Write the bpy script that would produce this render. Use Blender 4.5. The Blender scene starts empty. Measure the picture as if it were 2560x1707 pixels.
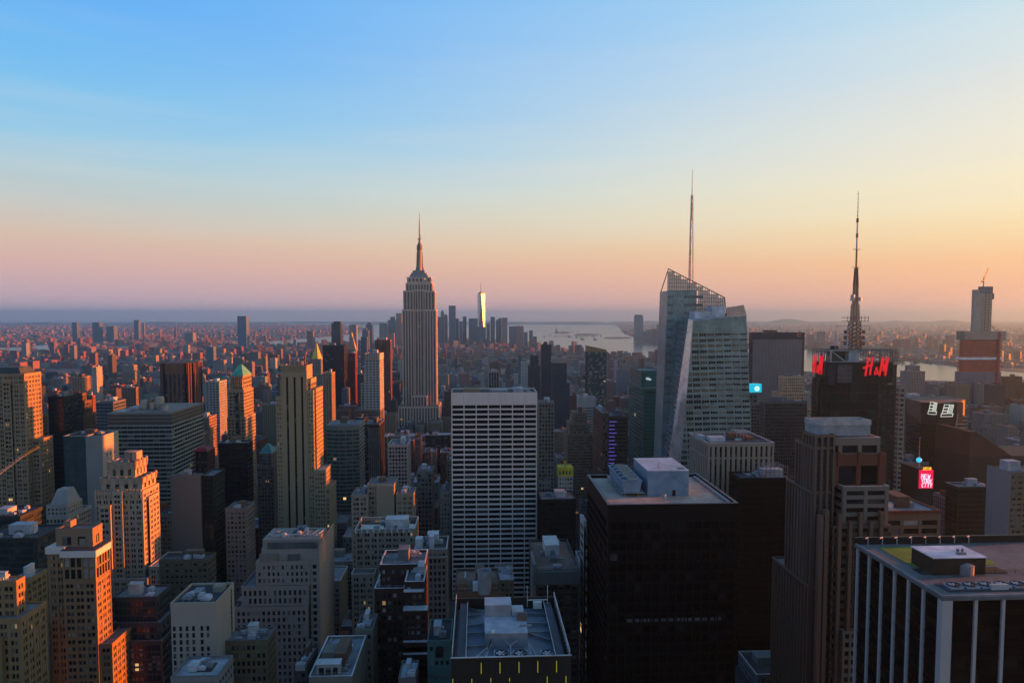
import bpy, math, random
import numpy as np
from mathutils import Vector

scene = bpy.context.scene
R = math.radians
random.seed(7)

# ------------------------------------------------------------------ camera
CAM_Z = 250.0
FPX = 1750.0            # focal length in photo pixels (2560 wide)
PPY = 890.0             # row of the principal point in the photo
YAW, PITCH = R(2.81), R(3.30)
cam_d = bpy.data.cameras.new('camera')
cam_d.sensor_width = 36.0
cam_d.lens = 36.0 * FPX / 2560.0
cam_d.shift_y = (PPY - 853.5) / 2560.0
cam_d.clip_start, cam_d.clip_end = 1.0, 200000.0
cam = bpy.data.objects.new('camera', cam_d)
scene.collection.objects.link(cam)
cam.location = (0, 0, CAM_Z)
cam.rotation_euler = (math.pi / 2 - PITCH, 0, -YAW)
scene.camera = cam

# ------------------------------------------------------------------ light
SUN_AZ, SUN_EL = R(83.2), R(3.2)       # azimuth measured from +Y towards +X
SUN_DIR = Vector((math.sin(SUN_AZ) * math.cos(SUN_EL), math.cos(SUN_AZ) * math.cos(SUN_EL), math.sin(SUN_EL)))
sun_d = bpy.data.lights.new('sun', 'SUN')
sun_d.energy = 3.2
sun_d.angle = R(0.6)
sun_d.color = (1.0, 0.215, 0.022)
sun = bpy.data.objects.new('sun', sun_d)
scene.collection.objects.link(sun)
sun.rotation_euler = SUN_DIR.to_track_quat('Z', 'Y').to_euler()
sun.location = (800, 200, 900)

def lin(c):
    c = c / 255.0
    return c / 12.92 if c <= 0.04045 else ((c + 0.055) / 1.055) ** 2.4
def srgb(r, g, b):
    return (lin(r), lin(g), lin(b), 1.0)

world = bpy.data.worlds.new('World')
scene.world = world
world.use_nodes = True
WN, WL = world.node_tree.nodes, world.node_tree.links
WN.clear()
def wmath(op, a, b=None, c=None, clamp=False):
    n = WN.new('ShaderNodeMath'); n.operation = op; n.use_clamp = clamp
    for i, x in enumerate((a, b, c)):
        if x is None: continue
        if isinstance(x, (int, float)): n.inputs[i].default_value = x
        else: WL.new(x, n.inputs[i])
    return n.outputs[0]
w_tc = WN.new('ShaderNodeTexCoord')
w_sep = WN.new('ShaderNodeSeparateXYZ'); WL.new(w_tc.outputs['Generated'], w_sep.inputs[0])
w_map = WN.new('ShaderNodeMapping'); w_map.inputs['Scale'].default_value = (1.6, 1.6, 16.0); w_map.inputs['Rotation'].default_value = (0.06, -0.10, 0)
WL.new(w_tc.outputs['Generated'], w_map.inputs[0])
w_noise = WN.new('ShaderNodeTexNoise'); w_noise.inputs['Scale'].default_value = 1.0; w_noise.inputs['Detail'].default_value = 3.0; w_noise.inputs['Roughness'].default_value = 0.45
WL.new(w_map.outputs[0], w_noise.inputs['Vector'])
w_el = wmath('ARCSINE', w_sep.outputs[2])
w_el = wmath('ADD', w_el, wmath('MULTIPLY', wmath('SUBTRACT', w_noise.outputs[0], 0.5), wmath('MULTIPLY', w_el, 0.22)))
w_pos = wmath('SQRT', wmath('DIVIDE', wmath('MAXIMUM', w_el, 0.0), math.pi / 2))
w_len = wmath('SQRT', wmath('ADD', wmath('MULTIPLY', w_sep.outputs[0], w_sep.outputs[0]), wmath('MULTIPLY', w_sep.outputs[1], w_sep.outputs[1])))
w_dot = wmath('DIVIDE', wmath('ADD', wmath('MULTIPLY', w_sep.outputs[0], math.sin(SUN_AZ)), wmath('MULTIPLY', w_sep.outputs[1], math.cos(SUN_AZ))), wmath('MAXIMUM', w_len, 0.001))
w_fac = wmath('MULTIPLY', wmath('ADD', w_dot, 0.46), 0.84, clamp=True)
w_fac = wmath('POWER', w_fac, 1.45)
def ramp(stops):
    n = WN.new('ShaderNodeValToRGB'); e = n.color_ramp.elements
    n.color_ramp.interpolation = 'EASE' if False else 'LINEAR'
    while len(e) < len(stops): e.new(0.5)
    for k, (deg, col) in enumerate(stops):
        e[k].position = math.sqrt(deg / 90.0); e[k].color = srgb(*col)
    WL.new(w_pos, n.inputs[0]); return n.outputs[0]
ramp_far = ramp([(0, (206, 186, 196)), (0.9, (210, 180, 190)), (2.2, (214, 178, 182)), (3.9, (224, 182, 172)), (5.6, (222, 194, 174)), (7.5, (204, 203, 196)), (9.7, (180, 207, 216)), (12.3, (154, 204, 232)), (15, (128, 196, 240)), (19, (102, 182, 246)), (24.5, (88, 170, 249)), (45, (84, 128, 186)), (90, (58, 86, 128))])
ramp_sun = ramp([(0, (244, 190, 172)), (0.9, (248, 184, 160)), (2.2, (253, 190, 152)), (3.9, (255, 200, 150)), (5.6, (252, 218, 168)), (7.5, (252, 234, 192)), (9.7, (249, 238, 206)), (12.3, (240, 235, 217)), (15, (230, 231, 224)), (19, (212, 229, 233)), (24.5, (176, 220, 240)), (45, (122, 166, 206)), (90, (58, 86, 128))])
w_map2 = WN.new('ShaderNodeMapping'); w_map2.inputs['Scale'].default_value = (1.1, 1.1, 15.0); w_map2.inputs['Rotation'].default_value = (0.02, -0.16, 0.0); WL.new(w_tc.outputs['Generated'], w_map2.inputs[0])
w_cir = WN.new('ShaderNodeTexNoise'); w_cir.inputs['Scale'].default_value = 1.7; w_cir.inputs['Detail'].default_value = 5.0; w_cir.inputs['Roughness'].default_value = 0.55; WL.new(w_map2.outputs[0], w_cir.inputs['Vector'])
w_band = wmath('MULTIPLY', wmath('MULTIPLY', wmath('SUBTRACT', w_el, 0.06), 14.0, clamp=True), wmath('MULTIPLY', wmath('SUBTRACT', 0.42, w_el), 5.0, clamp=True))
w_cf = wmath('MULTIPLY', wmath('MULTIPLY', wmath('SUBTRACT', w_cir.outputs[0], 0.46), 3.0, clamp=True), wmath('MULTIPLY', w_band, 0.26))
w_mix = WN.new('ShaderNodeMixRGB'); WL.new(w_fac, w_mix.inputs[0]); WL.new(ramp_far, w_mix.inputs[1]); WL.new(ramp_sun, w_mix.inputs[2])
w_mixc = WN.new('ShaderNodeMixRGB'); WL.new(w_cf, w_mixc.inputs[0]); WL.new(w_mix.outputs[0], w_mixc.inputs[1]); w_mixc.inputs[2].default_value = srgb(232, 222, 214)
w_sky = WN.new('ShaderNodeTexSky'); w_sky.sky_type = 'NISHITA'; w_sky.sun_disc = False
w_sky.sun_elevation = SUN_EL; w_sky.sun_rotation = SUN_AZ; w_sky.altitude = 250; w_sky.air_density = 1.2; w_sky.dust_density = 1.5
w_bg1 = WN.new('ShaderNodeBackground'); WL.new(w_mixc.outputs[0], w_bg1.inputs[0]); w_bg1.inputs[1].default_value = 0.98 / 6
w_bg2 = WN.new('ShaderNodeBackground'); WL.new(w_sky.outputs[0], w_bg2.inputs[0]); w_bg2.inputs[1].default_value = 0.012 / 6
w_add = WN.new('ShaderNodeAddShader'); WL.new(w_bg1.outputs[0], w_add.inputs[0]); WL.new(w_bg2.outputs[0], w_add.inputs[1])
w_out = WN.new('ShaderNodeOutputWorld'); WL.new(w_add.outputs[0], w_out.inputs[0])

vs = scene.view_settings
vs.view_transform = 'Standard'; vs.look = 'None'; vs.exposure = 2.585; vs.gamma = 1.0; vs.use_curve_mapping = False
cy = scene.cycles
cy.max_bounces = 4; cy.diffuse_bounces = 2; cy.glossy_bounces = 2; cy.transmission_bounces = 2; cy.volume_bounces = 0
cy.use_denoising = True
cy.use_adaptive_sampling = False
cy.caustics_reflective = False; cy.caustics_refractive = False
cy.sample_clamp_indirect = 4.0

# ------------------------------------------------------------------ photo pixel <-> place
_f = Vector((math.sin(YAW) * math.cos(PITCH), math.cos(YAW) * math.cos(PITCH), -math.sin(PITCH)))
_r = Vector((math.cos(YAW), -math.sin(YAW), 0))
_u = _r.cross(_f)
def ray(px, py):
    return _f + _r * ((px - 1280.0) / FPX) + _u * ((PPY - py) / FPX)
def hit(px, py, V):                       # point on the plane y = V
    d = ray(px, py); t = V / d.y
    return d.x * t, CAM_Z + d.z * t
def ground(px, py, z=0.0):                # point on the plane at height z
    d = ray(px, py); t = (z - CAM_Z) / d.z
    return d.x * t, d.y * t
def side_v(u, px, py=1100):               # depth at which a wall at x = u shows in column px
    d = ray(px, py); return u * d.y / d.x
def proj(x, y, z):
    d = Vector((x, y, z - CAM_Z)); w = d.dot(_f)
    if w < 1: return None
    return 1280 + FPX * d.dot(_r) / w, PPY - FPX * d.dot(_u) / w

# ------------------------------------------------------------------ meshes
COL = scene.collection
class MB:
    def __init__(s): s.v = []; s.f = []
    def box(s, x0, x1, y0, y1, z0, z1):
        n = len(s.v)
        s.v += [(x0, y0, z0), (x1, y0, z0), (x1, y1, z0), (x0, y1, z0), (x0, y0, z1), (x1, y0, z1), (x1, y1, z1), (x0, y1, z1)]
        s.f += [(n, n + 1, n + 5, n + 4), (n + 1, n + 2, n + 6, n + 5), (n + 2, n + 3, n + 7, n + 6), (n + 3, n, n + 4, n + 7), (n + 4, n + 5, n + 6, n + 7), (n + 3, n + 2, n + 1, n)]
        return s
    def loft(s, bot, top, cap=True):      # two matching loops of points
        n, k = len(s.v), len(bot)
        s.v += [tuple(p) for p in bot] + [tuple(p) for p in top]
        for i in range(k):
            j = (i + 1) % k
            s.f.append((n + i, n + j, n + k + j, n + k + i))
        if cap:
            s.f.append(tuple(n + k + i for i in range(k))); s.f.append(tuple(n + k - 1 - i for i in range(k)))
        return s
    def prism(s, poly, z0, z1, poly2=None):
        poly2 = poly2 or poly
        return s.loft([(x, y, z0) for x, y in poly], [(x, y, z1) for x, y in poly2])
    def cyl(s, cx, cy, z0, z1, r0, r1=None, n=12):
        r1 = r0 if r1 is None else r1
        a = [2 * math.pi * i / n for i in range(n)]
        return s.loft([(cx + r0 * math.cos(t), cy + r0 * math.sin(t), z0) for t in a], [(cx + r1 * math.cos(t), cy + r1 * math.sin(t), z1) for t in a])
    def beam(s, p, q, w, n=4):
        p, q = Vector(p), Vector(q); d = (q - p).normalized()
        a = d.cross(Vector((0, 0, 1)) if abs(d.z) < 0.9 else Vector((1, 0, 0))).normalized(); b = d.cross(a)
        t = [2 * math.pi * (i + 0.5) / n for i in range(n)]; w *= 0.7071 if n == 4 else 0.5
        lp = lambda c: [c + a * (w * math.cos(x)) + b * (w * math.sin(x)) for x in t]
        return s.loft(lp(p), lp(q))
    def poly(s, pts):
        n = len(s.v); s.v += [tuple(p) for p in pts]; s.f.append(tuple(range(n, n + len(pts)))); return s
    def mesh(s, name, mat, off=(0, 0, 0)):
        m = bpy.data.meshes.new(name)
        ox, oy, oz = off
        m.from_pydata([(x - ox, y - oy, z - oz) for x, y, z in s.v], [], s.f)
        if mat: m.materials.append(mat)
        return m
def link(name, data, parent=None, loc=None):
    o = bpy.data.objects.new(name, data); COL.objects.link(o)
    if parent is not None: o.parent = parent
    if loc is not None: o.location = loc
    return o
def tag(o, label=None, cat=None, group=None, kind=None):
    if label: o['label'] = label
    if cat: o['category'] = cat
    if group: o['group'] = group
    if kind: o['kind'] = kind
    return o
def structure(name, mb, mat):
    return tag(link(name, mb.mesh(name, mat)), kind='structure')

# ------------------------------------------------------------------ materials
_mats = {}
ALB = 0.60          # scales every wall colour down evenly, tuned to darken the shaded faces
def nodemat(name):
    m = bpy.data.materials.new(name); m.use_nodes = True
    nt = m.node_tree; return m, nt, nt.nodes, nt.links, nt.nodes['Principled BSDF']
def M_(N, L, op, a, b=None, clamp=False):
    n = N.new('ShaderNodeMath'); n.operation = op; n.use_clamp = clamp
    for i, x in enumerate((a, b)):
        if x is None: continue
        if isinstance(x, (int, float)): n.inputs[i].default_value = x
        else: L.new(x, n.inputs[i])
    return n.outputs[0]
def wall(r, g, b, rough=0.85, var=0.30, metal=0.0, streak=True):
    r, g, b = r * ALB * 1.12, g * ALB * 1.02, b * ALB * 0.9
    key = ('w', r, g, b, rough, var, metal)
    if key in _mats: return _mats[key]
    m, nt, N, L, P = nodemat('masonry' if metal == 0 else 'metal_panel')
    g_ = N.new('ShaderNodeNewGeometry')
    n1 = N.new('ShaderNodeTexNoise'); n1.inputs['Scale'].default_value = 0.07; n1.inputs['Detail'].default_value = 5
    n2 = N.new('ShaderNodeTexNoise'); n2.inputs['Scale'].default_value = 1.0; n2.inputs['Detail'].default_value = 3
    mp = N.new('ShaderNodeMapping'); mp.inputs['Scale'].default_value = (0.55, 0.55, 0.035)
    L.new(g_.outputs['Position'], n1.inputs['Vector']); L.new(g_.outputs['Position'], mp.inputs[0]); L.new(mp.outputs[0], n2.inputs['Vector'])
    f = M_(N, L, 'ADD', M_(N, L, 'MULTIPLY', n1.outputs[0], 0.55), M_(N, L, 'MULTIPLY', n2.outputs[0], 0.45))
    f = M_(N, L, 'MULTIPLY', M_(N, L, 'SUBTRACT', f, 0.5), 2.6)
    f = M_(N, L, 'ADD', M_(N, L, 'MULTIPLY', f, var), 1.0)
    vm = N.new('ShaderNodeVectorMath'); vm.operation = 'SCALE'; vm.inputs[0].default_value = (r, g, b)
    L.new(f, vm.inputs['Scale']); L.new(vm.outputs[0], P.inputs['Base Color'])
    P.inputs['Roughness'].default_value = rough; P.inputs['Metallic'].default_value = metal
    P.inputs['Specular IOR Level'].default_value = 0.12
    _mats[key] = m; return m
def glass(r=0.02, g=0.025, b=0.03, blind=0.3, lit=0.012, rough=0.12, bay=3.4, fl=3.7, bl=0.16, spec=0.5, metal=0.0):
    """window glass whose cells (one per bay and floor) differ: clear, with drawn blinds, a few lit"""
    key = ('g', r, g, b, blind, lit, rough, bay, fl, bl, spec, metal)
    if key in _mats: return _mats[key]
    m, nt, N, L, P = nodemat('window_glass')
    tc = N.new('ShaderNodeTexCoord')
    mp = N.new('ShaderNodeVectorMath'); mp.operation = 'DIVIDE'; mp.inputs[1].default_value = (bay, bay, fl)
    fl_ = N.new('ShaderNodeVectorMath'); fl_.operation = 'FLOOR'
    L.new(tc.outputs['Object'], mp.inputs[0]); L.new(mp.outputs[0], fl_.inputs[0])
    wn = N.new('ShaderNodeTexWhiteNoise'); wn.noise_dimensions = '3D'; L.new(fl_.outputs[0], wn.inputs['Vector'])
    sp = N.new('ShaderNodeSeparateColor'); L.new(wn.outputs['Color'], sp.inputs[0])
    mr = N.new('ShaderNodeMapRange'); mr.inputs['From Min'].default_value = 1 - blind; mr.inputs['From Max'].default_value = 1.0; mr.inputs['To Min'].default_value = 0.0; mr.inputs['To Max'].default_value = 1.0
    L.new(sp.outputs[0], mr.inputs['Value'])
    mx = N.new('ShaderNodeMixRGB'); mx.inputs[1].default_value = (r, g, b, 1); mx.inputs[2].default_value = (bl, bl * 0.95, bl * 0.85, 1)
    L.new(mr.outputs[0], mx.inputs[0]); L.new(mx.outputs[0], P.inputs['Base Color'])
    P.inputs['Roughness'].default_value = rough; P.inputs['Metallic'].default_value = metal
    P.inputs['Specular IOR Level'].default_value = spec
    if lit > 0:
        em = M_(N, L, 'GREATER_THAN', sp.outputs[1], 1 - lit)
        P.inputs['Emission Color'].default_value = (1.0, 0.62, 0.25, 1)
        L.new(M_(N, L, 'MULTIPLY', em, M_(N, L, 'MULTIPLY', sp.outputs[2], 0.2)), P.inputs['Emission Strength'])
    _mats[key] = m; return m
def plain(name, r, g, b, rough=0.8, metal=0.0, emit=0.0, spec=0.3):
    if metal < 0.5: r, g, b = r * 0.78, g * 0.78, b * 0.78
    key = ('p', name, r, g, b, rough, metal, emit)
    if key in _mats: return _mats[key]
    m, nt, N, L, P = nodemat(name)
    g_ = N.new('ShaderNodeNewGeometry'); n1 = N.new('ShaderNodeTexNoise'); n1.inputs['Scale'].default_value = 0.35; n1.inputs['Detail'].default_value = 4
    L.new(g_.outputs['Position'], n1.inputs['Vector'])
    n3 = N.new('ShaderNodeTexNoise'); n3.inputs['Scale'].default_value = 0.09; n3.inputs['Detail'].default_value = 3; n3.inputs['Roughness'].default_value = 0.7; L.new(g_.outputs['Position'], n3.inputs['Vector'])
    vm = N.new('ShaderNodeVectorMath'); vm.operation = 'SCALE'; vm.inputs[0].default_value = (r, g, b)
    L.new(M_(N, L, 'MULTIPLY', M_(N, L, 'ADD', M_(N, L, 'MULTIPLY', n1.outputs[0], 0.8), 0.6), M_(N, L, 'ADD', M_(N, L, 'MULTIPLY', n3.outputs[0], 1.4), 0.3)), vm.inputs['Scale'])
    L.new(vm.outputs[0], P.inputs['Base Color'])
    P.inputs['Roughness'].default_value = rough; P.inputs['Metallic'].default_value = metal; P.inputs['Specular IOR Level'].default_value = spec
    if emit:
        P.inputs['Emission Color'].default_value = (r, g, b, 1); P.inputs['Emission Strength'].default_value = emit
    _mats[key] = m; return m
def emitter(name, r, g, b, s):
    key = ('e', name, r, g, b, s)
    if key in _mats: return _mats[key]
    m, nt, N, L, P = nodemat(name)
    P.inputs['Base Color'].default_value = (r * 0.3, g * 0.3, b * 0.3, 1); P.inputs['Emission Color'].default_value = (r, g, b, 1); P.inputs['Emission Strength'].default_value = s / 6
    _mats[key] = m; return m
ROOF_TAR = plain('roof_tar', 0.055, 0.055, 0.06, 0.9)
ROOF_GREY = plain('roof_gravel', 0.17, 0.17, 0.18, 0.9)
ROOF_PALE = plain('roof_membrane', 0.36, 0.37, 0.38, 0.8)
ROOF_SILVER = plain('roof_silver', 0.5, 0.52, 0.55, 0.6)
ROOF_BROWN = plain('roof_pavers', 0.2, 0.13, 0.1, 0.9)
COPING = plain('coping_stone', 0.5, 0.5, 0.5, 0.7)
COPING_D = plain('coping_dark', 0.14, 0.14, 0.15, 0.7)
STEEL = plain('grey_steel', 0.22, 0.24, 0.26, 0.55, 0.3)
STEEL_PALE = plain('pale_steel', 0.45, 0.47, 0.5, 0.5, 0.2)
UNIT = plain('unit_casing', 0.4, 0.42, 0.45, 0.6)
TANKWOOD = plain('tank_wood', 0.14, 0.09, 0.06, 0.9)
DARKHOLE = plain('dark_louvre', 0.03, 0.03, 0.033, 0.8)
GREENROOF = plain('sedum_roof', 0.16, 0.25, 0.03, 0.95)
BLACK = plain('black_metal', 0.012, 0.012, 0.014, 0.5)

def facade_far():
    """masonry or glass of far buildings, its windows too small to tell apart; colour from the mesh's own attribute"""
    m, nt, N, L, P = nodemat('distant_facade')
    at = N.new('ShaderNodeAttribute'); at.attribute_name = 'tint'
    ge = N.new('ShaderNodeNewGeometry'); sp = N.new('ShaderNodeSeparateXYZ'); L.new(ge.outputs['Position'], sp.inputs[0])
    sn = N.new('ShaderNodeSeparateXYZ'); L.new(ge.outputs['Normal'], sn.inputs[0])
    h = M_(N, L, 'ADD', sp.outputs[0], sp.outputs[1])
    cx = M_(N, L, 'GREATER_THAN', M_(N, L, 'FRACT', M_(N, L, 'DIVIDE', h, 3.6)), 0.45)
    cz = M_(N, L, 'GREATER_THAN', M_(N, L, 'FRACT', M_(N, L, 'DIVIDE', sp.outputs[2], 3.7)), 0.42)
    win = M_(N, L, 'MULTIPLY', cx, cz)
    win = M_(N, L, 'MULTIPLY', win, M_(N, L, 'LESS_THAN', M_(N, L, 'ABSOLUTE', sn.outputs[2]), 0.5))
    mx = N.new('ShaderNodeMixRGB'); mx.inputs[2].default_value = (0.03, 0.035, 0.045, 1); vs_ = N.new('ShaderNodeVectorMath'); vs_.operation = 'SCALE'; vs_.inputs['Scale'].default_value = 0.56; L.new(at.outputs['Color'], vs_.inputs[0]); L.new(vs_.outputs[0], mx.inputs[1])
    L.new(M_(N, L, 'MULTIPLY', win, at.outputs['Alpha']), mx.inputs[0])
    L.new(mx.outputs[0], P.inputs['Base Color']); P.inputs['Roughness'].default_value = 0.7
    P.inputs['Specular IOR Level'].default_value = 0.2
    return m
FAR = facade_far()
def tint_mesh(mb, name, cols, off=(0, 0, 0)):
    m = mb.mesh(name, FAR, off)
    a = m.attributes.new('tint', 'FLOAT_COLOR', 'FACE')
    a.data.foreach_set('color', np.array(cols, dtype=np.float32).ravel())
    return m

# ------------------------------------------------------------------ buildings
FOOT = []      # footprints (x0, x1, y0, y1, top, name) of what already stands
HAND = []      # the hand-placed buildings, for labels
_pane_mesh = {}
PANE_MATS = [plain('pane_dark', 0.012, 0.015, 0.02, 0.08, spec=0.6), plain('pane_grey', 0.03, 0.035, 0.04, 0.1, spec=0.6), plain('pane_blind', 0.32, 0.31, 0.28, 0.4), plain('pane_half', 0.13, 0.13, 0.125, 0.2), emitter('pane_lit', 1.0, 0.6, 0.25, 0.22)]
PANE_W = [0.42, 0.28, 0.13, 0.16, 0.01]
def pane_mesh(w, h, face, var, mats):
    key = (round(w, 2), round(h, 2), face, var, id(mats))
    if key not in _pane_mesh:
        b = MB()
        if face == 'F': b.box(-w / 2, w / 2, -0.03, 0.03, -h / 2, h / 2)
        else: b.box(-0.03, 0.03, -w / 2, w / 2, -h / 2, h / 2)
        _pane_mesh[key] = b.mesh('window', mats[var])
    return _pane_mesh[key]

class Bld:
    def __init__(s, name, label, x, y, cat='building', group=None):
        s.root = link(name, None, None, (x, y, 0)); s.root.empty_display_size = 5
        tag(s.root, label, cat, group)
        s.o = (x, y, 0); s.parts = []; s.acc = {}; s.cells = []; s.n_obj = 0
        s.pmats, s.pw, s.zvis, s.rng = PANE_MATS, PANE_W, 0.0, random.Random(hash(label) % 9973 if False else sum(map(ord, label)))
        s.bounds = None
    def m(s, part, mat):
        k = (part, mat.name)
        if k not in s.acc: s.acc[k] = (MB(), mat)
        return s.acc[k][0]
    def piece(s, part, mat, mb, kind=None, parent=None, label=None):
        o = link(part, mb.mesh(part, mat, s.o), parent or s.root)
        if parent is not None and parent is not s.root: pass
        if kind: o['kind'] = kind
        if label: o['label'] = label
        return o
    def foot(s, x0, x1, y0, y1, z):
        FOOT.append((min(x0, x1), max(x0, x1), y0, y1, z, s.root.name))
        HAND.append((s, x0, x1, y0, y1, z))
    def roof(s, x0, x1, y0, y1, z1, wallm, roofm=None, copm=None, par=1.0, t=0.45):
        w = s.m('parapet_trim', wallm)
        w.box(x0, x1, y0, y0 + t, z1 - par, z1); w.box(x0, x1, y1 - t, y1, z1 - par, z1)
        w.box(x0, x0 + t, y0 + t, y1 - t, z1 - par, z1); w.box(x1 - t, x1, y0 + t, y1 - t, z1 - par, z1)
        s.piece('roof', roofm or ROOF_GREY, MB().box(x0 + t, x1 - t, y0 + t, y1 - t, z1 - par - 0.3, z1 - par + 0.05))
        if copm is not None:
            c = s.m('coping_trim', copm); e = 0.08
            c.box(x0 - e, x1 + e, y0 - e, y0 + t + e, z1, z1 + 0.18); c.box(x0 - e, x1 + e, y1 - t - e, y1 + e, z1, z1 + 0.18)
            c.box(x0 - e, x0 + t + e, y0 + t + e, y1 - t - e, z1, z1 + 0.18); c.box(x1 - t - e, x1 + e, y0 + t + e, y1 - t - e, z1, z1 + 0.18)
    def tier(s, x0, x1, y0, y1, z0, z1, wallm, bay=3.4, fl=3.7, pier=1.2, span=1.5, d=0.45, lead='pier', gl=None, roofm=None, copm=None, cap=2.5,
             panes=False, corner=None, spanm=None, par=1.0, topless=False, sides='FLR', foot=True, e=0.15, base=0.0, minz=None, mull=0.0):
        if x0 > x1: x0, x1 = x1, x0
        if foot: s.foot(x0, x1, y0, y1, z1)
        gl = gl or glass(bay=bay, fl=fl)
        spanm = spanm or wallm
        corner = corner if corner is not None else max(pier, 1.0)
        zt = z1 - cap
        nf = max(1, round((zt - z0 - base) / fl)); bh = (zt - z0 - base) / nf
        s.m('glazing', gl).box(x0 + d, x1 - d, y0 + d, y1 - d, z0, zt + 0.2)
        wl = s.m('facade_frame', wallm); sp = s.m('spandrel_frame' if spanm is not wallm else 'facade_frame', spanm)
        ep, es = (0.0, e) if lead == 'pier' else (e, 0.0)
        if span > 0:
            for k in range(nf + 1):
                za = z0 + base + k * bh - (span if k == 0 and base == 0 else 0) * 0
                if minz is not None and za + bh < minz: continue
                if k == nf: break
                sp.box(x0 + es, x1 - es, y0 + es, y1 - es, za, za + span)
        if base > 0: wl.box(x0 + 0.02, x1 - 0.02, y0 + 0.02, y1 - 0.02, z0, z0 + base)
        if topless: wl.box(x0 - 0.05, x1 + 0.05, y0 - 0.05, y1 + 0.05, zt, z1)
        else:
            wl.box(x0 - 0.05, x1 + 0.05, y0 - 0.05, y1 + 0.05, zt, z1 - par)
            s.roof(x0 - 0.05, x1 + 0.05, y0 - 0.05, y1 + 0.05, z1, wallm, roofm, copm, par)
        def faces():
            if 'F' in sides: yield 'F', x0, x1
            if 'L' in sides: yield 'L', y0, y1
            if 'R' in sides: yield 'R', y0, y1
        for fc, a, b in faces():
            n = max(1, round((b - a - 2 * corner + pier) / bay)); bw = (b - a - 2 * corner + pier) / n
            for i in range(1, n):
                c = a + corner - pier / 2 + i * bw
                if pier <= 0.01: continue
                if fc == 'F': wl.box(c - pier / 2, c + pier / 2, y0 + ep, y0 + d + 0.1, z0, zt)
                elif fc == 'L': wl.box(x0 + ep, x0 + d + 0.1, c - pier / 2, c + pier / 2, z0, zt)
                else: wl.box(x1 - d - 0.1, x1 - ep, c - pier / 2, c + pier / 2, z0, zt)
            if mull > 0:
                for i in range(n):
                    c = a + corner - pier / 2 + (i + .5) * bw
                    if fc == 'F': wl.box(c - mull / 2, c + mull / 2, y0 + ep + .08, y0 + d + 0.1, z0, zt)
                    elif fc == 'L': wl.box(x0 + ep + .08, x0 + d + 0.1, c - mull / 2, c + mull / 2, z0, zt)
                    else: wl.box(x1 - d - 0.1, x1 - ep - .08, c - mull / 2, c + mull / 2, z0, zt)
            if panes:
                for i in range(n):
                    c = a + corner - pier / 2 + (i + 0.5) * bw
                    for k in range(nf):
                        zc = z0 + base + k * bh + span + (bh - span) / 2
                        w, h = bw - pier, bh - span
                        subs = ((c, w),) if mull <= 0 else ((c - (w + mull) / 4, (w - mull) / 2), (c + (w + mull) / 4, (w - mull) / 2))
                        for c_, w_ in subs:
                            if fc == 'F': p = (c_, y0 + d - 0.035, zc)
                            elif fc == 'L': p = (x0 + d - 0.035, c_, zc)
                            else: p = (x1 - d + 0.035, c_, zc)
                            s.cells.append((fc, p, w_ - 0.1, h - 0.1))
        if corner > 0.01:
            q = 0.02 if lead == 'pier' else e
            for xa, xb in ((x0 + q, x0 + corner), (x1 - corner, x1 - q)):
                for ya, yb in ((y0 + q, y0 + corner), (y1 - corner, y1 - q)):
                    wl.box(xa, xb, ya, yb, z0, zt)
    def clutter(s, x0, x1, y0, y1, z, n=4, tank=False, bulk=True):
        r = s.rng; W, D = x1 - x0, y1 - y0
        if bulk:
            w, d, h = W * r.uniform(.22, .4), D * r.uniform(.25, .45), r.uniform(3, 6)
            cx, cy_ = x0 + W * r.uniform(.3, .7), y0 + D * r.uniform(.4, .7)
            b = MB(); b.box(cx - w / 2, cx + w / 2, cy_ - d / 2, cy_ + d / 2, z, z + h).box(cx - w / 2 - .15, cx + w / 2 + .15, cy_ - d / 2 - .15, cy_ + d / 2 + .15, z + h, z + h + .25)
            s.piece('roof_bulkhead', r.choice([UNIT, ROOF_GREY, TANKWOOD, COPING]), b)
        for _ in range(n):
            w, d, h = r.uniform(1.5, 4.0), r.uniform(1.5, 5.0), r.uniform(1.0, 2.6)
            cx, cy_ = x0 + W * r.uniform(.12, .88), y0 + D * r.uniform(.12, .88)
            b = MB(); b.box(cx - w / 2, cx + w / 2, cy_ - d / 2, cy_ + d / 2, z + .3, z + h).box(cx - w / 2 + .2, cx + w / 2 - .2, cy_ - d / 2 + .2, cy_ + d / 2 - .2, z, z + .3)
            b.cyl(cx, cy_, z + h, z + h + .35, min(w, d) * .35, n=8)
            s.piece('ventilation_unit', r.choice([UNIT, STEEL, STEEL_PALE]), b)
        for _ in range(n // 2 if y0 < 520 else 0):
            b = MB(); xa, ya = x0 + W * r.uniform(.05, .7), y0 + D * r.uniform(.1, .9)
            if r.random() < .5: b.beam((xa, ya, z + .5), (xa + W * r.uniform(.15, .3), ya, z + .5), r.uniform(.25, .7)); 
            else: b.beam((xa, ya, z + .5), (xa, min(ya + D * r.uniform(.2, .5), y1), z + .5), r.uniform(.25, .7))
            b.beam((xa, ya, z), (xa, ya, z + .9), .3)
            s.piece('roof_duct', r.choice([STEEL, STEEL_PALE, UNIT]), b)
        if n and y0 < 520 and W > 8:
            b = MB(); k_ = max(3, int(W / 2.5))
            for i in range(k_ + 1): b.beam((x0 + W * i / k_, y0 + .3, z), (x0 + W * i / k_, y0 + .3, z + 1.7), .07)
            b.beam((x0, y0 + .3, z + 1.7), (x1, y0 + .3, z + 1.7), .08); s.piece('roof_rail_lattice', STEEL_PALE, b)
        if tank: s.tank(x0 + W * r.uniform(.2, .8), y0 + D * r.uniform(.3, .8), z)
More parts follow.
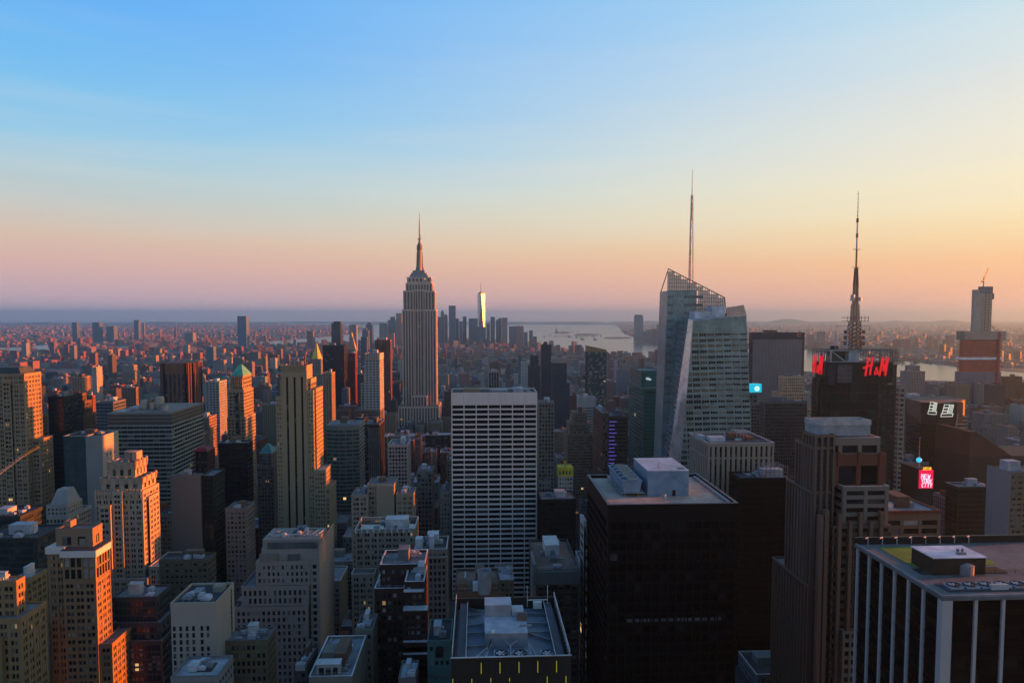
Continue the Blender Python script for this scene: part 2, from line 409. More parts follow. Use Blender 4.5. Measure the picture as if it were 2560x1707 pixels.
    def tank(s, cx, cy_, z, r=1.9, h=3.6, leg=3.0):
        b = MB(); b.cyl(cx, cy_, z + leg, z + leg + h, r, r * .96, 12); b.cyl(cx, cy_, z + leg + h, z + leg + h + 1.3, r * 1.05, .1, 12)
        t = s.piece('water_tank', TANKWOOD, b)
        b = MB()
        for a in (-1, 1):
            for c in (-1, 1): b.beam((cx + a * r * .7, cy_ + c * r * .7, z), (cx + a * r * .6, cy_ + c * r * .6, z + leg), .25)
        b.box(cx - r, cx + r, cy_ - r, cy_ + r, z + leg - .25, z + leg)
        link('tank_stand_frame', b.mesh('tank_stand_frame', STEEL, s.o), t)
    def done(s, cap=300):
        if s.cells:
            c2 = []
            for c in s.cells:
                p = c[1]
                if p[2] < s.zvis: continue
                if c[0] == 'L' and p[0] < 0: continue
                if c[0] == 'R' and p[0] > 0: continue
                q = proj(*p)
                if q is None or not (-15 < q[0] < 2575 and q[1] < 1715): continue
                c2.append(c)
            c2.sort(key=lambda c: (c[1][0] ** 2 + c[1][1] ** 2 + (c[1][2] - CAM_Z) ** 2) if len(c2) <= cap else (c[0] != 'F', -c[1][2]))
            for fc, p, w, h in c2[:cap]:
                v = s.rng.choices(range(len(s.pmats)), s.pw)[0]
                o = link('window', pane_mesh(w, h, 'F' if fc == 'F' else 'S', v, s.pmats), s.root, (p[0] - s.o[0], p[1] - s.o[1], p[2]))
        for (part, _), (mb, mat) in s.acc.items():
            o = link(part, mb.mesh(part, mat, s.o), s.root)
        s.acc = {}; s.cells = []
        return s
def fit(xl, xr, yt, V):
    """front wall at depth V from photo columns xl..xr and roof row yt -> x0, x1, top"""
    a, z1 = hit(xl, yt, V); b, z2 = hit(xr, yt, V)
    return a, b, (z1 + z2) / 2
def box_bld(name, label, xl, xr, yt, V, L, wallm, cat='building', clut=4, tank=False, zb=None, group=None, **kw):
    x0, x1, z = fit(xl, xr, yt, V)
    s = Bld(name, label, x0, V, cat, group)
    s.tier(x0, x1, V, V + L, 0, z, wallm, **kw)
    if clut is not None: s.clutter(x0 + 1, x1 - 1, V + 1, V + L - 1, z - kw.get('par', 1.0) + .05, clut, tank)
    s.x0, s.x1, s.z, s.V, s.L = x0, x1, z, V, L
    return s

# ------------------------------------------------------------------ land and water
def water_mat():
    m, nt, N, L, P = nodemat('water')
    P.inputs['Base Color'].default_value = (0.03, 0.045, 0.055, 1); P.inputs['Roughness'].default_value = 0.22; P.inputs['IOR'].default_value = 1.33
    g = N.new('ShaderNodeNewGeometry'); n = N.new('ShaderNodeTexNoise'); n.inputs['Scale'].default_value = 0.05; n.inputs['Detail'].default_value = 6
    mp = N.new('ShaderNodeMapping'); mp.inputs['Scale'].default_value = (1, 0.35, 1); L.new(g.outputs['Position'], mp.inputs[0]); L.new(mp.outputs[0], n.inputs['Vector'])
    b = N.new('ShaderNodeBump'); b.inputs['Strength'].default_value = 0.25; b.inputs['Distance'].default_value = 1.0
    L.new(n.outputs[0], b.inputs['Height']); L.new(b.outputs[0], P.inputs['Normal'])
    return m
def land_mat():
    m, nt, N, L, P = nodemat('city_ground')
    g = N.new('ShaderNodeNewGeometry'); n = N.new('ShaderNodeTexNoise'); n.inputs['Scale'].default_value = 0.004; n.inputs['Detail'].default_value = 8; n.inputs['Roughness'].default_value = 0.7
    L.new(g.outputs['Position'], n.inputs['Vector'])
    r = N.new('ShaderNodeValToRGB'); e = r.color_ramp.elements
    e[0].position = 0.35; e[0].color = (0.035, 0.045, 0.03, 1); e[1].position = 0.62; e[1].color = (0.10, 0.095, 0.095, 1)
    L.new(n.outputs[0], r.inputs[0]); L.new(r.outputs[0], P.inputs['Base Color']); P.inputs['Roughness'].default_value = 0.9
    return m
WATER, LAND = water_mat(), land_mat()
structure('water', MB().box(-30500, 30500, -2400, 30500, -30, -3), WATER)
def land(name, pts):
    mb = MB(); mb.prism(pts, -12, 0.0); return structure(name, mb, LAND)
G = ground
manhattan = [(-1700, -900), G(-300, 905), G(0, 892), G(113, 887), G(420, 872), G(700, 864), G(869, 861), G(1000, 852), G(1059, 850), G(1182, 853), G(1301, 861), G(1433, 885), G(1700, 906), G(1987, 934), G(2250, 948), G(2400, 953), G(2560, 947), G(2900, 985), (2300, 600), (2300, -900)]
land('ground', manhattan)
land('east_shore_ground', [G(-1500, 905), G(-300, 878), G(0, 868), G(60, 865), G(126, 860), G(132, 874), G(300, 866), G(523, 863), G(674, 853), G(775, 845), G(892, 834), G(915, 821), G(860, 812), (-9000, 24000), (-30000, 24000), (-30000, 3000)][::-1])
land('west_shore_ground', [G(1560, 833), G(1592, 846), G(1600, 853), G(1664, 861), G(1870, 870), G(2010, 872), G(2240, 897), G(2400, 915), G(2560, 929), G(3300, 990), (30000, 5000), (30000, 30000), (5600, 30000), G(1545, 815)])
land('bay_shore_ground', [G(800, 807), G(900, 810), G(1100, 811), G(1300, 809), G(1480, 811), G(1535, 810), (5200, 30000), (-8000, 30000)])
def island(name, px0, px1, y0, y1, seed):
    rr = random.Random(seed); pts = []
    cx, cyy = (px0 + px1) / 2, (y0 + y1) / 2
    for i in range(18):
        t = 2 * math.pi * i / 18; k = rr.uniform(.8, 1.05)
        pts.append(G(cx + (px1 - px0) / 2 * math.cos(t) * k, cyy - (y1 - y0) / 2 * math.sin(t) * k))
    land(name, pts)
island('island_ground', 1384, 1426, 830, 833.5, 1)
island('island_ground', 1432, 1498, 833.5, 838.5, 2)
island('island_ground', 1506, 1582, 842, 846.5, 3)
# far ridge that closes the horizon
def ridge(name, p0, p1, dist, hmax, seed, depth=5000):
    rr = random.Random(seed); mb = MB(); n = 60; prev = None
    a, b = G(p0, 820), G(p1, 820)
    an, bn = math.atan2(a[0], a[1]), math.atan2(b[0], b[1])
    rows = []
    for i in range(n + 1):
        t = an + (bn - an) * i / n
        h = hmax * (0.35 + 0.35 * math.sin(i * .35 + seed) + 0.3 * math.sin(i * .9 + seed * 2)) * math.sin(math.pi * i / n) ** .4
        h = max(h, 4)
        sx, cx = math.sin(t), math.cos(t)
        rows.append([(dist * sx, dist * cx, -4), ((dist + depth * .4) * sx, (dist + depth * .4) * cx, h), ((dist + depth) * sx, (dist + depth) * cx, -4)])
    k = 3
    for r_ in rows: mb.v += r_
    for i in range(n):
        for j in range(k - 1): mb.f.append((i * k + j, (i + 1) * k + j, (i + 1) * k + j + 1, i * k + j + 1))
    structure(name, mb, plain('wooded_hills', 0.05, 0.06, 0.045, 0.95))
ridge('hills', 880, 1560, 19500, 95, 3)
ridge('hills', 1540, 2700, 23500, 150, 5)
ridge('hills', -300, 900, 23500, 60, 9)

# streets: pavement blocks with kerbs, lane markings on the avenues
AVE = [-1500, -1320, -1130, -930, -740, -590, -455, -321, -181, 100, 375, 650, 925, 1200, 1475, 1700]
ST = 80.4
def street_v(n): return (49.5 - n) * ST
pave = MB(); marks = MB(); road = MB()
road.box(-1480, 1600, -200, 2700, -0.2, 0.006)
for n in range(50, 16, -1):
    va, vb = street_v(n) + 9, street_v(n - 1) - 9
    for i in range(3, len(AVE) - 3):
        pave.box(AVE[i] + 15, AVE[i + 1] - 15, va, vb, -0.1, 0.15)
for i in range(3, len(AVE) - 2):
    for ln in (-6.6, -3.3, 0, 3.3, 6.6):
        for k in range(0, 150):
            v = 60 + k * 9.0
            if abs((v / ST) % 1 - 0.5) < 0.1: continue
            marks.box(AVE[i] + ln - .08, AVE[i] + ln + .08, v, v + 3, 0.0, 0.012)
structure('road', road, plain('asphalt', 0.05, 0.05, 0.052, 0.9))
structure('pavement', pave, plain('concrete_paving', 0.22, 0.21, 0.2, 0.9))
structure('road_marking', marks, plain('white_road_paint', 0.7, 0.7, 0.68, 0.7))

# ------------------------------------------------------------------ the spire tower in the middle distance
LIMESTONE = wall(0.74, 0.60, 0.53)
def spire_tower():
    V = 1262.0
    s = Bld('spire_skyscraper', 'tall limestone art deco skyscraper with stepped crown and antenna spire above the skyline', hit(1047, 900, V + 25)[0], V)
    def X(px): return hit(px, 900, V)[0]
    def Z(py): return hit(1047, py, V + 10)[1]
    gl = glass(0.05, 0.05, 0.055, bay=3.0, fl=3.7, lit=0.004, blind=.35)
    cx = X(1048.5)
    A = dict(bay=5.0, fl=3.75, pier=1.9, span=1.5, d=1.0, lead='pier', gl=gl, roofm=ROOF_GREY, spanm=wall(0.30, 0.265, 0.26), e=.65, cap=3)
    # base blocks and lower setbacks
    s.tier(X(996), X(1098), V - 12, V + 62, 0, Z(1012), LIMESTONE, **A)
    s.tier(X(1002), X(1024), V - 10.5, V + 50, Z(1012), Z(905) - 88, LIMESTONE, **A)
    s.tier(X(1073), X(1096), V - 10.5, V + 50, Z(1012), Z(905) - 88, LIMESTONE, **A)
    s.tier(X(1029), X(1068), V - 10, V + 2, Z(1012), Z(986), LIMESTONE, **A)
    # shaft: two shoulders and a recessed middle bay
    s.tier(X(1006), X(1036), V, V + 44, 60, Z(774), LIMESTONE, **A)
    s.tier(X(1061), X(1091), V, V + 44, 60, Z(774), LIMESTONE, **A)
    s.tier(X(1030), X(1067), V + 3.2, V + 40, 60, Z(774), LIMESTONE, foot=False, **A)
    s.tier(X(1009), X(1035), V + 1.5, V + 42, Z(774), Z(727), LIMESTONE, **A)
    s.tier(X(1062), X(1088), V + 1.5, V + 42, Z(774), Z(727), LIMESTONE, **A)
    s.tier(X(1031), X(1066), V + 4, V + 39, Z(774), Z(727) + 2, LIMESTONE, foot=False, **A)
    s.tier(X(1015), X(1082), V + 5, V + 38, Z(727), Z(708), LIMESTONE, **A)
    s.tier(X(1018), X(1079), V + 6, V + 37, Z(708), Z(693), LIMESTONE, bay=7, fl=20, pier=3, span=3, d=.8, gl=gl)
    b = MB()
    for (a, c, y0, y1, d0) in ((1025, 1070, 693, 687, 8), (1028, 1067, 687, 682, 9), (1032, 1062, 682, 676, 10)):
        b.box(X(a), X(c), V + d0, V + 43 - d0, Z(y0), Z(y1))
    s.piece('crown_terrace', wall(0.35, 0.38, 0.45, 0.5), b)
    # mooring mast with its four wings
    mz0, mz1 = Z(676), Z(624)
    yc = V + 21.5
    b = MB(); b.cyl(cx, yc, mz0, mz1, 4.6, 4.3, 16); s.piece('mast', wall(0.36, 0.33, 0.31, 0.5), b)
    w = MB()
    for ax, ay in ((1, 0), (-1, 0), (0, 1), (0, -1)):
        n = Vector((-ay, ax))
        p0, p1, p2, p3 = (7.8, mz0), (6.0, mz0 + 9), (5.2, mz1 - 4), (4.0, mz1 - 2)
        prof = [(2, mz0), p0, p1, p2, p3, (2, mz1 - 2)]
        lo = [(cx + ax * r_ + n.x * 1.1, yc + ay * r_ + n.y * 1.1, z) for r_, z in prof]
        hi = [(cx + ax * r_ - n.x * 1.1, yc + ay * r_ - n.y * 1.1, z) for r_, z in prof]
        w.loft(lo, hi)
    s.piece('mast_wing_rib', wall(0.42, 0.38, 0.34, 0.5), w)
    b = MB(); z = Z(624)
    for k, (r_, h) in enumerate(((5.4, 2.5), (4.6, 1.6), (5.4, 2.4), (4.4, 1.4), (4.9, 1.8), (3.0, 3.5))):
        b.cyl(cx, yc, z, z + h, r_, r_ * .96, 16); z += h
    s.piece('mast_cap', wall(0.2, 0.18, 0.17, 0.5), b)
    b = MB(); zz = [z - 1, Z(597), Z(585), Z(560), Z(545), Z(530)]
    for k, r_ in enumerate((2.0, 1.35, 1.1, 0.75, 0.4)): b.cyl(cx, yc, zz[k], zz[k + 1], r_, r_ * .85, 8)
    b.cyl(cx, yc, Z(597), Z(595), 3.2, 3.2, 8)
    b.beam((cx + 2.6, yc, Z(597)), (cx + 2.6, yc, Z(584)), .5)
    s.piece('antenna', plain('antenna_steel', 0.16, 0.13, 0.1, 0.6), b)
    s.done(0)
spire_tower()

# ------------------------------------------------------------------ white gridded slab in the centre
def white_slab():
    V = 540.0
    x0, x1, z = fit(1128, 1343, 981, V)
    s = Bld('white_slab_tower', 'white travertine slab tower with a wide grid of dark windows in the centre', x0, V)
    TRAV = wall(0.92, 0.86, 0.86, 0.6, 0.2)
    s.pmats = [plain('slab_glass', 0.007, 0.008, 0.01, 0.15, spec=0.1), plain('slab_glass_b', 0.016, 0.016, 0.018, 0.15, spec=0.15), plain('slab_blind', 0.05, 0.05, 0.05, 0.4)]
    s.pw = [.7, .22, .08]
    s.zvis = 38
    zb = z - 9.0
    s.tier(x0, x1, V, V + 34, 0, zb, TRAV, bay=(x1 - x0 - .8) / 7, fl=3.93, pier=.75, span=1.35, d=.9, lead='pier', e=.1, corner=.8, cap=.8, panes=True, topless=True, gl=glass(.008, .009, .011, blind=0, lit=0, spec=.25))
    w = s.m('attic_wall', TRAV); w.box(x0 - .1, x1 + .1, V - .1, V + 34.1, zb + .02, z - 1)
    j = s.m('attic_joint', COPING_D)
    for i in range(1, 7): j.box(x0 + (x1 - x0) * i / 7 - .05, x0 + (x1 - x0) * i / 7 + .05, V - .13, V, zb + .5, z - 1)
    s.roof(x0, x1, V, V + 34, z, TRAV, ROOF_TAR, COPING, 1.0)
    b = MB(); b.box(x0 + 9, x0 + 22, V + 8, V + 26, z - .9, z + 1.6); s.piece('roof_bulkhead', wall(.3, .25, .16), b)
    b = MB(); b.box(x1 - 18, x1 - 10, V + 9, V + 24, z - .9, z + 1.8).cyl(x1 - 14, V + 16, z + 1.8, z + 2.8, 3, n=12); s.piece('ventilation_unit', UNIT, b)
    b = MB(); b.box(x0 + 30, x0 + 44, V + 8, V + 20, z - .9, z + 1.0); s.piece('ventilation_unit', STEEL, b)
    b = MB()
    for k in range(5): b.beam((x1 - 4 - k * .7, V + 6 + k * 2, z - .9), (x1 - 7 - k * .7, V + 6 + k * 2, z + 2.6), .35)
    s.piece('rail_frame', STEEL_PALE, b)
    s.done(300)
white_slab()

# ------------------------------------------------------------------ tan tower with three black stripes
def stripe_tower():
    V = 600.0
    X = lambda px: hit(px, 1000, V)[0]
    Z = lambda py: hit(750, py, V)[1]
    T = wall(0.44, 0.36, 0.235, 0.85, .16); T2 = wall(0.37, 0.30, 0.20)
    s = Bld('striped_tan_tower', 'tan brick art deco tower with three black vertical window stripes', X(690), V)
    s.zvis = 30
    G1 = glass(.02, .02, .025, bay=1.9, fl=3.6, blind=.35, lit=.01, bl=.22)
    A = dict(bay=2.35, fl=3.72, pier=1.15, span=1.75, d=.35, gl=G1, cap=3.0, lead='span', e=.06, spanm=T)
    # stripes: the shaft face is built from vertical wall strips with dark slots between
    sx = [X(p) for p in (704, 716, 721, 734.5, 739.5, 753, 758, 768)]
    zt = Z(913)
    w = s.m('shaft_wall', T)
    for a in (0, 2, 4, 6): w.box(sx[a], sx[a + 1], V, V + 20, 0, Z(941))
    for a in (0, 2, 4): w.box(sx[a + 1] - .5, sx[a + 2] + .5, V + 1.3, V + 19.5, 0, Z(941))
    g = s.m('glazing', glass(.006, .006, .007, blind=.1, lit=0, spec=.2))
    for a in (1, 3, 5): g.box(sx[a] + .05, sx[a + 1] - .05, V + .9, V + 1.25, 0, Z(943))
    spm = MB().box(-(sx[2] - sx[1]) / 2 + .02, (sx[2] - sx[1]) / 2 - .02, -.11, .11, 0, 1.1).mesh('stripe_spandrel', BLACK)
    for a in (1, 3, 5):
        for k in range(8, int(Z(946) / 3.72)): link('stripe_spandrel', spm, s.root, ((sx[a] + sx[a + 1]) / 2 - s.o[0], .81, k * 3.72))
    w.box(sx[0], sx[7], V - .12, V + 20.1, Z(941), zt - 1)
    s.foot(sx[0], sx[7], V, V + 20, zt)
    s.roof(sx[0] - .1, sx[7] + .1, V - .2, V + 20.2, zt, T, ROOF_TAR, None)
    fl = s.m('crown_flute_rib', T2)
    for i in range(13): q = sx[0] + (sx[7] - sx[0]) * (i + .5) / 13; fl.box(q - .35, q + .35, V - .5, V, Z(929), zt - .6)
    # shoulders
    yb = V + 26
    s.tier(X(699), sx[0] + .05, V + 1.2, V + 18, 0, Z(950), T, bay=1.6, fl=3.72, pier=.5, span=1.2, d=.35, gl=G1, cap=4)
    s.tier(sx[7] - .05, X(777), V + 1.2, V + 21, 0, Z(947), T, bay=2.2, fl=3.72, pier=.8, span=1.2, d=.35, gl=G1, cap=4)
    s.tier(X(689), sx[0] - .1, V + .5, V + 20, 0, Z(990), T, panes=True, **A)
    s.tier(sx[7] + .1, X(783), V + .5, V + 24, 0, Z(975), T, panes=True, **A)
    s.tier(X(782.5), X(787.5), V + 4, V + 30, 0, Z(973), T, **A)
    # lower wings
    s.tier(X(783.2), X(812), V - 1.5, V + 22, 0, Z(1174), T, panes=True, copm=COPING, roofm=ROOF_PALE, **A)
    s.tier(X(811.5), X(822), V - 1.2, V + 26, 0, Z(1217), T, panes=True, **A)
    # crown rail and mast
    b = MB(); xa, xb = X(722), X(756)
    for q in (0, .33, .66, 1): b.beam((xa + (xb - xa) * q, V + 5, zt - 1), (xa + (xb - xa) * q, V + 5, zt + 3.2), .3)
    b.beam((xa, V + 5, zt + 3.2), (xb, V + 5, zt + 3.2), .35); b.beam((xa, V + 5, zt + 1.2), (xb, V + 5, zt + 1.2), .25)
    s.piece('roof_rail', STEEL_PALE, b)
    b = MB(); b.box(X(726), X(750), V + 7, V + 15, zt - .9, zt + 2.6); s.piece('roof_bulkhead', wall(.22, .2, .16), b)
    b = MB(); b.cyl(X(757), V + 10, zt, zt + 8, .5, .3, 6).box(X(755.5), X(758.5), V + 9, V + 11, zt + 4.5, zt + 7.5); s.piece('antenna', plain('red_antenna', .3, .04, .03, .6), b)
    s.done(300)
stripe_tower()

# ------------------------------------------------------------------ faceted glass tower with slanted crown
def faceted_tower():
    V = 556.0
    CUR = plain('fritted_glass', 0.20, 0.29, 0.275, 0.3, 0.1, spec=0.4)
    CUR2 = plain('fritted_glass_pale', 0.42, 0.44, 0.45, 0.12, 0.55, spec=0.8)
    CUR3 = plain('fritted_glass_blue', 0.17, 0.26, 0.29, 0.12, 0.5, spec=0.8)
    WIN = [plain('tower_pane', 0.016, 0.026, 0.026, 0.1, spec=.4), plain('tower_pane_b', 0.035, 0.045, 0.042, 0.1, spec=.5), plain('tower_pane_blind', 0.2, 0.19, 0.15, 0.3), plain('tower_pane_warm', 0.15, 0.125, 0.075, 0.25)]
    s = Bld('faceted_glass_tower', 'faceted glass skyscraper with a slanted glazed crown and a tall white lattice spire', hit(1770, 1000, V)[0], V)
    P = lambda px, py, v: (hit(px, py, v)[0], v, hit(px, py, v)[1])
    down = lambda p, q: (q[0], q[1], 0.0)
    # front crystal: front face leans, its left corner is cut by a long facet widening downwards
    TL, TR = P(1733, 802, V + 6), P(1866, 790, V + 6)
    TL2 = P(1721, 797, V + 12)
    BL, BR, BL2 = P(1668, 1520, V), P(1896, 1520, V), P(1618, 1520, V + 16)
    def flat(p, q):               # continue the edge q->p to the ground
        t = (0 - q[2]) / (p[2] - q[2]); return tuple(q[i] + (p[i] - q[i]) * t for i in range(3))
    BL, BR, BL2 = flat(BL, TL), flat(BR, TR), flat(BL2, TL2)
    BK_T, BK_B = P(1704, 783, V + 38), None
    BKl = (TL2[0] - .4, V + 40, TL2[2] - 1); BKr = (TR[0], V + 40, TR[2])
    BKlb = (BL2[0] + 8, V + 40.5, 0); BKrb = (BR[0], V + 40.5, 0)
    def up(p, dz): return (p[0], p[1], p[2] + dz)
    def face(mb, pts, n_in=.0): mb.poly(pts)
    f1 = MB().poly([BL, BR, TR, TL]); f2 = MB().poly([BL2, BL, TL, TL2]); f3 = MB().poly([BKlb, BL2, TL2, BKl]); f4 = MB().poly([BR, BRB := BKrb, BKr, TR]); f5 = MB().poly([BKrb, BKlb, BKl, BKr]); f6 = MB().poly([TL, TR, BKr, BKl, TL2])
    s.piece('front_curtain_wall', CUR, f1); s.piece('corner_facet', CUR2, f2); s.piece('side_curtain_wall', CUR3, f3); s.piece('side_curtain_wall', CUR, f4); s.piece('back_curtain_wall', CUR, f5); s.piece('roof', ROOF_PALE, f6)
    s.foot(BL2[0], BR[0], V, V + 50, TR[2])
    # windows on the front face: rows of panes lying on the leaning plane
    vx = lambda a, b, t: tuple(a[i] + (b[i] - a[i]) * t for i in range(3))
    H = TL[2]; rows = int(H / 4.55); cnt = 0
    nrm = (Vector(BR) - Vector(BL)).cross(Vector(TL) - Vector(BL)).normalized()
    if nrm.y > 0: nrm = -nrm
    pm = {}
    def pane(c, w, h, var, face='front'):
        k = (round(w, 1), h, var)
        if k not in pm:
            t = MB(); t.box(-w / 2, w / 2, -.05, .05, -h / 2, h / 2)
            for q in (-1 / 6, 1 / 6): pass
            pm[k] = t.mesh('window', WIN[var])
        o = link('window', pm[k], s.root, (c[0] - s.o[0] + nrm.x * .03, c[1] - s.o[1] + nrm.y * .03, c[2]))
        o.rotation_euler = (math.atan2(-nrm.z, -nrm.y) * -1, 0, 0)
    mul = MB()
    for r_ in range(6, rows - 2):
        z = (r_ + .5) * 4.55
        t = z / H
        a, b = vx(BL, TL, t), vx(BR, TR, z / TR[2])
        a = (a[0], a[1], z); b = (b[0], b[1], z)
        # columns fixed in place, clipped by the facet on the left and by the leaning right edge
        xr = b[0] - .6; col = 6.7
        while xr > a[0] + 2.0:
            xl = max(xr - col + 1.0, a[0] + .5)
            c = ((xl + xr) / 2, a[1], z)
            warm = (r_ > rows - 14 and c[0] < b[0] - 10)
            v = s.rng.choices((0, 1, 2, 3), (.35, .25, .2, .5) if warm else (.6, .28, .1, .03))[0]
            w = xr - xl
            if abs(w - (col - 1)) < .05: w = col - 1.0
            if w > 1: pane(c, round(w, 1), 2.7, v); cnt += 1
            for q in (1 / 3, 2 / 3): mul.box(xl + w * q - .09, xl + w * q + .09, c[1] - .16, c[1] - .02, z - 1.35, z + 1.35)
            xr -= col
    s.piece('mullion', CUR, mul)
    # floor lines on the facet and the left side
    ln = MB()
    for k in range(8, rows):
        z = k * 4.55
        a, b, c = vx(BL2, TL2, z / TL2[2]), vx(BL, TL, z / TL[2]), vx(BKlb, BKl, z / BKl[2])
        ln.beam((a[0], a[1] - .05, z), (b[0], b[1] - .05, z), .22)
        ln.beam((a[0] - .05, a[1], z), (c[0] - .05, c[1], z), 1.1)
    s.piece('floor_line_trim', plain('frit_line', .2, .235, .24, .3), ln)
    # roof plant
    zr = TR[2]
    xa = lambda px: hit(px, 790, V + 22)[0]
    b = MB(); b.box(xa(1730), xa(1772), V + 14, V + 30, zr - 6, hit(1750, 778, V + 14)[1]); s.piece('roof_plant_room', plain('pale_louvre', .55, .58, .62, .5), b)
    b = MB(); b.box(xa(1773), xa(1806), V + 16, V + 30, zr - 6, hit(1790, 765, V + 16)[1]); s.piece('roof_plant_room', plain('pale_louvre', .55, .58, .62, .5), b)
    # glazed screens: thin panes in a frame of mullions
    def screen(quad, nx, nz, mat, parent_name):
        fr = MB(); gl = MB()
        A_, B_, C_, D_ = [Vector(p) for p in quad]      # bottom-left, bottom-right, top-right, top-left
        pt = lambda a, b: (A_.lerp(B_, a)).lerp(D_.lerp(C_, a), b)
        for i in range(nx + 1): fr.beam(pt(i / nx, 0), pt(i / nx, 1), .32)
        for k in range(nz + 1): fr.beam(pt(0, k / nz), pt(1, k / nz), .32)
        for i in range(nx):
            for k in range(nz):
                gl.poly([pt(i / nx, k / nz), pt((i + 1) / nx, k / nz), pt((i + 1) / nx, (k + 1) / nz), pt(i / nx, (k + 1) / nz)])
        o = s.piece(parent_name, plain('screen_frame', .22, .2, .16, .5), fr)
        link('screen_glazing', gl.mesh('screen_glazing', mat, s.o), o)
    sg = bpy.data.materials.new('screen_glass'); sg.use_nodes = True
    nt = sg.node_tree; pb = nt.nodes['Principled BSDF']; pb.inputs['Base Color'].default_value = (.42, .42, .34, 1); pb.inputs['Roughness'].default_value = .15; pb.inputs['Alpha'].default_value = .86
    screen([P(1816, 790, V + 39), P(1866, 790, V + 39), P(1859, 763, V + 39), P(1817, 769, V + 39)], 12, 4, sg, 'screen_frame')
    # rear crystal, taller, with the slanted crown
    W = V + 41
    a, b, c = P(1671, 672, W), P(1812, 744, W), P(1817, 800, W)
    al, bl = P(1650, 1200, W), None
    al = flat(al, a); cr = (c[0] + 6, W, 0)
    zc = hit(1700, 727, W)[1]
    left = lambda z: a[0] + (al[0] - a[0]) * (a[2] - z) / a[2]
    body = MB(); bk = W + 25
    body.poly([al, cr, (c[0], W, zc - 24), (left(zc - 24), W, zc - 24)])
    body.poly([(al[0], bk, 0), al, (left(zc), W, zc), (left(zc), bk, zc)]); body.poly([cr, (cr[0], bk, 0), (c[0], bk, zc - 24), (c[0], W, zc - 24)])
    body.poly([(left(zc - 24), W, zc - 24), (c[0], W, zc - 24), (c[0], bk, zc - 24), (left(zc - 24), bk, zc - 24)])
    s.piece('rear_curtain_wall', CUR, body)
    st = MB(); x_ = hit(1742, 727, W)[0]
    st.poly([(left(zc - 24), W, zc - 24), (x_, W, zc - 24), (x_, W, zc), (left(zc), W, zc)])
    st.poly([(x_, W, zc - 24), (c[0], W, zc - 24), (c[0], W, zc - 19), (x_, W, zc - 19)])
    s.piece('rear_curtain_wall', CUR, st)
    lv = MB()
    for k in range(14):
        z = zc - 4 - k * 7.0
        for (p, q) in ((1672, 1686), (1712, 1760)):
            xx = left(z); sh = xx - a[0]
            if k > 5 and p > 1700: continue
            lv.box(hit(p, 730, W)[0] + sh, hit(q, 730, W)[0] + sh, W - .12, W - .02, z - 2.2, z)
    s.piece('louvre_panel', plain('crown_louvre', .16, .18, .18, .5), lv)
    # crown frames: vertical posts and rails cut by the slanted top
    def topz(x): return a[2] + (b[2] - a[2]) * (x - a[0]) / (b[0] - a[0])
    fr = MB(); gl = MB(); n = 26
    for i in range(n + 1):
        x = left(zc) + (b[0] - left(zc)) * i / n
        z0 = zc if x < x_ else zc - 19
        zt = topz(max(x, a[0])) if x >= a[0] else a[2] - 2
        fr.beam((x, W, z0), (x, W, zt), .3)
        if i < n:
            x2 = left(zc) + (b[0] - left(zc)) * (i + 1) / n
            k = 0
            while z0 + k * 3.2 < min(zt, topz(x2)) - 3.2:
                gl.poly([(x, W + .1, z0 + k * 3.2), (x2, W + .1, z0 + k * 3.2), (x2, W + .1, z0 + k * 3.2 + 3.2), (x, W + .1, z0 + k * 3.2 + 3.2)])
                k += 1
    z = zc - 19
    while z < a[2]:
        xr = b[0] if z < b[2] else a[0] + (b[0] - a[0]) * (a[2] - z) / (a[2] - b[2])
        xl = x_ if z < zc else left(z)
        if xr > xl: fr.beam((xl, W, z), (xr, W, z), .34)
        z += 3.2
    fr.beam(a, b, .7); fr.beam(b, (c[0], W, c[2]), .5)
    fr.beam(a, (a[0], bk, a[2] - 20), .6); fr.beam(b, (b[0], bk, b[2] - 8), .6)
    o = s.piece('crown_frame', plain('crown_steel', .2, .18, .15, .5), fr)
    link('crown_glazing', gl.mesh('crown_glazing', sg, s.o), o)
    rb = MB(); rb.poly([(left(zc), bk, zc - 5), (b[0], bk, zc - 24), (b[0], bk, b[2] - 10), (a[0], bk, a[2] - 22)]); s.piece('crown_back_glazing', sg, rb)
    # spire: tapering white lattice with a solid core
    sx, sz0, v = hit(1727, 700, W + 12)[0], hit(1727, 740, W + 12)[1], W + 12
    sz1 = hit(1727, 424, v)[1]; Hs = sz1 - sz0
    lat = MB(); core = MB()
    core.cyl(sx - .6, v, sz0, sz0 + Hs * .62, .95, .7, 10); core.cyl(sx, v, sz0 + Hs * .60, sz1, .6, .2, 8)
    seg = 16; wd = lambda t: 1.5 * (1 - t) + .4
    for k in range(seg):
        t0, t1 = k / seg * .8, (k + 1) / seg * .8
        z0, z1 = sz0 + Hs * t0, sz0 + Hs * t1
        c0 = [(sx + wd(t0) * i, v + wd(t0) * j, z0) for i, j in ((-1, -1), (1, -1), (1, 1), (-1, 1))]
        c1 = [(sx + wd(t1) * i, v + wd(t1) * j, z1) for i, j in ((-1, -1), (1, -1), (1, 1), (-1, 1))]
        for i in range(4):
            lat.beam(c0[i], c1[i], .22); lat.beam(c0[i], c0[(i + 1) % 4], .2); lat.beam(c0[i] if k % 2 else c0[(i + 1) % 4], c1[(i + 1) % 4] if k % 2 else c1[i], .2)
    o = s.piece('spire', plain('white_steel', .55, .54, .54, .5), core)
    link('spire_lattice', lat.mesh('spire_lattice', plain('white_steel', .55, .54, .54, .5), s.o), o)
    s.done()
faceted_tower()

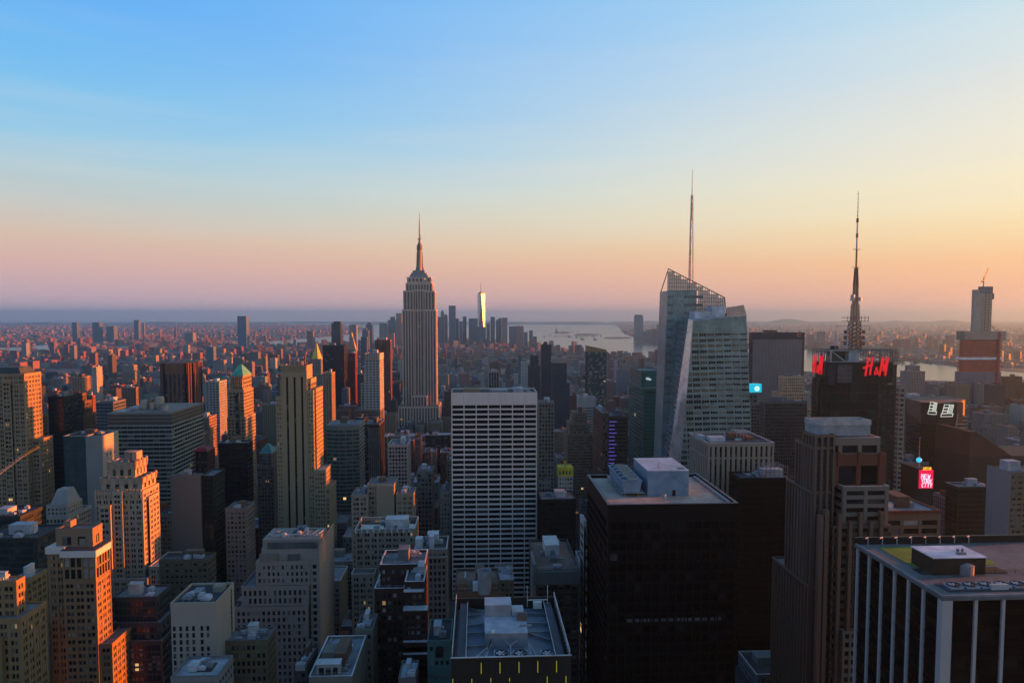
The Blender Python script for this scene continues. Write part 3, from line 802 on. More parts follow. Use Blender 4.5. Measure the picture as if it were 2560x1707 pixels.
# ------------------------------------------------------------------ near towers on the right-hand side
def fan(s, cx, cy_, z, r, mat_box=None, parent=None, h=1.2):
    """square fan housing with a ring and blades"""
    b = MB(); b.box(cx - r * 1.15, cx + r * 1.15, cy_ - r * 1.15, cy_ + r * 1.15, z, z + h)
    o = s.piece('fan_housing', mat_box or STEEL_PALE, b, parent=parent)
    q = MB()
    for k in range(16):
        a0, a1 = 2 * math.pi * k / 16, 2 * math.pi * (k + 1) / 16
        q.beam((cx + r * math.cos(a0), cy_ + r * math.sin(a0), z + h + .15), (cx + r * math.cos(a1), cy_ + r * math.sin(a1), z + h + .15), .3)
    q.cyl(cx, cy_, z + h, z + h + .02, r * .97, n=16)
    ring = link('fan_ring', q.mesh('fan_ring', DARKHOLE, s.o), o if parent is None else parent)
    q = MB()
    for k in range(6):
        a = 2 * math.pi * k / 6; ca, sa = math.cos(a), math.sin(a); w = r * .22
        q.poly([(cx + .2 * ca - w * .4 * sa, cy_ + .2 * sa + w * .4 * ca, z + h + .12), (cx + .2 * ca + w * .4 * sa, cy_ + .2 * sa - w * .4 * ca, z + h + .2),
                (cx + r * .92 * ca + w * sa, cy_ + r * .92 * sa - w * ca, z + h + .22), (cx + r * .92 * ca - w * sa, cy_ + r * .92 * sa + w * ca, z + h + .1)])
    q.cyl(cx, cy_, z + h, z + h + .35, r * .16, n=8)
    link('fan_blade', q.mesh('fan_blade', STEEL_PALE, s.o), o if parent is None else parent)

def black_tower():
    z = 182.0
    x0, v0 = ground(1520, 1262, z); x1, _ = ground(1845, 1257, z); _, v1 = ground(1468, 1187, z)
    s = Bld('black_tower', 'black steel and glass office tower with tan gravel roof and blue cooling tower', x0, v0)
    BRZ = wall(0.008, 0.009, 0.0105, 0.5, .2)
    s.pmats = [plain('black_glass', 0.004, 0.0045, 0.005, 0.12, spec=.06), plain('black_glass_b', 0.007, 0.008, 0.009, 0.2, spec=.08), plain('black_glass_c', 0.014, 0.017, 0.018, 0.3, spec=.1), plain('black_blind', .05, .055, .06, .5)]
    s.pw = [.60, .27, .12, .006]
    s.zvis = 70
    s.tier(x0, x1, v0, v1, 0, z - 6, BRZ, bay=3.05, fl=3.85, pier=.55, span=1.25, d=.35, cap=.6, topless=True, panes=True, gl=glass(.004, .0045, .005, blind=.1, lit=0, bl=.02, spec=.06))
    w = s.m('attic_wall', BRZ); w.box(x0, x1, v0, v1, z - 6.02, z - 1.2)
    s.roof(x0, x1, v0, v1, z, BRZ, plain('tan_gravel', .52, .39, .32, .9), plain('dark_coping', .12, .13, .15, .6), 1.2, .8)
    rail = MB()
    for a, b in (((x1 - 3, v0 + 3), (x1 - 3, v1 - 3)),):
        rail.box(a[0], a[0] + 1.4, a[1], b[1], z - 1.1, z - .2)
    s.piece('window_cleaning_rail', plain('rail_grey', .2, .22, .25, .6), rail)
    BLUE = plain('blue_grey_panel', .19, .27, .36, .6)
    # plant room
    pz = z - 1.1
    a = ground(1619, 1240, pz); b = ground(1723, 1240, pz); c = ground(1592, 1166, pz + 13)
    ph = MB(); ph.box(a[0], b[0], a[1], a[1] + 24, pz, pz + 9.6)
    o = s.piece('plant_room', BLUE, ph)
    q = MB(); q.box(a[0] - .1, b[0] + .1, a[1] - .1, a[1] + 24.1, pz + 9.6, pz + 9.9); link('roof', q.mesh('roof', plain('pale_blue_roof', .42, .47, .53, .6), s.o), o)
    q = MB(); xx = a[0] + (b[0] - a[0]) * .64; q.box(xx - .6, xx + .6, a[1] - .1, a[1] + .05, pz, pz + 2.3); link('door', q.mesh('door', BLACK, s.o), o)
    q = MB(); q.box(b[0] - 3.6, b[0] - .8, a[1] + 2, a[1] + 4.5, pz + 9.9, pz + 9.98); link('roof_hatch', q.mesh('roof_hatch', BLACK, s.o), o)
    for t in (.32, .55, .8):
        q = MB(); q.cyl(a[0] + 4 + t * 4, a[1] + 14 * t, pz + 9.9, pz + 11, .12, n=6); link('vent_pipe', q.mesh('vent_pipe', STEEL, s.o), o)
    # cooling tower: a long trough on legs with five fans
    e = ground(1555, 1240, pz); xa, xb, ya, yb = e[0] - .2, e[0] + 7.4, e[1] - 1, e[1] + 27
    ct = MB(); ct.loft([(xa + .8, ya, pz + 1.8), (xb - .8, ya, pz + 1.8), (xb - .8, yb, pz + 1.8), (xa + .8, yb, pz + 1.8)], [(xa, ya, pz + 6), (xb, ya, pz + 6), (xb, yb, pz + 6), (xa, yb, pz + 6)])
    ct.box(xa - .15, xb + .15, ya - .15, yb + .15, pz + 6, pz + 6.25)
    o = s.piece('cooling_tower', BLUE, ct)
    fr = MB()
    for k in range(8):
        yy = ya + .5 + k * (yb - ya - 1) / 7
        for xx in (xa + 1.2, xb - 1.2): fr.beam((xx, yy, pz), (xx, yy, pz + 1.9), .28)
    fr.box(xa - .6, xb + .9, ya - .6, yb + .3, pz + 1.45, pz + 1.75)
    link('leg_frame', fr.mesh('leg_frame', STEEL, s.o), o)
    for k in range(5):
        yy = ya + 3 + k * 5.3
        q = MB(); q.cyl(xb - 3.2, yy, pz + 6.25, pz + 7.0, 2.2, 2.4, 16); link('fan_stack', q.mesh('fan_stack', UNIT, s.o), o)
        q = MB(); q.cyl(xb - 3.2, yy, pz + 7.0, pz + 7.03, 2.2, n=16); link('fan_opening', q.mesh('fan_opening', BLACK, s.o), o)
        q = MB(); q.box(xa + .4, xa + 1.7, yy - .9, yy + .9, pz + 6.25, pz + 7.3); link('fan_motor', q.mesh('fan_motor', plain('motor_blue', .06, .13, .2, .5), s.o), o)
    q = MB(); g = ground(1662, 1252, pz); q.box(g[0] - .4, g[0] + .4, g[1] - .4, g[1] + .4, pz, pz + 1.9).cyl(g[0], g[1], pz + 1.9, pz + 2.5, .5, n=8); s.piece('vent_cowl', plain('white_cowl', .55, .55, .55, .6), q)
    # one floor with drawn blinds
    bl = MB(); zz = hit(1700, 1551, v0)[1]
    for k in range(14):
        xx = hit(1575 + k * 17, 1551, v0)[0]; bl.box(xx - 1.0, xx + 1.0, v0 + .28, v0 + .33, zz - 1, zz + 1)
    s.piece('window_blind_pane', plain('drawn_blind', .09, .10, .105, .6), bl)
    s.done(300)
black_tower()

def fan_roof_building():
    z = 169.5
    x0, v0 = ground(1127, 1645, z); x1, _ = ground(1429, 1641, z); _, v1 = ground(1142, 1494, z)
    s = Bld('fan_roof_building', 'dark office building whose framed rooftop carries three big fans and a pale plant room', x0, v0)
    DK = wall(.035, .036, .035, .6); BL = plain('deck_blue_grey', .17, .21, .26, .7)
    zr = z - 3.2
    w = s.m('facade_wall', DK)
    w.box(x0, x1, v0, v1, 0, zr - .3)
    g = s.m('facade_panel', wall(.045, .045, .04, .4))
    nb = 6; bw = (x1 - x0) / nb
    for k in range(8):
        zt = z - 7 - k * 7.4
        for i in range(nb): g.box(x0 + i * bw + .25, x0 + (i + 1) * bw - .25, v0 - .12, v0 + .05, zt - 6.6, zt)
    w.box(x0, x1, v0, v0 + .6, zr - .3, z); w.box(x0, x1, v1 - .6, v1, zr - .3, z); w.box(x0, x0 + .6, v0 + .6, v1 - .6, zr - .3, z - .6); w.box(x1 - .6, x1, v0 + .6, v1 - .6, zr - .3, z - .6)
    s.m('roof_edge_trim', STEEL_PALE).box(x0 - .1, x1 + .1, v0 - .1, v0 + .25, z, z + .18)
    s.foot(x0, x1, v0, v1, z)
    s.m('roof', BL).box(x0 + .6, x1 - .6, v0 + .6, v1 - .6, zr - .3, zr)
    LED = emitter('yellow_light_strip', .62, .56, .07, .34)
    hz_ = lambda px, py: hit(px, py, v0 - .15)
    for px, ya, yb in [(1203, 1656, 1683), (1250, 1655, 1682), (1297.5, 1654, 1681), (1344.5, 1652, 1680), (1391.5, 1651, 1679), (1132, 1696, 1715), (1179.5, 1696, 1715), (1227, 1694, 1704), (1274, 1694, 1703), (1368, 1690, 1720), (1415, 1689, 1719)]:
        a, b = hz_(px, ya), hz_(px, yb); q = MB(); q.box(a[0] - .09, a[0] + .09, v0 - .2, v0 - .1, b[1], a[1]); s.piece('light_strip', LED, q)
    # gallery walkways and lattice guard rails along both long sides
    for sx, sg in ((x0, 1), (x1, -1)):
        q = MB(); q.box(min(sx + sg * 1.4, sx + sg * 3.4), max(sx + sg * 1.4, sx + sg * 3.4), v0 + .8, v1 - 1.2, z - 1.4, z - 1.1); s.piece('walkway', plain('walkway_dark', .07, .08, .1, .8), q)
        q = MB(); n = 22; xx = sx + sg * .3
        for k in range(n + 1):
            yy = v0 + .2 + (v1 - v0 - .4) * k / n
            q.beam((xx, yy, z - .6), (xx, yy, z + 1.2), .14)
            if k < n:
                y2 = v0 + .2 + (v1 - v0 - .4) * (k + 1) / n
                q.beam((xx, yy, z - .5), (xx, y2, z + 1.15), .1); q.beam((xx, yy, z + 1.15), (xx, y2, z - .5), .1)
        q.beam((xx, v0 + .2, z + 1.2), (xx, v1 - .2, z + 1.2), .16); q.beam((xx, v0 + .2, z + .3), (xx, v1 - .2, z + .3), .12)
        s.piece('guard_rail_lattice', STEEL_PALE, q)
        q = MB(); q.beam((sx + sg * 3.5, v0 + .8, z - .7), (sx + sg * 3.5, v1 - 1.2, z - .7), .16); s.piece('handrail', STEEL_PALE, q)
    # plant room: tall rear block, lower front block
    u = lambda px, py, zz: ground(px, py, zz)
    a0 = u(1213, 1584, z + .4); a1 = u(1319, 1584, z + .4)
    f0 = a0[1]; PL = plain('pale_plant_wall', .26, .27, .30, .7); PT = plain('pale_plant_roof', .40, .43, .50, .7)
    q = MB(); q.box(a0[0], a1[0], f0, f0 + 9.5, zr, z + .4); o = s.piece('plant_room', PL, q)
    q = MB(); q.box(a0[0] - .1, a1[0] + .1, f0 - .1, f0 + 9.5, z + .4, z + .65); link('roof', q.mesh('roof', PT, s.o), o)
    q = MB(); q.box(a0[0] + .05, a1[0] - 3.7, f0 + 9.6, f0 + 14.6, zr, z + 3.6); o = s.piece('plant_room', PL, q)
    q = MB(); q.box(a0[0] - .05, a1[0] - 3.6, f0 + 9.55, f0 + 14.7, z + 3.6, z + 3.85); link('roof', q.mesh('roof', PT, s.o), o)
    q = MB(); q.box(a1[0] - 3.5, a1[0] - .3, f0 + 9.7, f0 + 14, zr, z + 1.8); s.piece('plant_annex', PT, q)
    q = MB(); q.box(a0[0] + 8.5, a0[0] + 11, f0 + 6.6, f0 + 9, z + .65, z + 2.1); s.piece('rooftop_unit', plain('rust_unit', .16, .1, .08, .8), q)
    for k in range(4):
        q = MB(); q.cyl(a0[0] + 8.8 + k * .65, f0 + 7.6, z + 2.1, z + 2.6, .25, n=8); s.piece('vent_cap', STEEL, q)
    q = MB(); q.box(a0[0] + 9, a0[0] + 12, f0 + 3.2, f0 + 3.9, z + .65, z + .95); s.piece('duct', STEEL, q)
    for px, py in ((1233, 1580), (1303, 1543)):
        g = u(px, py, z + .7); q = MB(); q.box(g[0] - .4, g[0] + .4, g[1] - .3, g[1] + .3, z + .65, z + 1.2); s.piece('flood_light', plain('white_lamp', .8, .85, .9, .4), q)
    # pipes and struts that cross the deck
    q = MB()
    for px0, py0, px1, py1 in ((1156, 1515, 1205, 1530), (1158, 1541, 1205, 1534), (1158, 1565, 1208, 1559), (1157, 1583, 1212, 1580), (1320, 1533, 1376, 1535), (1318, 1557, 1385, 1558), (1320, 1580, 1388, 1577), (1322, 1582, 1375, 1600), (1156, 1616, 1216, 1612)):
        a, b = u(px0, py0, zr + .5), u(px1, py1, zr + .5); q.beam((*a, zr + .5), (*b, zr + .5), .42)
    s.piece('pipe_frame', STEEL, q)
    q = MB()
    for px0, py0, px1, py1 in ((1213, 1642, 1229, 1598), (1228, 1598, 1216, 1642), (1256, 1600, 1276, 1612), (1293, 1600, 1276, 1612), (1276, 1612, 1278, 1643), (1322, 1605, 1341, 1640), (1320, 1600, 1327, 1640), (1190, 1642, 1228, 1612)):
        a, b = u(px0, py0, z - .8), u(px1, py1, z - .8); q.beam((*a, z - .8), (*b, z - .8), .3)
    s.piece('brace_frame', STEEL, q)
    for px in (1254, 1301, 1370):
        g = u(px, 1627, z - .6); fan(s, g[0], g[1], z - 2.4, 1.55, STEEL_PALE)
    # gantry with two masts at the back
    a, b = u(1318, 1499, z), u(1369, 1499, z)
    q = MB(); q.beam((a[0], a[1], z - 2), (a[0], a[1], z + 4.2), .14); q.beam((b[0], a[1], z - 2), (b[0], a[1], z + 4.2), .14); q.beam((a[0], a[1], z), (b[0], a[1], z), .2)
    q.box((a[0] + b[0]) / 2 - 1.2, (a[0] + b[0]) / 2 + 1.2, a[1] - .6, a[1] + .6, z - 2.4, z - .5)
    s.piece('gantry_frame', plain('white_gantry', .6, .6, .6, .6), q)
    s.done()
fan_roof_building()

def pinstripe_block():
    z = 180.0
    x0, v0 = ground(2359, 1484, z); _, v1 = ground(2141, 1355, z)
    x1 = x0 + 62
    s = Bld('pale_striped_tower', 'black glass tower with pale vertical stone piers and green planted roof', x0, v0)
    PI = wall(.52, .55, .60, .6, .12)
    s.tier(x0, x1, v0, v1, 0, z - 1.5, plain('black_frame', .008, .008, .009, .5, spec=.05), bay=8, fl=3.9, pier=0, span=1.2, d=.3, cap=.4, topless=True, gl=glass(.004, .005, .006, blind=.12, lit=0, bl=.015, spec=.08), corner=0, spanm=plain('black_spandrel', .006, .007, .008, .4, spec=.04))
    n = 6; pm = MB(); bw = (v1 - v0 - 2.0) / n
    pr = {}
    for k in range(n + 1):
        yy = v0 + 1.2 + k * bw
        q = MB(); w = 1.25 if k else 1.2
        q.box(x0 - .4, x0 + .2, yy - .42, yy + .42, 0, z - 1.5); s.piece('pier', PI, q)
    for k in range(1, 9):
        xx = x0 + 1.2 + k * 7.2
        if xx > x1 - 1: break
        q = MB(); q.box(xx - .42, xx + .42, v0 - .4, v0 + .2, 0, z - 1.5); s.piece('pier', PI, q)
    q = MB(); q.box(x0 - .72, x0 + 2.0, v0 - .72, v0 + .6, 0, z - 1.5); s.piece('corner_pier', PI, q)
    DECK = plain('roof_deck_grey', .14, .15, .155, .8)
    b = MB(); b.box(x0 - .75, x1, v0 - .75, v1 + .2, z - 1.5, z - .6); s.piece('roof_slab', DECK, b)
    zr = z - .6
    s.m('coping_trim', plain('pale_coping', .22, .24, .27, .6)).box(x0 - .8, x0 - .3, v0 - .8, v1, zr, zr + .5)
    s.m('coping_trim', plain('pale_coping', .22, .24, .27, .6)).box(x0 - .3, x1, v0 - .8, v0 - .3, zr, zr + .5)
    s.m('parapet_trim', BLACK).box(x0 - .8, x1, v1 - .4, v1 + .2, zr, zr + 2.2)
    for k in range(8):
        q = MB(); xx = x0 + 3 + k * 4.6; q.beam((xx, v1 - .8, zr), (xx, v1 - .8, zr + 2.4), .2); q.beam((xx, v1 - .8, zr + 2.4), (xx - 1.5, v1 - 2.0, zr + 2.4), .2); s.piece('davit', STEEL_PALE, q)
    gp = lambda px, py, zz=zr: ground(px, py, zz)
    a, b_ = gp(2195, 1370), gp(2290, 1418)
    q = MB(); q.poly([(*gp(2196, 1369), zr + .12), (*gp(2283, 1367), zr + .12), (*gp(2283, 1390), zr + .12), (*gp(2312, 1414), zr + .12), (*gp(2285, 1418), zr + .12)][::-1]); s.piece('green_roof_bed', GREENROOF, q)
    q = MB(); q.poly([(*gp(2455, 1400), zr + .12), (*gp(2460, 1412), zr + .12), (*gp(2492, 1411), zr + .12), (*gp(2475, 1400), zr + .12)]); s.piece('green_roof_bed', GREENROOF, q)
    # penthouse with white roof
    pz = zr + 4.6
    c = gp(2334, 1396, pz); d = gp(2459, 1391, pz); e = gp(2281, 1367, pz)
    q = MB(); q.box(c[0], d[0], c[1], e[1], zr, pz); o = s.piece('penthouse', wall(.05, .042, .035, .7), q)
    q = MB(); q.box(c[0] - .2, d[0] + .2, c[1] - .2, e[1] + .2, pz, pz + .25); link('roof', q.mesh('roof', plain('white_membrane', .62, .66, .74, .7), s.o), o)
    for px in (2394, 2406):
        g = gp(px, 1380, pz); q = MB(); q.cyl(g[0], g[1], pz + .25, pz + 1.0, .3, .45, 10); link('vent_cowl', q.mesh('vent_cowl', STEEL, s.o), o)
    g = gp(2403, 1387, pz); q = MB(); q.box(g[0] - 1.2, g[0] + 1.2, g[1] - .4, g[1] + .4, pz + .25, pz + .8); link('rooftop_unit', q.mesh('rooftop_unit', STEEL, s.o), o)
    # round tank, plant well, and fan deck at the front corner
    g = gp(2413, 1434, zr); q = MB(); q.cyl(g[0], g[1], zr, zr + 2.6, 2.1, 2.1, 16); q.cyl(g[0], g[1], zr + 2.6, zr + 3.4, 2.2, .2, 16); s.piece('round_tank', plain('tank_grey', .22, .23, .24, .6), q)
    w0, w1 = gp(2305, 1436), gp(2520, 1432)
    q = MB(); q.box(w0[0], w1[0], w0[1], w0[1] + 4.5, zr - .02, zr + .15); s.piece('plant_well', plain('well_dark', .025, .025, .02, .9), q)
    q = MB()
    for k in range(2): q.beam((w0[0], w0[1], zr + .5 + k * .5), (w1[0] + 8, w0[1], zr + .5 + k * .5), .1)
    for k in range(12): q.beam((w0[0] + k * (w1[0] + 8 - w0[0]) / 11, w0[1], zr), (w0[0] + k * (w1[0] + 8 - w0[0]) / 11, w0[1], zr + 1.0), .1)
    s.piece('guard_rail', plain('rail_olive', .12, .12, .07, .7), q)
    h0, h1 = gp(2375, 1479), gp(2362, 1455)
    q = MB(); q.box(h0[0] - .5, x1 - 1, h0[1] - .2, h0[1] + 5.2, zr + .01, zr + .3); s.piece('fan_deck', plain('fan_deck_dark', .05, .055, .065, .8), q)
    for k in range(6): fan(s, h0[0] + 2.6 + k * 4.3, h0[1] + 2.5, zr + .1, 1.5, plain('fan_box', .3, .34, .4, .6), h=.7)
    q = MB(); g = gp(2490, 1475); q.box(g[0] - 1.5, g[0] + 3, g[1] - .5, g[1] + .6, zr + .3, zr + 1.6); s.piece('rooftop_unit', UNIT, q)
    s.foot(x0, x1, v0, v1, z)
    s.done()
pinstripe_block()

def granite_tower():
    V = 300.0
    X = lambda px, v=V: hit(px, 1200, v)[0]
    Z = lambda py, v=V: hit(2120, py, v)[1]
    RED = wall(.20, .085, .06, .6, .2); GRY = wall(.27, .24, .215, .6, .15); PINK = wall(.24, .16, .13, .6, .2)
    s = Bld('granite_postmodern_tower', 'red and grey granite tower with stepped crown, ribbed piers and pale octagonal penthouse', X(1990), V)
    s.zvis = 40
    s.pmats = [plain('granite_glass', .008, .01, .012, .1, spec=.5), plain('granite_glass_b', .02, .025, .03, .15), plain('granite_blind', .06, .06, .05, .4)]; s.pw = [.7, .25, .05]
    GLA = glass(.01, .012, .015, blind=.15, lit=.004, bay=2.6, fl=3.8)
    # penthouse octagon
    xa, xb = X(2033), X(2172); vb = V + 9; ch = 4.0
    zp0, zp1 = Z(1089), Z(1050)
    oc = lambda e: [(xa + ch - e * .3, V - e), (xb + e, V - e), (xb + e, vb + e), (xa - e, vb + e), (xa - e, V + ch - e * .3)]
    q = MB(); q.prism(oc(0), zp0, zp1 - 2.2); o = s.piece('penthouse', plain('penthouse_grey', .30, .31, .32, .6), q)
    q = MB(); q.loft([(x, y, zp1 - 2.2) for x, y in oc(.25)], [(x, y, zp1) for x, y in oc(.25)], cap=False)
    q.loft([(x, y, zp1) for x, y in oc(-.3)], [(x, y, zp1 - 2.2) for x, y in oc(-.3)], cap=False); q.loft([(x, y, zp1) for x, y in oc(.25)], [(x, y, zp1) for x, y in oc(-.3)], cap=False)
    link('parapet_band', q.mesh('parapet_band', plain('penthouse_pale', .5, .47, .44, .6), s.o), o)
    q = MB(); q.prism(oc(-.3), zp1 - 2.3, zp1 - 1.6); link('roof', q.mesh('roof', plain('roof_moss', .22, .2, .08, .9), s.o), o)
    # crown storey with square openings
    x2a, x2b = X(2045), X(2194)
    s.tier(x2a, x2b, V - 1.2, V + 10, Z(1134), Z(1093), GRY, bay=8.0, fl=5.2, pier=1.7, span=.5, d=1.2, gl=GLA, cap=3.4, copm=COPING, panes=True, corner=1.2)
    # red storey: two big openings
    x3a, x3b = X(2067), X(2203)
    s.tier(x3a, x3b, V - 3.5, V + 14, Z(1210), Z(1131), RED, bay=10.0, fl=10.5, pier=2.0, span=.4, d=1.6, gl=GLA, cap=5.2, corner=3.5, panes=True)
    for px in (2085, 2135, 2187):
        q = MB(); xx = X(px); q.box(xx - .6, xx + .6, V - 4.2, V - 3.4, Z(1131) - 5, Z(1131) + 1.0); s.piece('cornice_stud', RED, q)
    # grey banded bay in front
    x4a, x4b = X(2088), X(2200)
    s.tier(x4a, x4b, V - 7, V + 13, Z(1300), Z(1206), GRY, bay=9.5, fl=4.1, pier=1.6, span=1.7, d=.9, gl=GLA, cap=2.0, corner=1.6, panes=True, copm=COPING)
    # main shaft with proud piers that rise as fins
    x5a, x5b = X(2062), X(2205)
    s.tier(x5a, x5b, V - 8, V + 20, 0, Z(1300), PINK, bay=3.1, fl=3.9, pier=.6, span=1.9, d=.8, gl=GLA, cap=1, lead='span', e=.3, panes=True, spanm=wall(.11, .085, .08))
    for k, px in enumerate((2100, 2127, 2152, 2179, 2204)):
        xx = X(px, V - 8); top = Z((1270, 1288, 1268, 1288, 1266)[k]); q = MB(); q.box(xx - .75, xx + .75, V - 9.3, V - 7.5, 0, top); s.piece('pier_fin', PINK, q)
    for px, py in ((2066, 1262), (2052, 1275)):
        xx = X(px, V - 6); q = MB(); q.box(xx - .9, xx + .9, V - 7.6, V - 5, 0, Z(py)); s.piece('pier_fin', PINK, q)
    # stepped left corner: narrow ribbed shafts in blue glass and grey stone
    BG = plain('corner_glass', .03, .045, .065, .12, spec=.3); gs = wall(.19, .145, .12, .6, .15)
    xl = X(2036, V - 4)
    for i, (py, vb) in enumerate(((1082, 308), (1112, 314.5), (1222, 322.5), (1455, 335))):
        s.tier(xl - .35 * i, X(2075), V - 4 + .3 * i, vb, 0, Z(py), gs, bay=3.0, fl=3.9, pier=1.0, span=1.3, d=1.1, gl=BG, cap=1.2, corner=1.0, e=.75, copm=None, spanm=wall(.07, .065, .065, .5))
    s.tier(X(2085), X(2138), V - 11, V - 7.9, 0, Z(1549), GRY, bay=3.2, fl=3.9, pier=1.0, span=1.6, d=.7, gl=GLA, cap=1.2, panes=True)
    s.done(300)
granite_tower()

def pier_block():
    V = 432.0
    x0, x1, z = fit(1771, 1936, 1107, V)
    L = side_v(x0, 1723) - V
    s = Bld('stone_pier_block', 'beige office block with tall stone piers and deep dark window slots below the glass skyscraper', x0, V)
    ST_ = wall(.40, .36, .31, .7, .15)
    n = 13; bw = (x1 - x0) / n
    GL = glass(.006, .006, .007, blind=.1, lit=0, spec=.3)
    s.m('glazing', GL).box(x0 + 1.2, x1 - 1.2, V + 1.2, V + L - 1.2, 0, z - 2)
    zm = hit(1850, 1145, V)[1]
    for k in range(n + 1):
        xx = x0 + k * bw; q = MB(); a, b = xx - .95, xx + .95
        if k == 0: a, b = x0, x0 + 1.3
        if k == n: a, b = x1 - 1.3, x1
        q.box(a, b, V, V + 1.3, 0, z - 2.2); s.piece('pier', ST_, q)
    m = 11; bl = L / m
    for k in range(1, m + 1):
        yy = V + k * bl; q = MB(); q.box(x0, x0 + 1.3, yy - .95, min(yy + .95, V + L - .01), 0, z - 2.2); s.piece('pier', ST_, q)
    w = s.m('cornice_band', ST_); w.box(x0 - .05, x1 + .05, V - .05, V + L, z - 2.2, z - 1)
    w.box(x0 + .02, x1 - .02, V + .02, V + L - .02, zm - .5, zm + .5)
    s.m('spandrel_frame', wall(.05, .05, .05, .5))
    for k in range(40):
        zz = z - 2.2 - 3.9 * k
        if zz > 2: s.m('spandrel_frame', wall(.03, .028, .026, .5)).box(x0 + .9, x1 - .9, V + .9, V + L - .9, zz - 1.2, zz - .2)
    s.roof(x0 - .05, x1 + .05, V - .05, V + L, z, ST_, ROOF_TAR, COPING, 1.0)
    s.foot(x0, x1, V, V + L, z)
    zr = z - .95
    g = lambda px, py, zz=zr: ground(px, py, zz)
    a = g(1783, 1103, zr); q = MB(); q.box(a[0] - 3, a[0] + 7, V + 9, V + 16, zr, zr + 3.2); s.piece('rooftop_unit', plain('pale_unit', .45, .48, .54, .5), q)
    q = MB(); q.box(a[0] - 8, a[0] - 3.5, V + 16, V + 24, zr, zr + 3.0); s.piece('rooftop_unit', UNIT, q)
    q = MB(); q.box(a[0] + 14, a[0] + 20, V + 20, V + 28, zr, zr + 3.4); s.piece('roof_bulkhead', wall(.22, .15, .1), q)
    q = MB(); q.box(a[0] + 22, a[0] + 27, V + 12, V + 22, zr, zr + 2.5); s.piece('roof_bulkhead', wall(.3, .12, .08), q)
    q = MB()
    for i in range(5):
        for j in range(3): q.beam((a[0] + 18 + i * 2.2, V + 18 + j * 5, zr), (a[0] + 18 + i * 2.2, V + 18 + j * 5, zr + 5), .25)
    for j in range(3): q.beam((a[0] + 18, V + 18 + j * 5, zr + 5), (a[0] + 26.8, V + 18 + j * 5, zr + 5), .3)
    for i in range(5): q.beam((a[0] + 18 + i * 2.2, V + 18, zr + 5), (a[0] + 18 + i * 2.2, V + 28, zr + 5), .3)
    s.piece('plant_frame', STEEL_PALE, q)
    s.clutter(x0 + 3, x1 - 3, V + 4, V + L - 4, zr, 6, False, False)
    s.done()
pier_block()

# ------------------------------------------------------------------ letters as thin solids
def strokes(mb, segs, O, ux, uz, un, w, t=.5):
    """segs: polylines in letter units; O origin, ux/uz unit steps in space, un outward normal"""
    O, ux, uz, un = Vector(O), Vector(ux), Vector(uz), Vector(un)
    for pl in segs:
        for (a, b), (c, d) in zip(pl, pl[1:]):
            p, q = O + ux * a + uz * b, O + ux * c + uz * d
            dr = (q - p).normalized(); sd = dr.cross(un).normalized() * (w / 2); ex = dr * (w * .3)
            p, q = p - ex, q + ex
            mb.loft([p - sd, p + sd, q + sd, q - sd], [p - sd + un * t, p + sd + un * t, q + sd + un * t, q - sd + un * t])

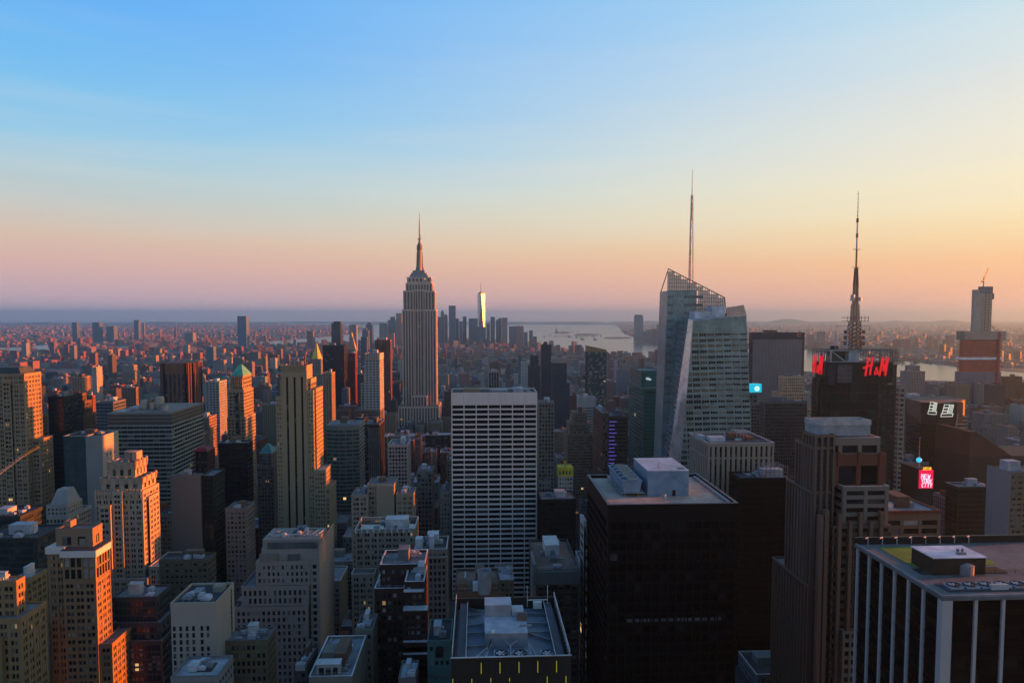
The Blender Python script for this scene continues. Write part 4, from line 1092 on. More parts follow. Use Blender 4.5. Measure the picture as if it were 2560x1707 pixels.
# ------------------------------------------------------------------ tower with red letter signs and broadcast mast
def mast_tower():
    V = 575.0
    X = lambda px, v=V: hit(px, 1000, v)[0]
    Z = lambda py, v=V: hit(2140, py, v)[1]
    s = Bld('broadcast_mast_tower', 'dark glass tower with red letter signs and a tall broadcast mast', X(2040), V)
    DK = wall(.045, .05, .05, .5, .2); GRN = wall(.05, .07, .065, .4); ST_ = plain('sign_steel', .10, .11, .13, .5)
    GL = glass(.018, .026, .028, blind=.25, lit=.01, bay=4, fl=3.9, bl=.07, spec=.25)
    s.pmats = [plain('mast_glass', .012, .022, .022, .08, spec=.25), plain('mast_glass_b', .025, .042, .04, .1, spec=.3), plain('mast_blind', .09, .1, .09, .3)]; s.pw = [.6, .3, .1]; s.zvis = 95
    xa, xb = X(2052), X(2198); ztop = Z(905)
    s.tier(xa, xb, V, V + 14, 0, Z(957), DK, bay=13.5 * .63, fl=7.8, pier=.45, span=.5, d=.5, gl=GL, cap=.6, topless=True, panes=True, lead='pier')
    s.tier(X(2046), xa + 1, V + 2, V + 12, 0, Z(945), DK, bay=4.4, fl=3.9, pier=.35, span=1.1, d=.4, gl=GL, cap=1)
    s.tier(xb - .5, X(2247), V + 5, V + 40, 0, Z(965), wall(.045, .047, .05, .5), bay=6, fl=3.9, pier=.4, span=.9, d=.4, gl=GL, cap=1)
    s.tier(X(2230), X(2261), V + 12, V + 34, 0, Z(914), GRN, bay=30, fl=9, pier=.3, span=.3, d=.3, gl=plain('green_panel', .035, .055, .05, .3), cap=.8)
    # attic drum: dark wall with louvred field
    q = MB(); q.box(X(2061), X(2229), V - .6, V + 17, Z(957), ztop); s.piece('attic_wall', wall(.028, .034, .037, .5), q)
    q = MB(); q.box(X(2069), X(2084), V - .9, V - .5, Z(962), Z(912)); s.piece('blue_panel', plain('navy_panel', .018, .024, .05, .4), q)
    for k in range(14):
        z0 = Z(955 - k * 3.15); q = MB(); q.box(X(2091), X(2127), V - 1.0, V - .55, z0, z0 + .55); s.piece('louvre_slat', plain('louvre_grey', .15, .14, .14, .5), q)
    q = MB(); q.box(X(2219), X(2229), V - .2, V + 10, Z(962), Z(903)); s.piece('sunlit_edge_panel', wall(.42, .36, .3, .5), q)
    for k in range(13):
        z0 = Z(960 - k * 4.4); q = MB(); q.box(X(2216), X(2230), V - .5, V - .15, z0, z0 + .5); s.piece('edge_slat', plain('louvre_grey', .15, .14, .14, .5), q)
    s.foot(X(2040), X(2250), V, V + 40, ztop)
    # open truss storey above the drum
    q = MB(); zt = Z(876)
    corners = [(X(2074), V), (X(2226), V), (X(2226), V + 17), (X(2074), V + 17)]
    for i in range(4):
        a, b = corners[i], corners[(i + 1) % 4]
        q.beam((*a, zt), (*b, zt), 1.0); q.beam((*a, ztop), (*b, ztop), .8); q.beam((*a, ztop), (*a, zt), 1.1)
        for k in range(4):
            f0, f1 = k / 4, (k + 1) / 4; L0 = [a[j] + (b[j] - a[j]) * f0 for j in (0, 1)]; L1 = [a[j] + (b[j] - a[j]) * f1 for j in (0, 1)]
            q.beam((*L0, zt if k % 2 == 0 else ztop), (*L1, ztop if k % 2 == 0 else zt), .6)
    s.piece('truss_frame', plain('pale_truss', .42, .45, .46, .5), q)
    q = MB(); q.box(X(2120), X(2146), V + .5, V + 14, ztop, zt - .2); s.piece('white_shaft', plain('shaft_white', .45, .5, .54, .6), q)
    q = MB(); q.box(X(2084), X(2118), V + 6, V + 15, ztop, zt - 1); s.piece('plant_room', wall(.10, .12, .13, .6), q)
    q = MB(); q.box(X(2072), X(2228), V - .5, V + 17.5, zt + .4, zt + .9); s.piece('roof', wall(.10, .12, .12, .7), q)
    # sign grids
    def grid_sign(x0, x1, v0, v1, z0, z1, n, m):
        fr = MB()
        for i in range(n + 1):
            t = i / n; fr.beam((x0 + (x1 - x0) * t, v0 + (v1 - v0) * t, z0), (x0 + (x1 - x0) * t, v0 + (v1 - v0) * t, z1), .28)
        for k in range(m + 1): fr.beam((x0, v0, z0 + (z1 - z0) * k / m), (x1, v1, z0 + (z1 - z0) * k / m), .28)
        return s.piece('sign_frame', ST_, fr)
    RED = emitter('red_sign_light', 1.0, 0.010, 0.022, 0.6)
    H = [[(0.18, 0), (0.42, 1.0)], [(.62, .05), (.86, 1.0)], [(-.02, .42), (.86, .62)]]
    AMP = [[(1.42, .08), (1.18, .36), (1.30, .46), (1.34, .36), (1.08, .16), (1.16, .04), (1.34, .12), (1.42, .26)]]
    MM = [[(1.58, 0), (1.84, 1.0)], [(1.86, 1.0), (1.98, .25)], [(1.98, .25), (2.38, 1.0)], [(2.38, 1.0), (2.14, 0)]]
    zs0, zs1 = Z(938, V - 2), Z(894, V - 2)
    x0, x1 = X(2146), X(2239)
    grid_sign(x0, x1, V - 1.4, V - 1.4, Z(907), Z(873), 14, 6)
    grid_sign(X(2227), X(2239), V - 1.3, V - 1.3, Z(912), Z(873), 3, 7)
    hh = zs1 - zs0
    for nm, sg in (('letter', H), ('letter', AMP), ('letter', MM)):
        q = MB(); strokes(q, sg, (X(2153), V - 2.2, zs0), ((X(2213) - X(2153)) / 2.4, 0, 0), (0, 0, hh), (0, -1, 0), 1.55 if sg is not AMP else .8, .7); s.piece(nm, RED, q)
    # the same sign on the left flank
    xs_ = X(2061) - 1.6; vx0, vx1 = side_v(xs_, 2031, 905), side_v(xs_, 2061.5, 905)
    grid_sign(xs_, xs_, vx0, vx1, Z(938), Z(873), 6, 16)
    d = Vector((0, -1, 0)); L = vx0 - vx1; nn = Vector((-1, 0, 0))
    for sg in (H, AMP, MM):
        q = MB(); strokes(q, sg, Vector((xs_, vx0, zs0 + 1)) + d * 1.2 + nn * .4, d * ((L - 3) / 2.4), (0, 0, hh), nn, 1.5 if sg is not AMP else .8, .6); s.piece('letter', RED, q)
    # broadcast mast: square lattice in steps, then poles
    mx, mv = hit(2137, 800, V + 9)[0], V + 9; P = lambda py: hit(2137, py, mv)[1]
    RST = plain('rust_lattice', .17, .10, .06, .7); 
    def lattice(z0, z1, w0, w1, n, mat, part='mast_lattice', bw=.3):
        b = MB()
        for k in range(n):
            a, c = z0 + (z1 - z0) * k / n, z0 + (z1 - z0) * (k + 1) / n
            wa, wc = w0 + (w1 - w0) * k / n, w0 + (w1 - w0) * (k + 1) / n
            ca = [(mx + i * wa, mv + j * wa, a) for i, j in ((-1, -1), (1, -1), (1, 1), (-1, 1))]; cc = [(mx + i * wc, mv + j * wc, c) for i, j in ((-1, -1), (1, -1), (1, 1), (-1, 1))]
            for i in range(4):
                b.beam(ca[i], cc[i], bw); b.beam(ca[i], ca[(i + 1) % 4], bw * .8); b.beam(ca[i], cc[(i + 1) % 4], bw * .7); b.beam(ca[(i + 1) % 4], cc[i], bw * .7)
        return s.piece(part, mat, b)
    lattice(zt + .5, P(803), 4.0, 3.4, 7, RST, bw=.55)
    lattice(P(803), P(760), 2.6, 2.2, 7, RST, bw=.45)
    lattice(P(760), P(716), 1.6, 1.4, 8, RST, bw=.4)
    lattice(P(716), P(670), 1.5, .9, 9, plain('rust_dark', .12, .06, .045, .7), bw=.4)
    q = MB(); q.cyl(mx, mv, P(670), P(624), .85, .8, 8); s.piece('mast_pole', plain('mast_gold', .28, .20, .08, .6), q)
    q = MB(); q.cyl(mx, mv, P(624), P(548), .75, .6, 8); s.piece('mast_pole', plain('mast_white', .5, .5, .5, .6), q)
    q = MB(); q.cyl(mx, mv, P(594), P(584), 1.0, 1.0, 8).cyl(mx, mv, P(556), P(546), 1.2, 1.0, 8); s.piece('antenna_drum', plain('drum_dark', .08, .08, .07, .6), q)
    q = MB(); q.cyl(mx, mv, P(548), P(478), .35, .15, 6)
    for k in range(6): zz = P(540 - k * 11); q.beam((mx - 1.0, mv, zz), (mx + 1.0, mv, zz), .2)
    s.piece('antenna_tip', plain('drum_dark', .08, .08, .07, .6), q)
    for py, w in ((716, 2.6), (669, 3.4), (624, 3.0)):
        q = MB(); q.box(mx - w, mx + w, mv - .5, mv + .5, P(py), P(py) + .4); s.piece('mast_platform', STEEL, q)
    for dx, py in ((-3.5, 748), (3, 748), (-3.2, 741)):
        q = MB(); q.cyl(mx + dx, mv - 1.5, P(py) - 1.6, P(py) + 1.6, 1.6, 1.6, 10); s.piece('dish_drum', plain('dish_white', .5, .5, .5, .5), q)
    q = MB()
    for yy in (0, 1):
        zz = P(803 - yy * 9); 
        for i in (-1, 1): q.beam((mx - 9, mv + i * 5, zz), (mx + 9, mv + i * 5, zz), .4); q.beam((mx + i * 9, mv - 5, zz), (mx + i * 9, mv + 5, zz), .4)
    for i in range(7): q.beam((mx - 9 + i * 3, mv - 5, P(803)), (mx - 9 + i * 3, mv - 5, P(790)), .35)
    s.piece('ring_platform_frame', plain('ring_steel', .2, .17, .15, .6), q)
    q = MB()
    wx0, wx1 = X(2094), X(2178); zz = P(815)
    q.beam((wx0, V + 6, zz), (wx1, V + 6, zz), .45); q.beam((wx0, V + 6, zz), (wx0, V + 6, zt), .35); q.beam((wx1, V + 6, zz), (wx1, V + 6, P(828)), .35)
    xw = X(2124); q.beam((xw, V + 6, zt), (xw, V + 6, zz), .8)
    q.beam((xw, V + 6, zt + 1), (X(2152), V + 6, P(836)), .6)
    s.piece('derrick_frame', plain('derrick_grey', .36, .38, .42, .5), q)
    for side in (-1, 1):
        q = MB()
        for k in range(3):
            zc = P(858 - k * 14)
            q.beam((mx + side * 3, mv, zc), (mx + side * 8, mv, zc), .3); q.box(mx + side * 8 - 1.2, mx + side * 8 + 1.2, mv - .4, mv + .4, zc - 1.6, zc + 1.6)
        s.piece('side_antenna_frame', plain('side_antenna', .2, .14, .1, .6), q)
    q = MB(); q.cyl(X(2101), V + 12, zt + .9, zt + 3.5, 4.2, 3.2, 10); s.piece('dish_cover', DARKHOLE, q)
    s.done(220)
mast_tower()

# ------------------------------------------------------------------ dark wedge tower with white outlined letters
def letter_tower():
    V = 690.0
    X = lambda px, v=V: hit(px, 1010, v)[0]; Z = lambda py, v=V: hit(2350, py, v)[1]
    s = Bld('outlined_letter_tower', 'dark chamfered tower with two white outlined letter signs near its roof', X(2303), V)
    pts = [(X(2347), V), (X(2396), V + 2), (X(2412, V + 30), V + 30), (X(2412, V + 30), V + 60), (X(2263, V + 60), V + 60), (X(2268, V + 40), V + 40), (X(2303, V + 9), V + 9)]
    zt = Z(1008)
    q = MB(); q.prism(pts, 0, zt - 22); s.piece('glazing', glass(.012, .016, .016, blind=.15, lit=.004, bl=.04, bay=4, fl=3.9), q)
    cen = (sum(p[0] for p in pts) / 7, sum(p[1] for p in pts) / 7)
    sc = lambda f: [(cen[0] + (x - cen[0]) * f, cen[1] + (y - cen[1]) * f) for x, y in pts]
    q = MB()
    for k in range(int((zt - 22) / 3.9)): q.prism(sc(1.008), k * 3.9, k * 3.9 + 1.2)
    s.piece('spandrel_frame', wall(.022, .024, .025, .5), q)
    q = MB(); q.prism(sc(1.012), zt - 22, zt); s.piece('attic_wall', wall(.055, .05, .045, .5), q)
    q = MB(); q.prism(sc(.99), zt, zt + .3); s.piece('roof', ROOF_BROWN, q)
    q = MB(); q.poly([(pts[6][0] - .4, pts[6][1] - .5, zt), (pts[6][0] - .4, pts[6][1] - .5, zt - 20), (pts[5][0] - .5, pts[5][1] - .4, zt - 14), (pts[5][0] - .5, pts[5][1] - .4, zt)]); s.piece('brown_end_panel', wall(.15, .12, .11, .6), q)
    q = MB(); q.box(X(2396) - .5, X(2410), V + 1.2, V + 8, zt - 20, zt + 1); s.piece('corner_panel', wall(.24, .13, .10, .6), q)
    s.foot(X(2263, V + 60), X(2425), V, V + 60, zt)
    # pale balconied flank
    rib = MB(); bands = []
    for k in range(15):
        py = 1045 + k * 9.0 * 1.02; z0 = Z(py); xx1 = X(2422 - max(0, k - 8) * 2.0)
        q = MB(); q.box(X(2396 - k * .9), xx1, V + 1.5, V + 6, z0, z0 + 1.9); s.piece('balcony_slab', wall(.36, .34, .31, .7), q)
    q = MB(); q.box(X(2392), X(2424), V + 3, V + 40, 0, Z(1042)); s.piece('flank_wall', wall(.05, .05, .05, .5), q)
    q = MB(); q.beam((X(2396), V + .4, Z(1035)), (X(2378), V + .4, Z(1200)), 1.1); s.piece('edge_fin', wall(.4, .38, .34, .6), q)
    WH = emitter('white_sign_outline', .95, 1.0, .85, .62)
    def sign(p0, p1, ztop, zbot, nrm):
        """rows of outlined bars that step to the right, with a slanted tail: the letters of the firm"""
        p0, p1 = Vector(p0), Vector(p1); d = p1 - p0; q = MB()
        uz = Vector((0, 0, ztop - zbot))
        E = []
        for k, (a, b, c) in enumerate(((.0, .24, .0), (.27, .47, .10), (.5, .72, .16), (.76, 1.0, .22))):
            w = .62 if k else .95
            if k == 0: E.append([(.0 + c, a), (.92, a), (.98, b), (.04 + c, b), (.0 + c, a)])
            else: E.append([(c, a), (c + .42, a), (c + .44, b), (c + .03, b), (c, a)])
        E.append([(.56, .30), (.70, .98)]); E.append([(.66, .30), (.82, .98)]); E.append([(.76, .26), (.92, .98)]); E.append([(.86, .22), (1.0, .96)]); E.append([(.70, .98), (.99, .97)])
        strokes(q, E, p0, d, uz, nrm, .55, .35); s.piece('letter_outline', WH, q)
    zl0, zl1 = Z(1041), Z(1007 + 2)
    sign((X(2352), V - .5, zl0), (X(2385), V + .6, zl0), zl1 - 1.0, zl0, (0, -1, 0))
    a, b = Vector((X(2321, V + 6), V + 6, 0)), Vector((X(2343, V + 1), V + 1, 0)); dn = (b - a).normalized(); nn = Vector((dn.y, -dn.x, 0))
    if nn.y > 0: nn = -nn
    sign(a + nn * .9 + Vector((0, 0, Z(1036))), b + nn * .9 + Vector((0, 0, Z(1036))), Z(1006), Z(1036), nn)
    s.done()
letter_tower()

# ------------------------------------------------------------------ billboard tower with the ball and pole
def billboard_tower():
    V = 560.0
    X = lambda px: hit(px, 1190, V)[0]; Z = lambda py: hit(2315, py, V)[1]
    s = Bld('billboard_tower', 'slim dark tower carrying a glowing red billboard, year sign and blue ball', X(2295), V)
    q = MB(); q.box(X(2296), X(2334), V + 1, V + 24, 0, Z(1172)); s.piece('tower_wall', wall(.05, .05, .055, .7), q)
    s.foot(X(2296), X(2334), V, V + 24, Z(1172))
    q = MB(); q.box(X(2299), X(2332.5), V - .4, V + .9, Z(1220), Z(1174.5)); bd = s.piece('billboard', emitter('billboard_red', 1.0, .006, .085, .85), q)
    WT = emitter('billboard_lettering', 1.0, .75, .95, 1.0)
    FNT = {'N': [[(0, 0), (0, 1), (1, 0), (1, 1)]], 'E': [[(1, 0), (0, 0), (0, 1), (1, 1)], [(0, .5), (.8, .5)]], 'W': [[(0, 1), (.25, 0), (.5, .7), (.75, 0), (1, 1)]], 'Y': [[(0, 1), (.5, .5), (1, 1)], [(.5, .5), (.5, 0)]], 'O': [[(0, 0), (0, 1), (1, 1), (1, 0), (0, 0)]], 'R': [[(0, 0), (0, 1), (1, .9), (.9, .5), (0, .5), (1, 0)]], 'K': [[(0, 0), (0, 1)], [(1, 1), (0, .5), (1, 0)]], 'C': [[(1, .9), (.4, 1), (0, .5), (.4, 0), (1, .1)]], 'I': [[(.5, 0), (.5, 1)]], 'T': [[(0, 1), (1, 1)], [(.5, 0), (.5, 1)]],
           '2': [[(0, .8), (.4, 1), (1, .8), (0, 0), (1, 0)]], '0': [[(0, 0), (0, 1), (1, 1), (1, 0), (0, 0)]], '1': [[(.2, .8), (.5, 1), (.5, 0)]], '8': [[(0, 0), (0, 1), (1, 1), (1, 0), (0, 0)], [(0, .5), (1, .5)]]}
    def word(txt, px, py, w, h, slope, mat, sw, part):
        q = MB(); n = len(txt); cw = w / n
        for i, ch in enumerate(txt):
            strokes(q, FNT[ch], (X(px) + i * cw + cw * .1, V - .45, Z(py) + slope * i * cw), (cw * .7, 0, slope * cw * .7), (cw * .12, 0, h), (0, -1, 0), sw, .15)
        return s.piece(part, mat, q)
    W_ = X(2332) - X(2299)
    word('NEW', 2301.5, 1194, W_ * .72, 3.4, -.10, WT, .62, 'lettering')
    word('YORK', 2302, 1205, W_ * .86, 3.2, -.10, WT, .58, 'lettering')
    word('CITY', 2303, 1216.5, W_ * .84, 3.2, -.05, WT, .58, 'lettering')
    word('2018', 2305.5, 1173.8, X(2326) - X(2305), 2.1, 0, emitter('year_sign', 1.0, .5, .03, 1.2), .5, 'year_numeral')
    c = (X(2307.5), V + 6, Z(1153)); q = MB(); r_ = 2.2
    for k in range(6):
        a0, a1 = -math.pi / 2 + math.pi * k / 6, -math.pi / 2 + math.pi * (k + 1) / 6
        q.cyl(c[0], c[1], c[2] + r_ * math.sin(a0), c[2] + r_ * math.sin(a1), max(.05, r_ * math.cos(a0)), max(.05, r_ * math.cos(a1)), 12)
    s.piece('ball', emitter('ball_cyan', .04, .55, .85, 1.1), q)
    q = MB(); q.cyl(c[0] + .6, c[1] + 1, Z(1172), Z(1098), .45, .3, 8).box(c[0] - .6, c[0] + 1.8, c[1] + .4, c[1] + 1.6, Z(1098), Z(1098) + .4); s.piece('flag_pole', plain('pole_grey', .2, .18, .17, .6), q)
    s.done()
billboard_tower()

# ------------------------------------------------------------------ skyscraper under construction with cranes
def crane(s, x, y, z, h, jib, az, el, mat, w=1.2, cw=.35):
    q = MB()
    q.beam((x, y, z), (x, y, z + h), w)
    d = Vector((math.cos(az) * math.cos(el), math.sin(az) * math.cos(el), math.sin(el)))
    p = Vector((x, y, z + h)); tip = p + d * jib; up_ = Vector((0, 0, 1))
    q.beam(p, tip, w * .8); q.beam(p - Vector((d.x, d.y, 0)).normalized() * jib * .2, p, w)
    a = p + up_ * jib * .25 - Vector((d.x, d.y, 0)).normalized() * jib * .05
    q.beam(p, a, w * .6); q.beam(a, tip, w * .25); q.beam(a, p - Vector((d.x, d.y, 0)).normalized() * jib * .2, w * .3)
    b = p - Vector((d.x, d.y, 0)).normalized() * jib * .18
    q.box(b.x - w, b.x + w, b.y - w, b.y + w, b.z - w * 1.5, b.z)
    return s.piece('crane', mat, q)
def rising_tower():
    V = 1480.0
    X = lambda px, v=V: hit(px, 900, v)[0]; Z = lambda py: hit(2455, py, V)[1]
    s = Bld('unfinished_skyscraper', 'unfinished skyscraper with bare concrete core, red floor decks and a crane on top', X(2400), V)
    D = 18
    s.tier(X(2402), X(2504), V, V + D, 0, Z(930), wall(.2, .22, .3, .4), bay=8, fl=4.2, pier=.2, span=.35, d=.25, gl=glass(.10, .115, .17, blind=.1, lit=0, rough=.15, spec=.7, bl=.1), cap=.6, topless=True)
    # bare storeys: slabs, columns, netting
    z0, z1 = Z(930), Z(850); n = 16; NET = plain('red_netting', .75, .11, .06, .8); SLB = wall(.55, .3, .24, .8)
    for k in range(n):
        z = z0 + (z1 - z0) * k / n; f = k / n * 2.5
        q = MB(); q.box(X(2405) + f * .4, X(2505) + f * .6, V + .5, V + D, z, z + .7); s.piece('floor_slab', SLB, q)
        q = MB(); q.box(X(2406) + f * .4, X(2503) + f * .6, V + 1.0, V + D - 1, z + .7, z + 1.9); s.piece('safety_net_panel', NET, q)
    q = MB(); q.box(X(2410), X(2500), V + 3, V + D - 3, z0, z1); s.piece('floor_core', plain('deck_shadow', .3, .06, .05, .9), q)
    q = MB(); q.box(X(2403), X(2507), V - .3, V + D + .3, Z(899), Z(893)); s.piece('white_band', plain('white_wrap', .9, .88, .9, .7), q)
    q = MB(); q.box(X(2402), X(2512), V - 1, V + D, Z(850), Z(828)); s.piece('formwork_cocoon', wall(.3, .27, .26, .7), q)
    for k in range(4):
        q = MB(); z = Z(847 - k * 5); q.box(X(2409), X(2514), V - 2, V - .5, z, z + 1.6); s.piece('platform_edge', wall(.85, .72, .66, .7), q)
    q = MB(); q.box(X(2434), X(2466), V + 5, V + 13, Z(828), Z(724)); s.piece('concrete_core', wall(.50, .47, .45, .8), q)
    q = MB(); q.box(X(2456), X(2478), V + 4, V + 12, Z(828), Z(716)); s.piece('concrete_core', wall(.55, .45, .36, .8), q)
    q = MB(); q.box(X(2449), X(2478.5), V + 3.5, V + 13, Z(733), Z(716)); s.piece('climbing_form', wall(.20, .24, .30, .6), q)
    q = MB()
    for k in range(14): zz = Z(826 - k * 7); q.box(X(2460), X(2463), V + 3.7, V + 4.2, zz, zz + 3); q.box(X(2469), X(2471), V + 3.7, V + 4.2, zz, zz + 3)
    s.piece('core_opening_panel', DARKHOLE, q)
    q = MB(); q.box(X(2476), X(2484), V + 6, V + 12, Z(748), Z(733)); s.piece('hoist_platform', wall(.16, .13, .12, .7), q)
    q = MB(); q.box(X(2491), X(2497), V - 3, V + .1, 0, Z(830)); s.piece('hoist_mast', plain('hoist_red', .34, .05, .05, .7), q)
    YEL = plain('crane_orange', .5, .22, .05, .6)
    crane(s, X(2459), V + 9, Z(716), 12, 34, R(25), R(60), YEL, 1.5)
    crane(s, X(2499), V + 10, Z(845), 14, 26, R(160), R(45), plain('crane_red', .4, .08, .06, .6), 1.3)
    s.foot(X(2402), X(2512), V, V + D, Z(716))
    s.done()
rising_tower()

# ------------------------------------------------------------------ green glass tower with roof sign
def green_tower():
    V = 720.0
    X = lambda px, v=V: hit(px, 980, v)[0]; Z = lambda py: hit(1630, py, V)[1]
    x0, x1 = X(1608), X(1668); L = side_v(x0, 1571) - V
    s = Bld('green_glass_tower', 'dark green glass tower with a small white script sign on its upper block', x0, V)
    GR = wall(.06, .20, .185, .25, .15)
    GL = glass(.014, .085, .078, blind=.12, lit=.003, bl=.03, bay=4, fl=4, spec=.6, rough=.08)
    s.tier(x0, x1, V, V + L, 0, Z(971), GR, bay=6, fl=4.1, pier=.25, span=.9, d=.25, gl=GL, cap=2.4, roofm=ROOF_TAR, copm=plain('green_coping', .2, .25, .24, .5), lead='span', e=.05)
    s.tier(x0 + .5, x1, V + 12, V + L - 8, Z(971), Z(929), GR, bay=30, fl=30, pier=.2, span=.3, d=.2, gl=plain('green_blank', .025, .15, .14, .25, spec=.5), cap=1.2, foot=False, copm=plain('green_coping', .2, .25, .24, .5))
    q = MB(); q.box(x0 + 2, x0 + 20, V + 4, V + 11, Z(971) - 1, Z(971) + .4); s.piece('rooftop_unit', STEEL, q)
    SG = emitter('sign_white', .75, .85, 1.0, .55)
    S_ = {'s': [[(1, .9), (.1, .8), (.1, .55), (.9, .45), (.9, .1), (0, .05)]], 'a': [[(.1, .8), (.9, .8), (.9, 0), (.1, .05), (.1, .45), (.9, .45)]], 'l': [[(.5, 0), (.5, 1.35)]], 'e': [[(0, .45), (1, .45), (.9, .85), (.1, .85), (0, .1), (.9, 0)]], 'f': [[(.9, 1.3), (.45, 1.3), (.45, 0)], [(.1, .8), (.8, .8)]], 'o': [[(.1, 0), (.1, .85), (.9, .85), (.9, 0), (.1, 0)]], 'r': [[(.1, 0), (.1, .9)], [(.1, .65), (.9, .9)]], 'c': [[(.95, .85), (.1, .85), (.1, .05), (.95, .05)]]}
    zz = Z(951); xs = hit(1615, 950, V + 11.6)[0]; wd = hit(1628, 950, V + 11.6)[0] - xs
    q = MB(); cw = wd / 10
    for i, ch in enumerate('salesforce'): strokes(q, S_[ch], (xs + i * cw, V + 12.2, zz - i * .12), (cw * .8, 0, 0), (0, 0, 2.2), (0, -1, 0), .28, .3)
    s.piece('sign_lettering', SG, q)
    s.done()
green_tower()

# ------------------------------------------------------------------ cyan clock sign
def clock_sign():
    V = 760.0
    X = lambda px: hit(px, 970, V)[0]; Z = lambda py: hit(1890, py, V)[1]
    s = Bld('clock_sign_building', 'grey masonry building with a glowing cyan rooftop sign and white disc', X(1868), V)
    s.tier(X(1866), X(1912), V + 3, V + 30, 0, Z(1010), wall(.28, .26, .25), bay=3.3, fl=3.8, pier=1.2, span=1.5)
    s.tier(X(1876), X(1900), V + 6, V + 26, Z(1010), Z(984), wall(.22, .21, .22), bay=4, fl=4, pier=1.2, span=1.5, foot=False)
    q = MB(); q.box(X(1876.5), X(1903.5), V - .5, V + 8, Z(980.5), Z(960)); s.piece('sign_panel', emitter('cyan_panel', .0, .55, .72, .9), q)
    q = MB(); a = [2 * math.pi * i / 20 for i in range(20)]; cx, cz, r_ = X(1892), Z(971), 2.9
    q.loft([(cx + r_ * math.cos(t), V - .8, cz + r_ * math.sin(t)) for t in a], [(cx + r_ * math.cos(t), V - .45, cz + r_ * math.sin(t)) for t in a]); d = s.piece('sign_disc', emitter('disc_white', .7, 1, 1, 1.0), q)
    q = MB(); q.box(cx - .28, cx + .28, V - .95, V - .78, cz - 1.4, cz + 1.4); link('disc_bar', q.mesh('disc_bar', emitter('cyan_bar', .1, .6, .75, .7), s.o), d)
    s.done()
clock_sign()

# ------------------------------------------------------------------ dark slab far right of the glass skyscraper
def frame_slab():
    V = 1250.0
    x0, x1, z = fit(1880, 2012, 831, V)
    s = Bld('dark_frame_slab', 'broad dark slab tower with grey face, black top band and small orange emblem', x0, V)
    X = lambda px: hit(px, 850, V)[0]; Z = lambda py: hit(1946, py, V)[1]
    s.tier(x0, x1, V, V + 14, 0, z, wall(.06, .06, .085, .5), bay=3, fl=3.8, pier=.5, span=1.2, d=.4, gl=glass(.03, .03, .04, blind=.1, lit=.002), cap=13)
    s.tier(X(1893) - 8, X(2003), V - 3, V + .2, 0, Z(849), wall(.30, .29, .33, .6), bay=2.6, fl=3.8, pier=.9, span=1.5, d=.35, gl=glass(.06, .06, .07, blind=.2, lit=.001, bl=.1), cap=1, foot=False)
    q = MB(); q.box(X(1992), X(2002), V - .6, V - .1, Z(842), Z(832)); s.piece('emblem', plain('emblem_orange', .42, .13, .06, .6), q)
    q = MB(); q.box(X(1996.3), X(1997.7), V - .8, V - .55, Z(840.5), Z(833.5)); s.piece('emblem_bar', plain('emblem_dark', .04, .03, .03, .6), q)
    s.clutter(x0 + 5, x1 - 5, V + 2, V + 12, z - .9, 4)
    s.done()
frame_slab()

# ------------------------------------------------------------------ left half: towers catching the last sun
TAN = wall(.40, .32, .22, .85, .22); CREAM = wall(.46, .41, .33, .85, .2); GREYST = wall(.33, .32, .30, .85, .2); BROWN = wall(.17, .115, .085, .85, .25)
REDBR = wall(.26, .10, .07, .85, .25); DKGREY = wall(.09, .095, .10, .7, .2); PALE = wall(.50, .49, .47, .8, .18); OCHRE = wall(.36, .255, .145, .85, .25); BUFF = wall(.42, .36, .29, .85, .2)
GD = glass(.012, .015, .018, bay=3, fl=3.7, blind=.45, lit=.006, bl=.15)
GN = glass(.012, .014, .017, bay=2.9, fl=3.6, blind=.55, lit=.008, bl=.2)
PUN = dict(bay=2.7, fl=3.6, pier=1.2, span=1.55, d=.32, gl=GN, lead='span', e=.05)
PUN3 = dict(bay=4.5, fl=3.6, pier=1.45, span=1.55, d=.4, gl=GN, lead='pier', e=.12, mull=.45)
PUN2 = dict(bay=2.3, fl=3.5, pier=.95, span=1.5, d=.3, gl=GN, lead='span', e=.05)

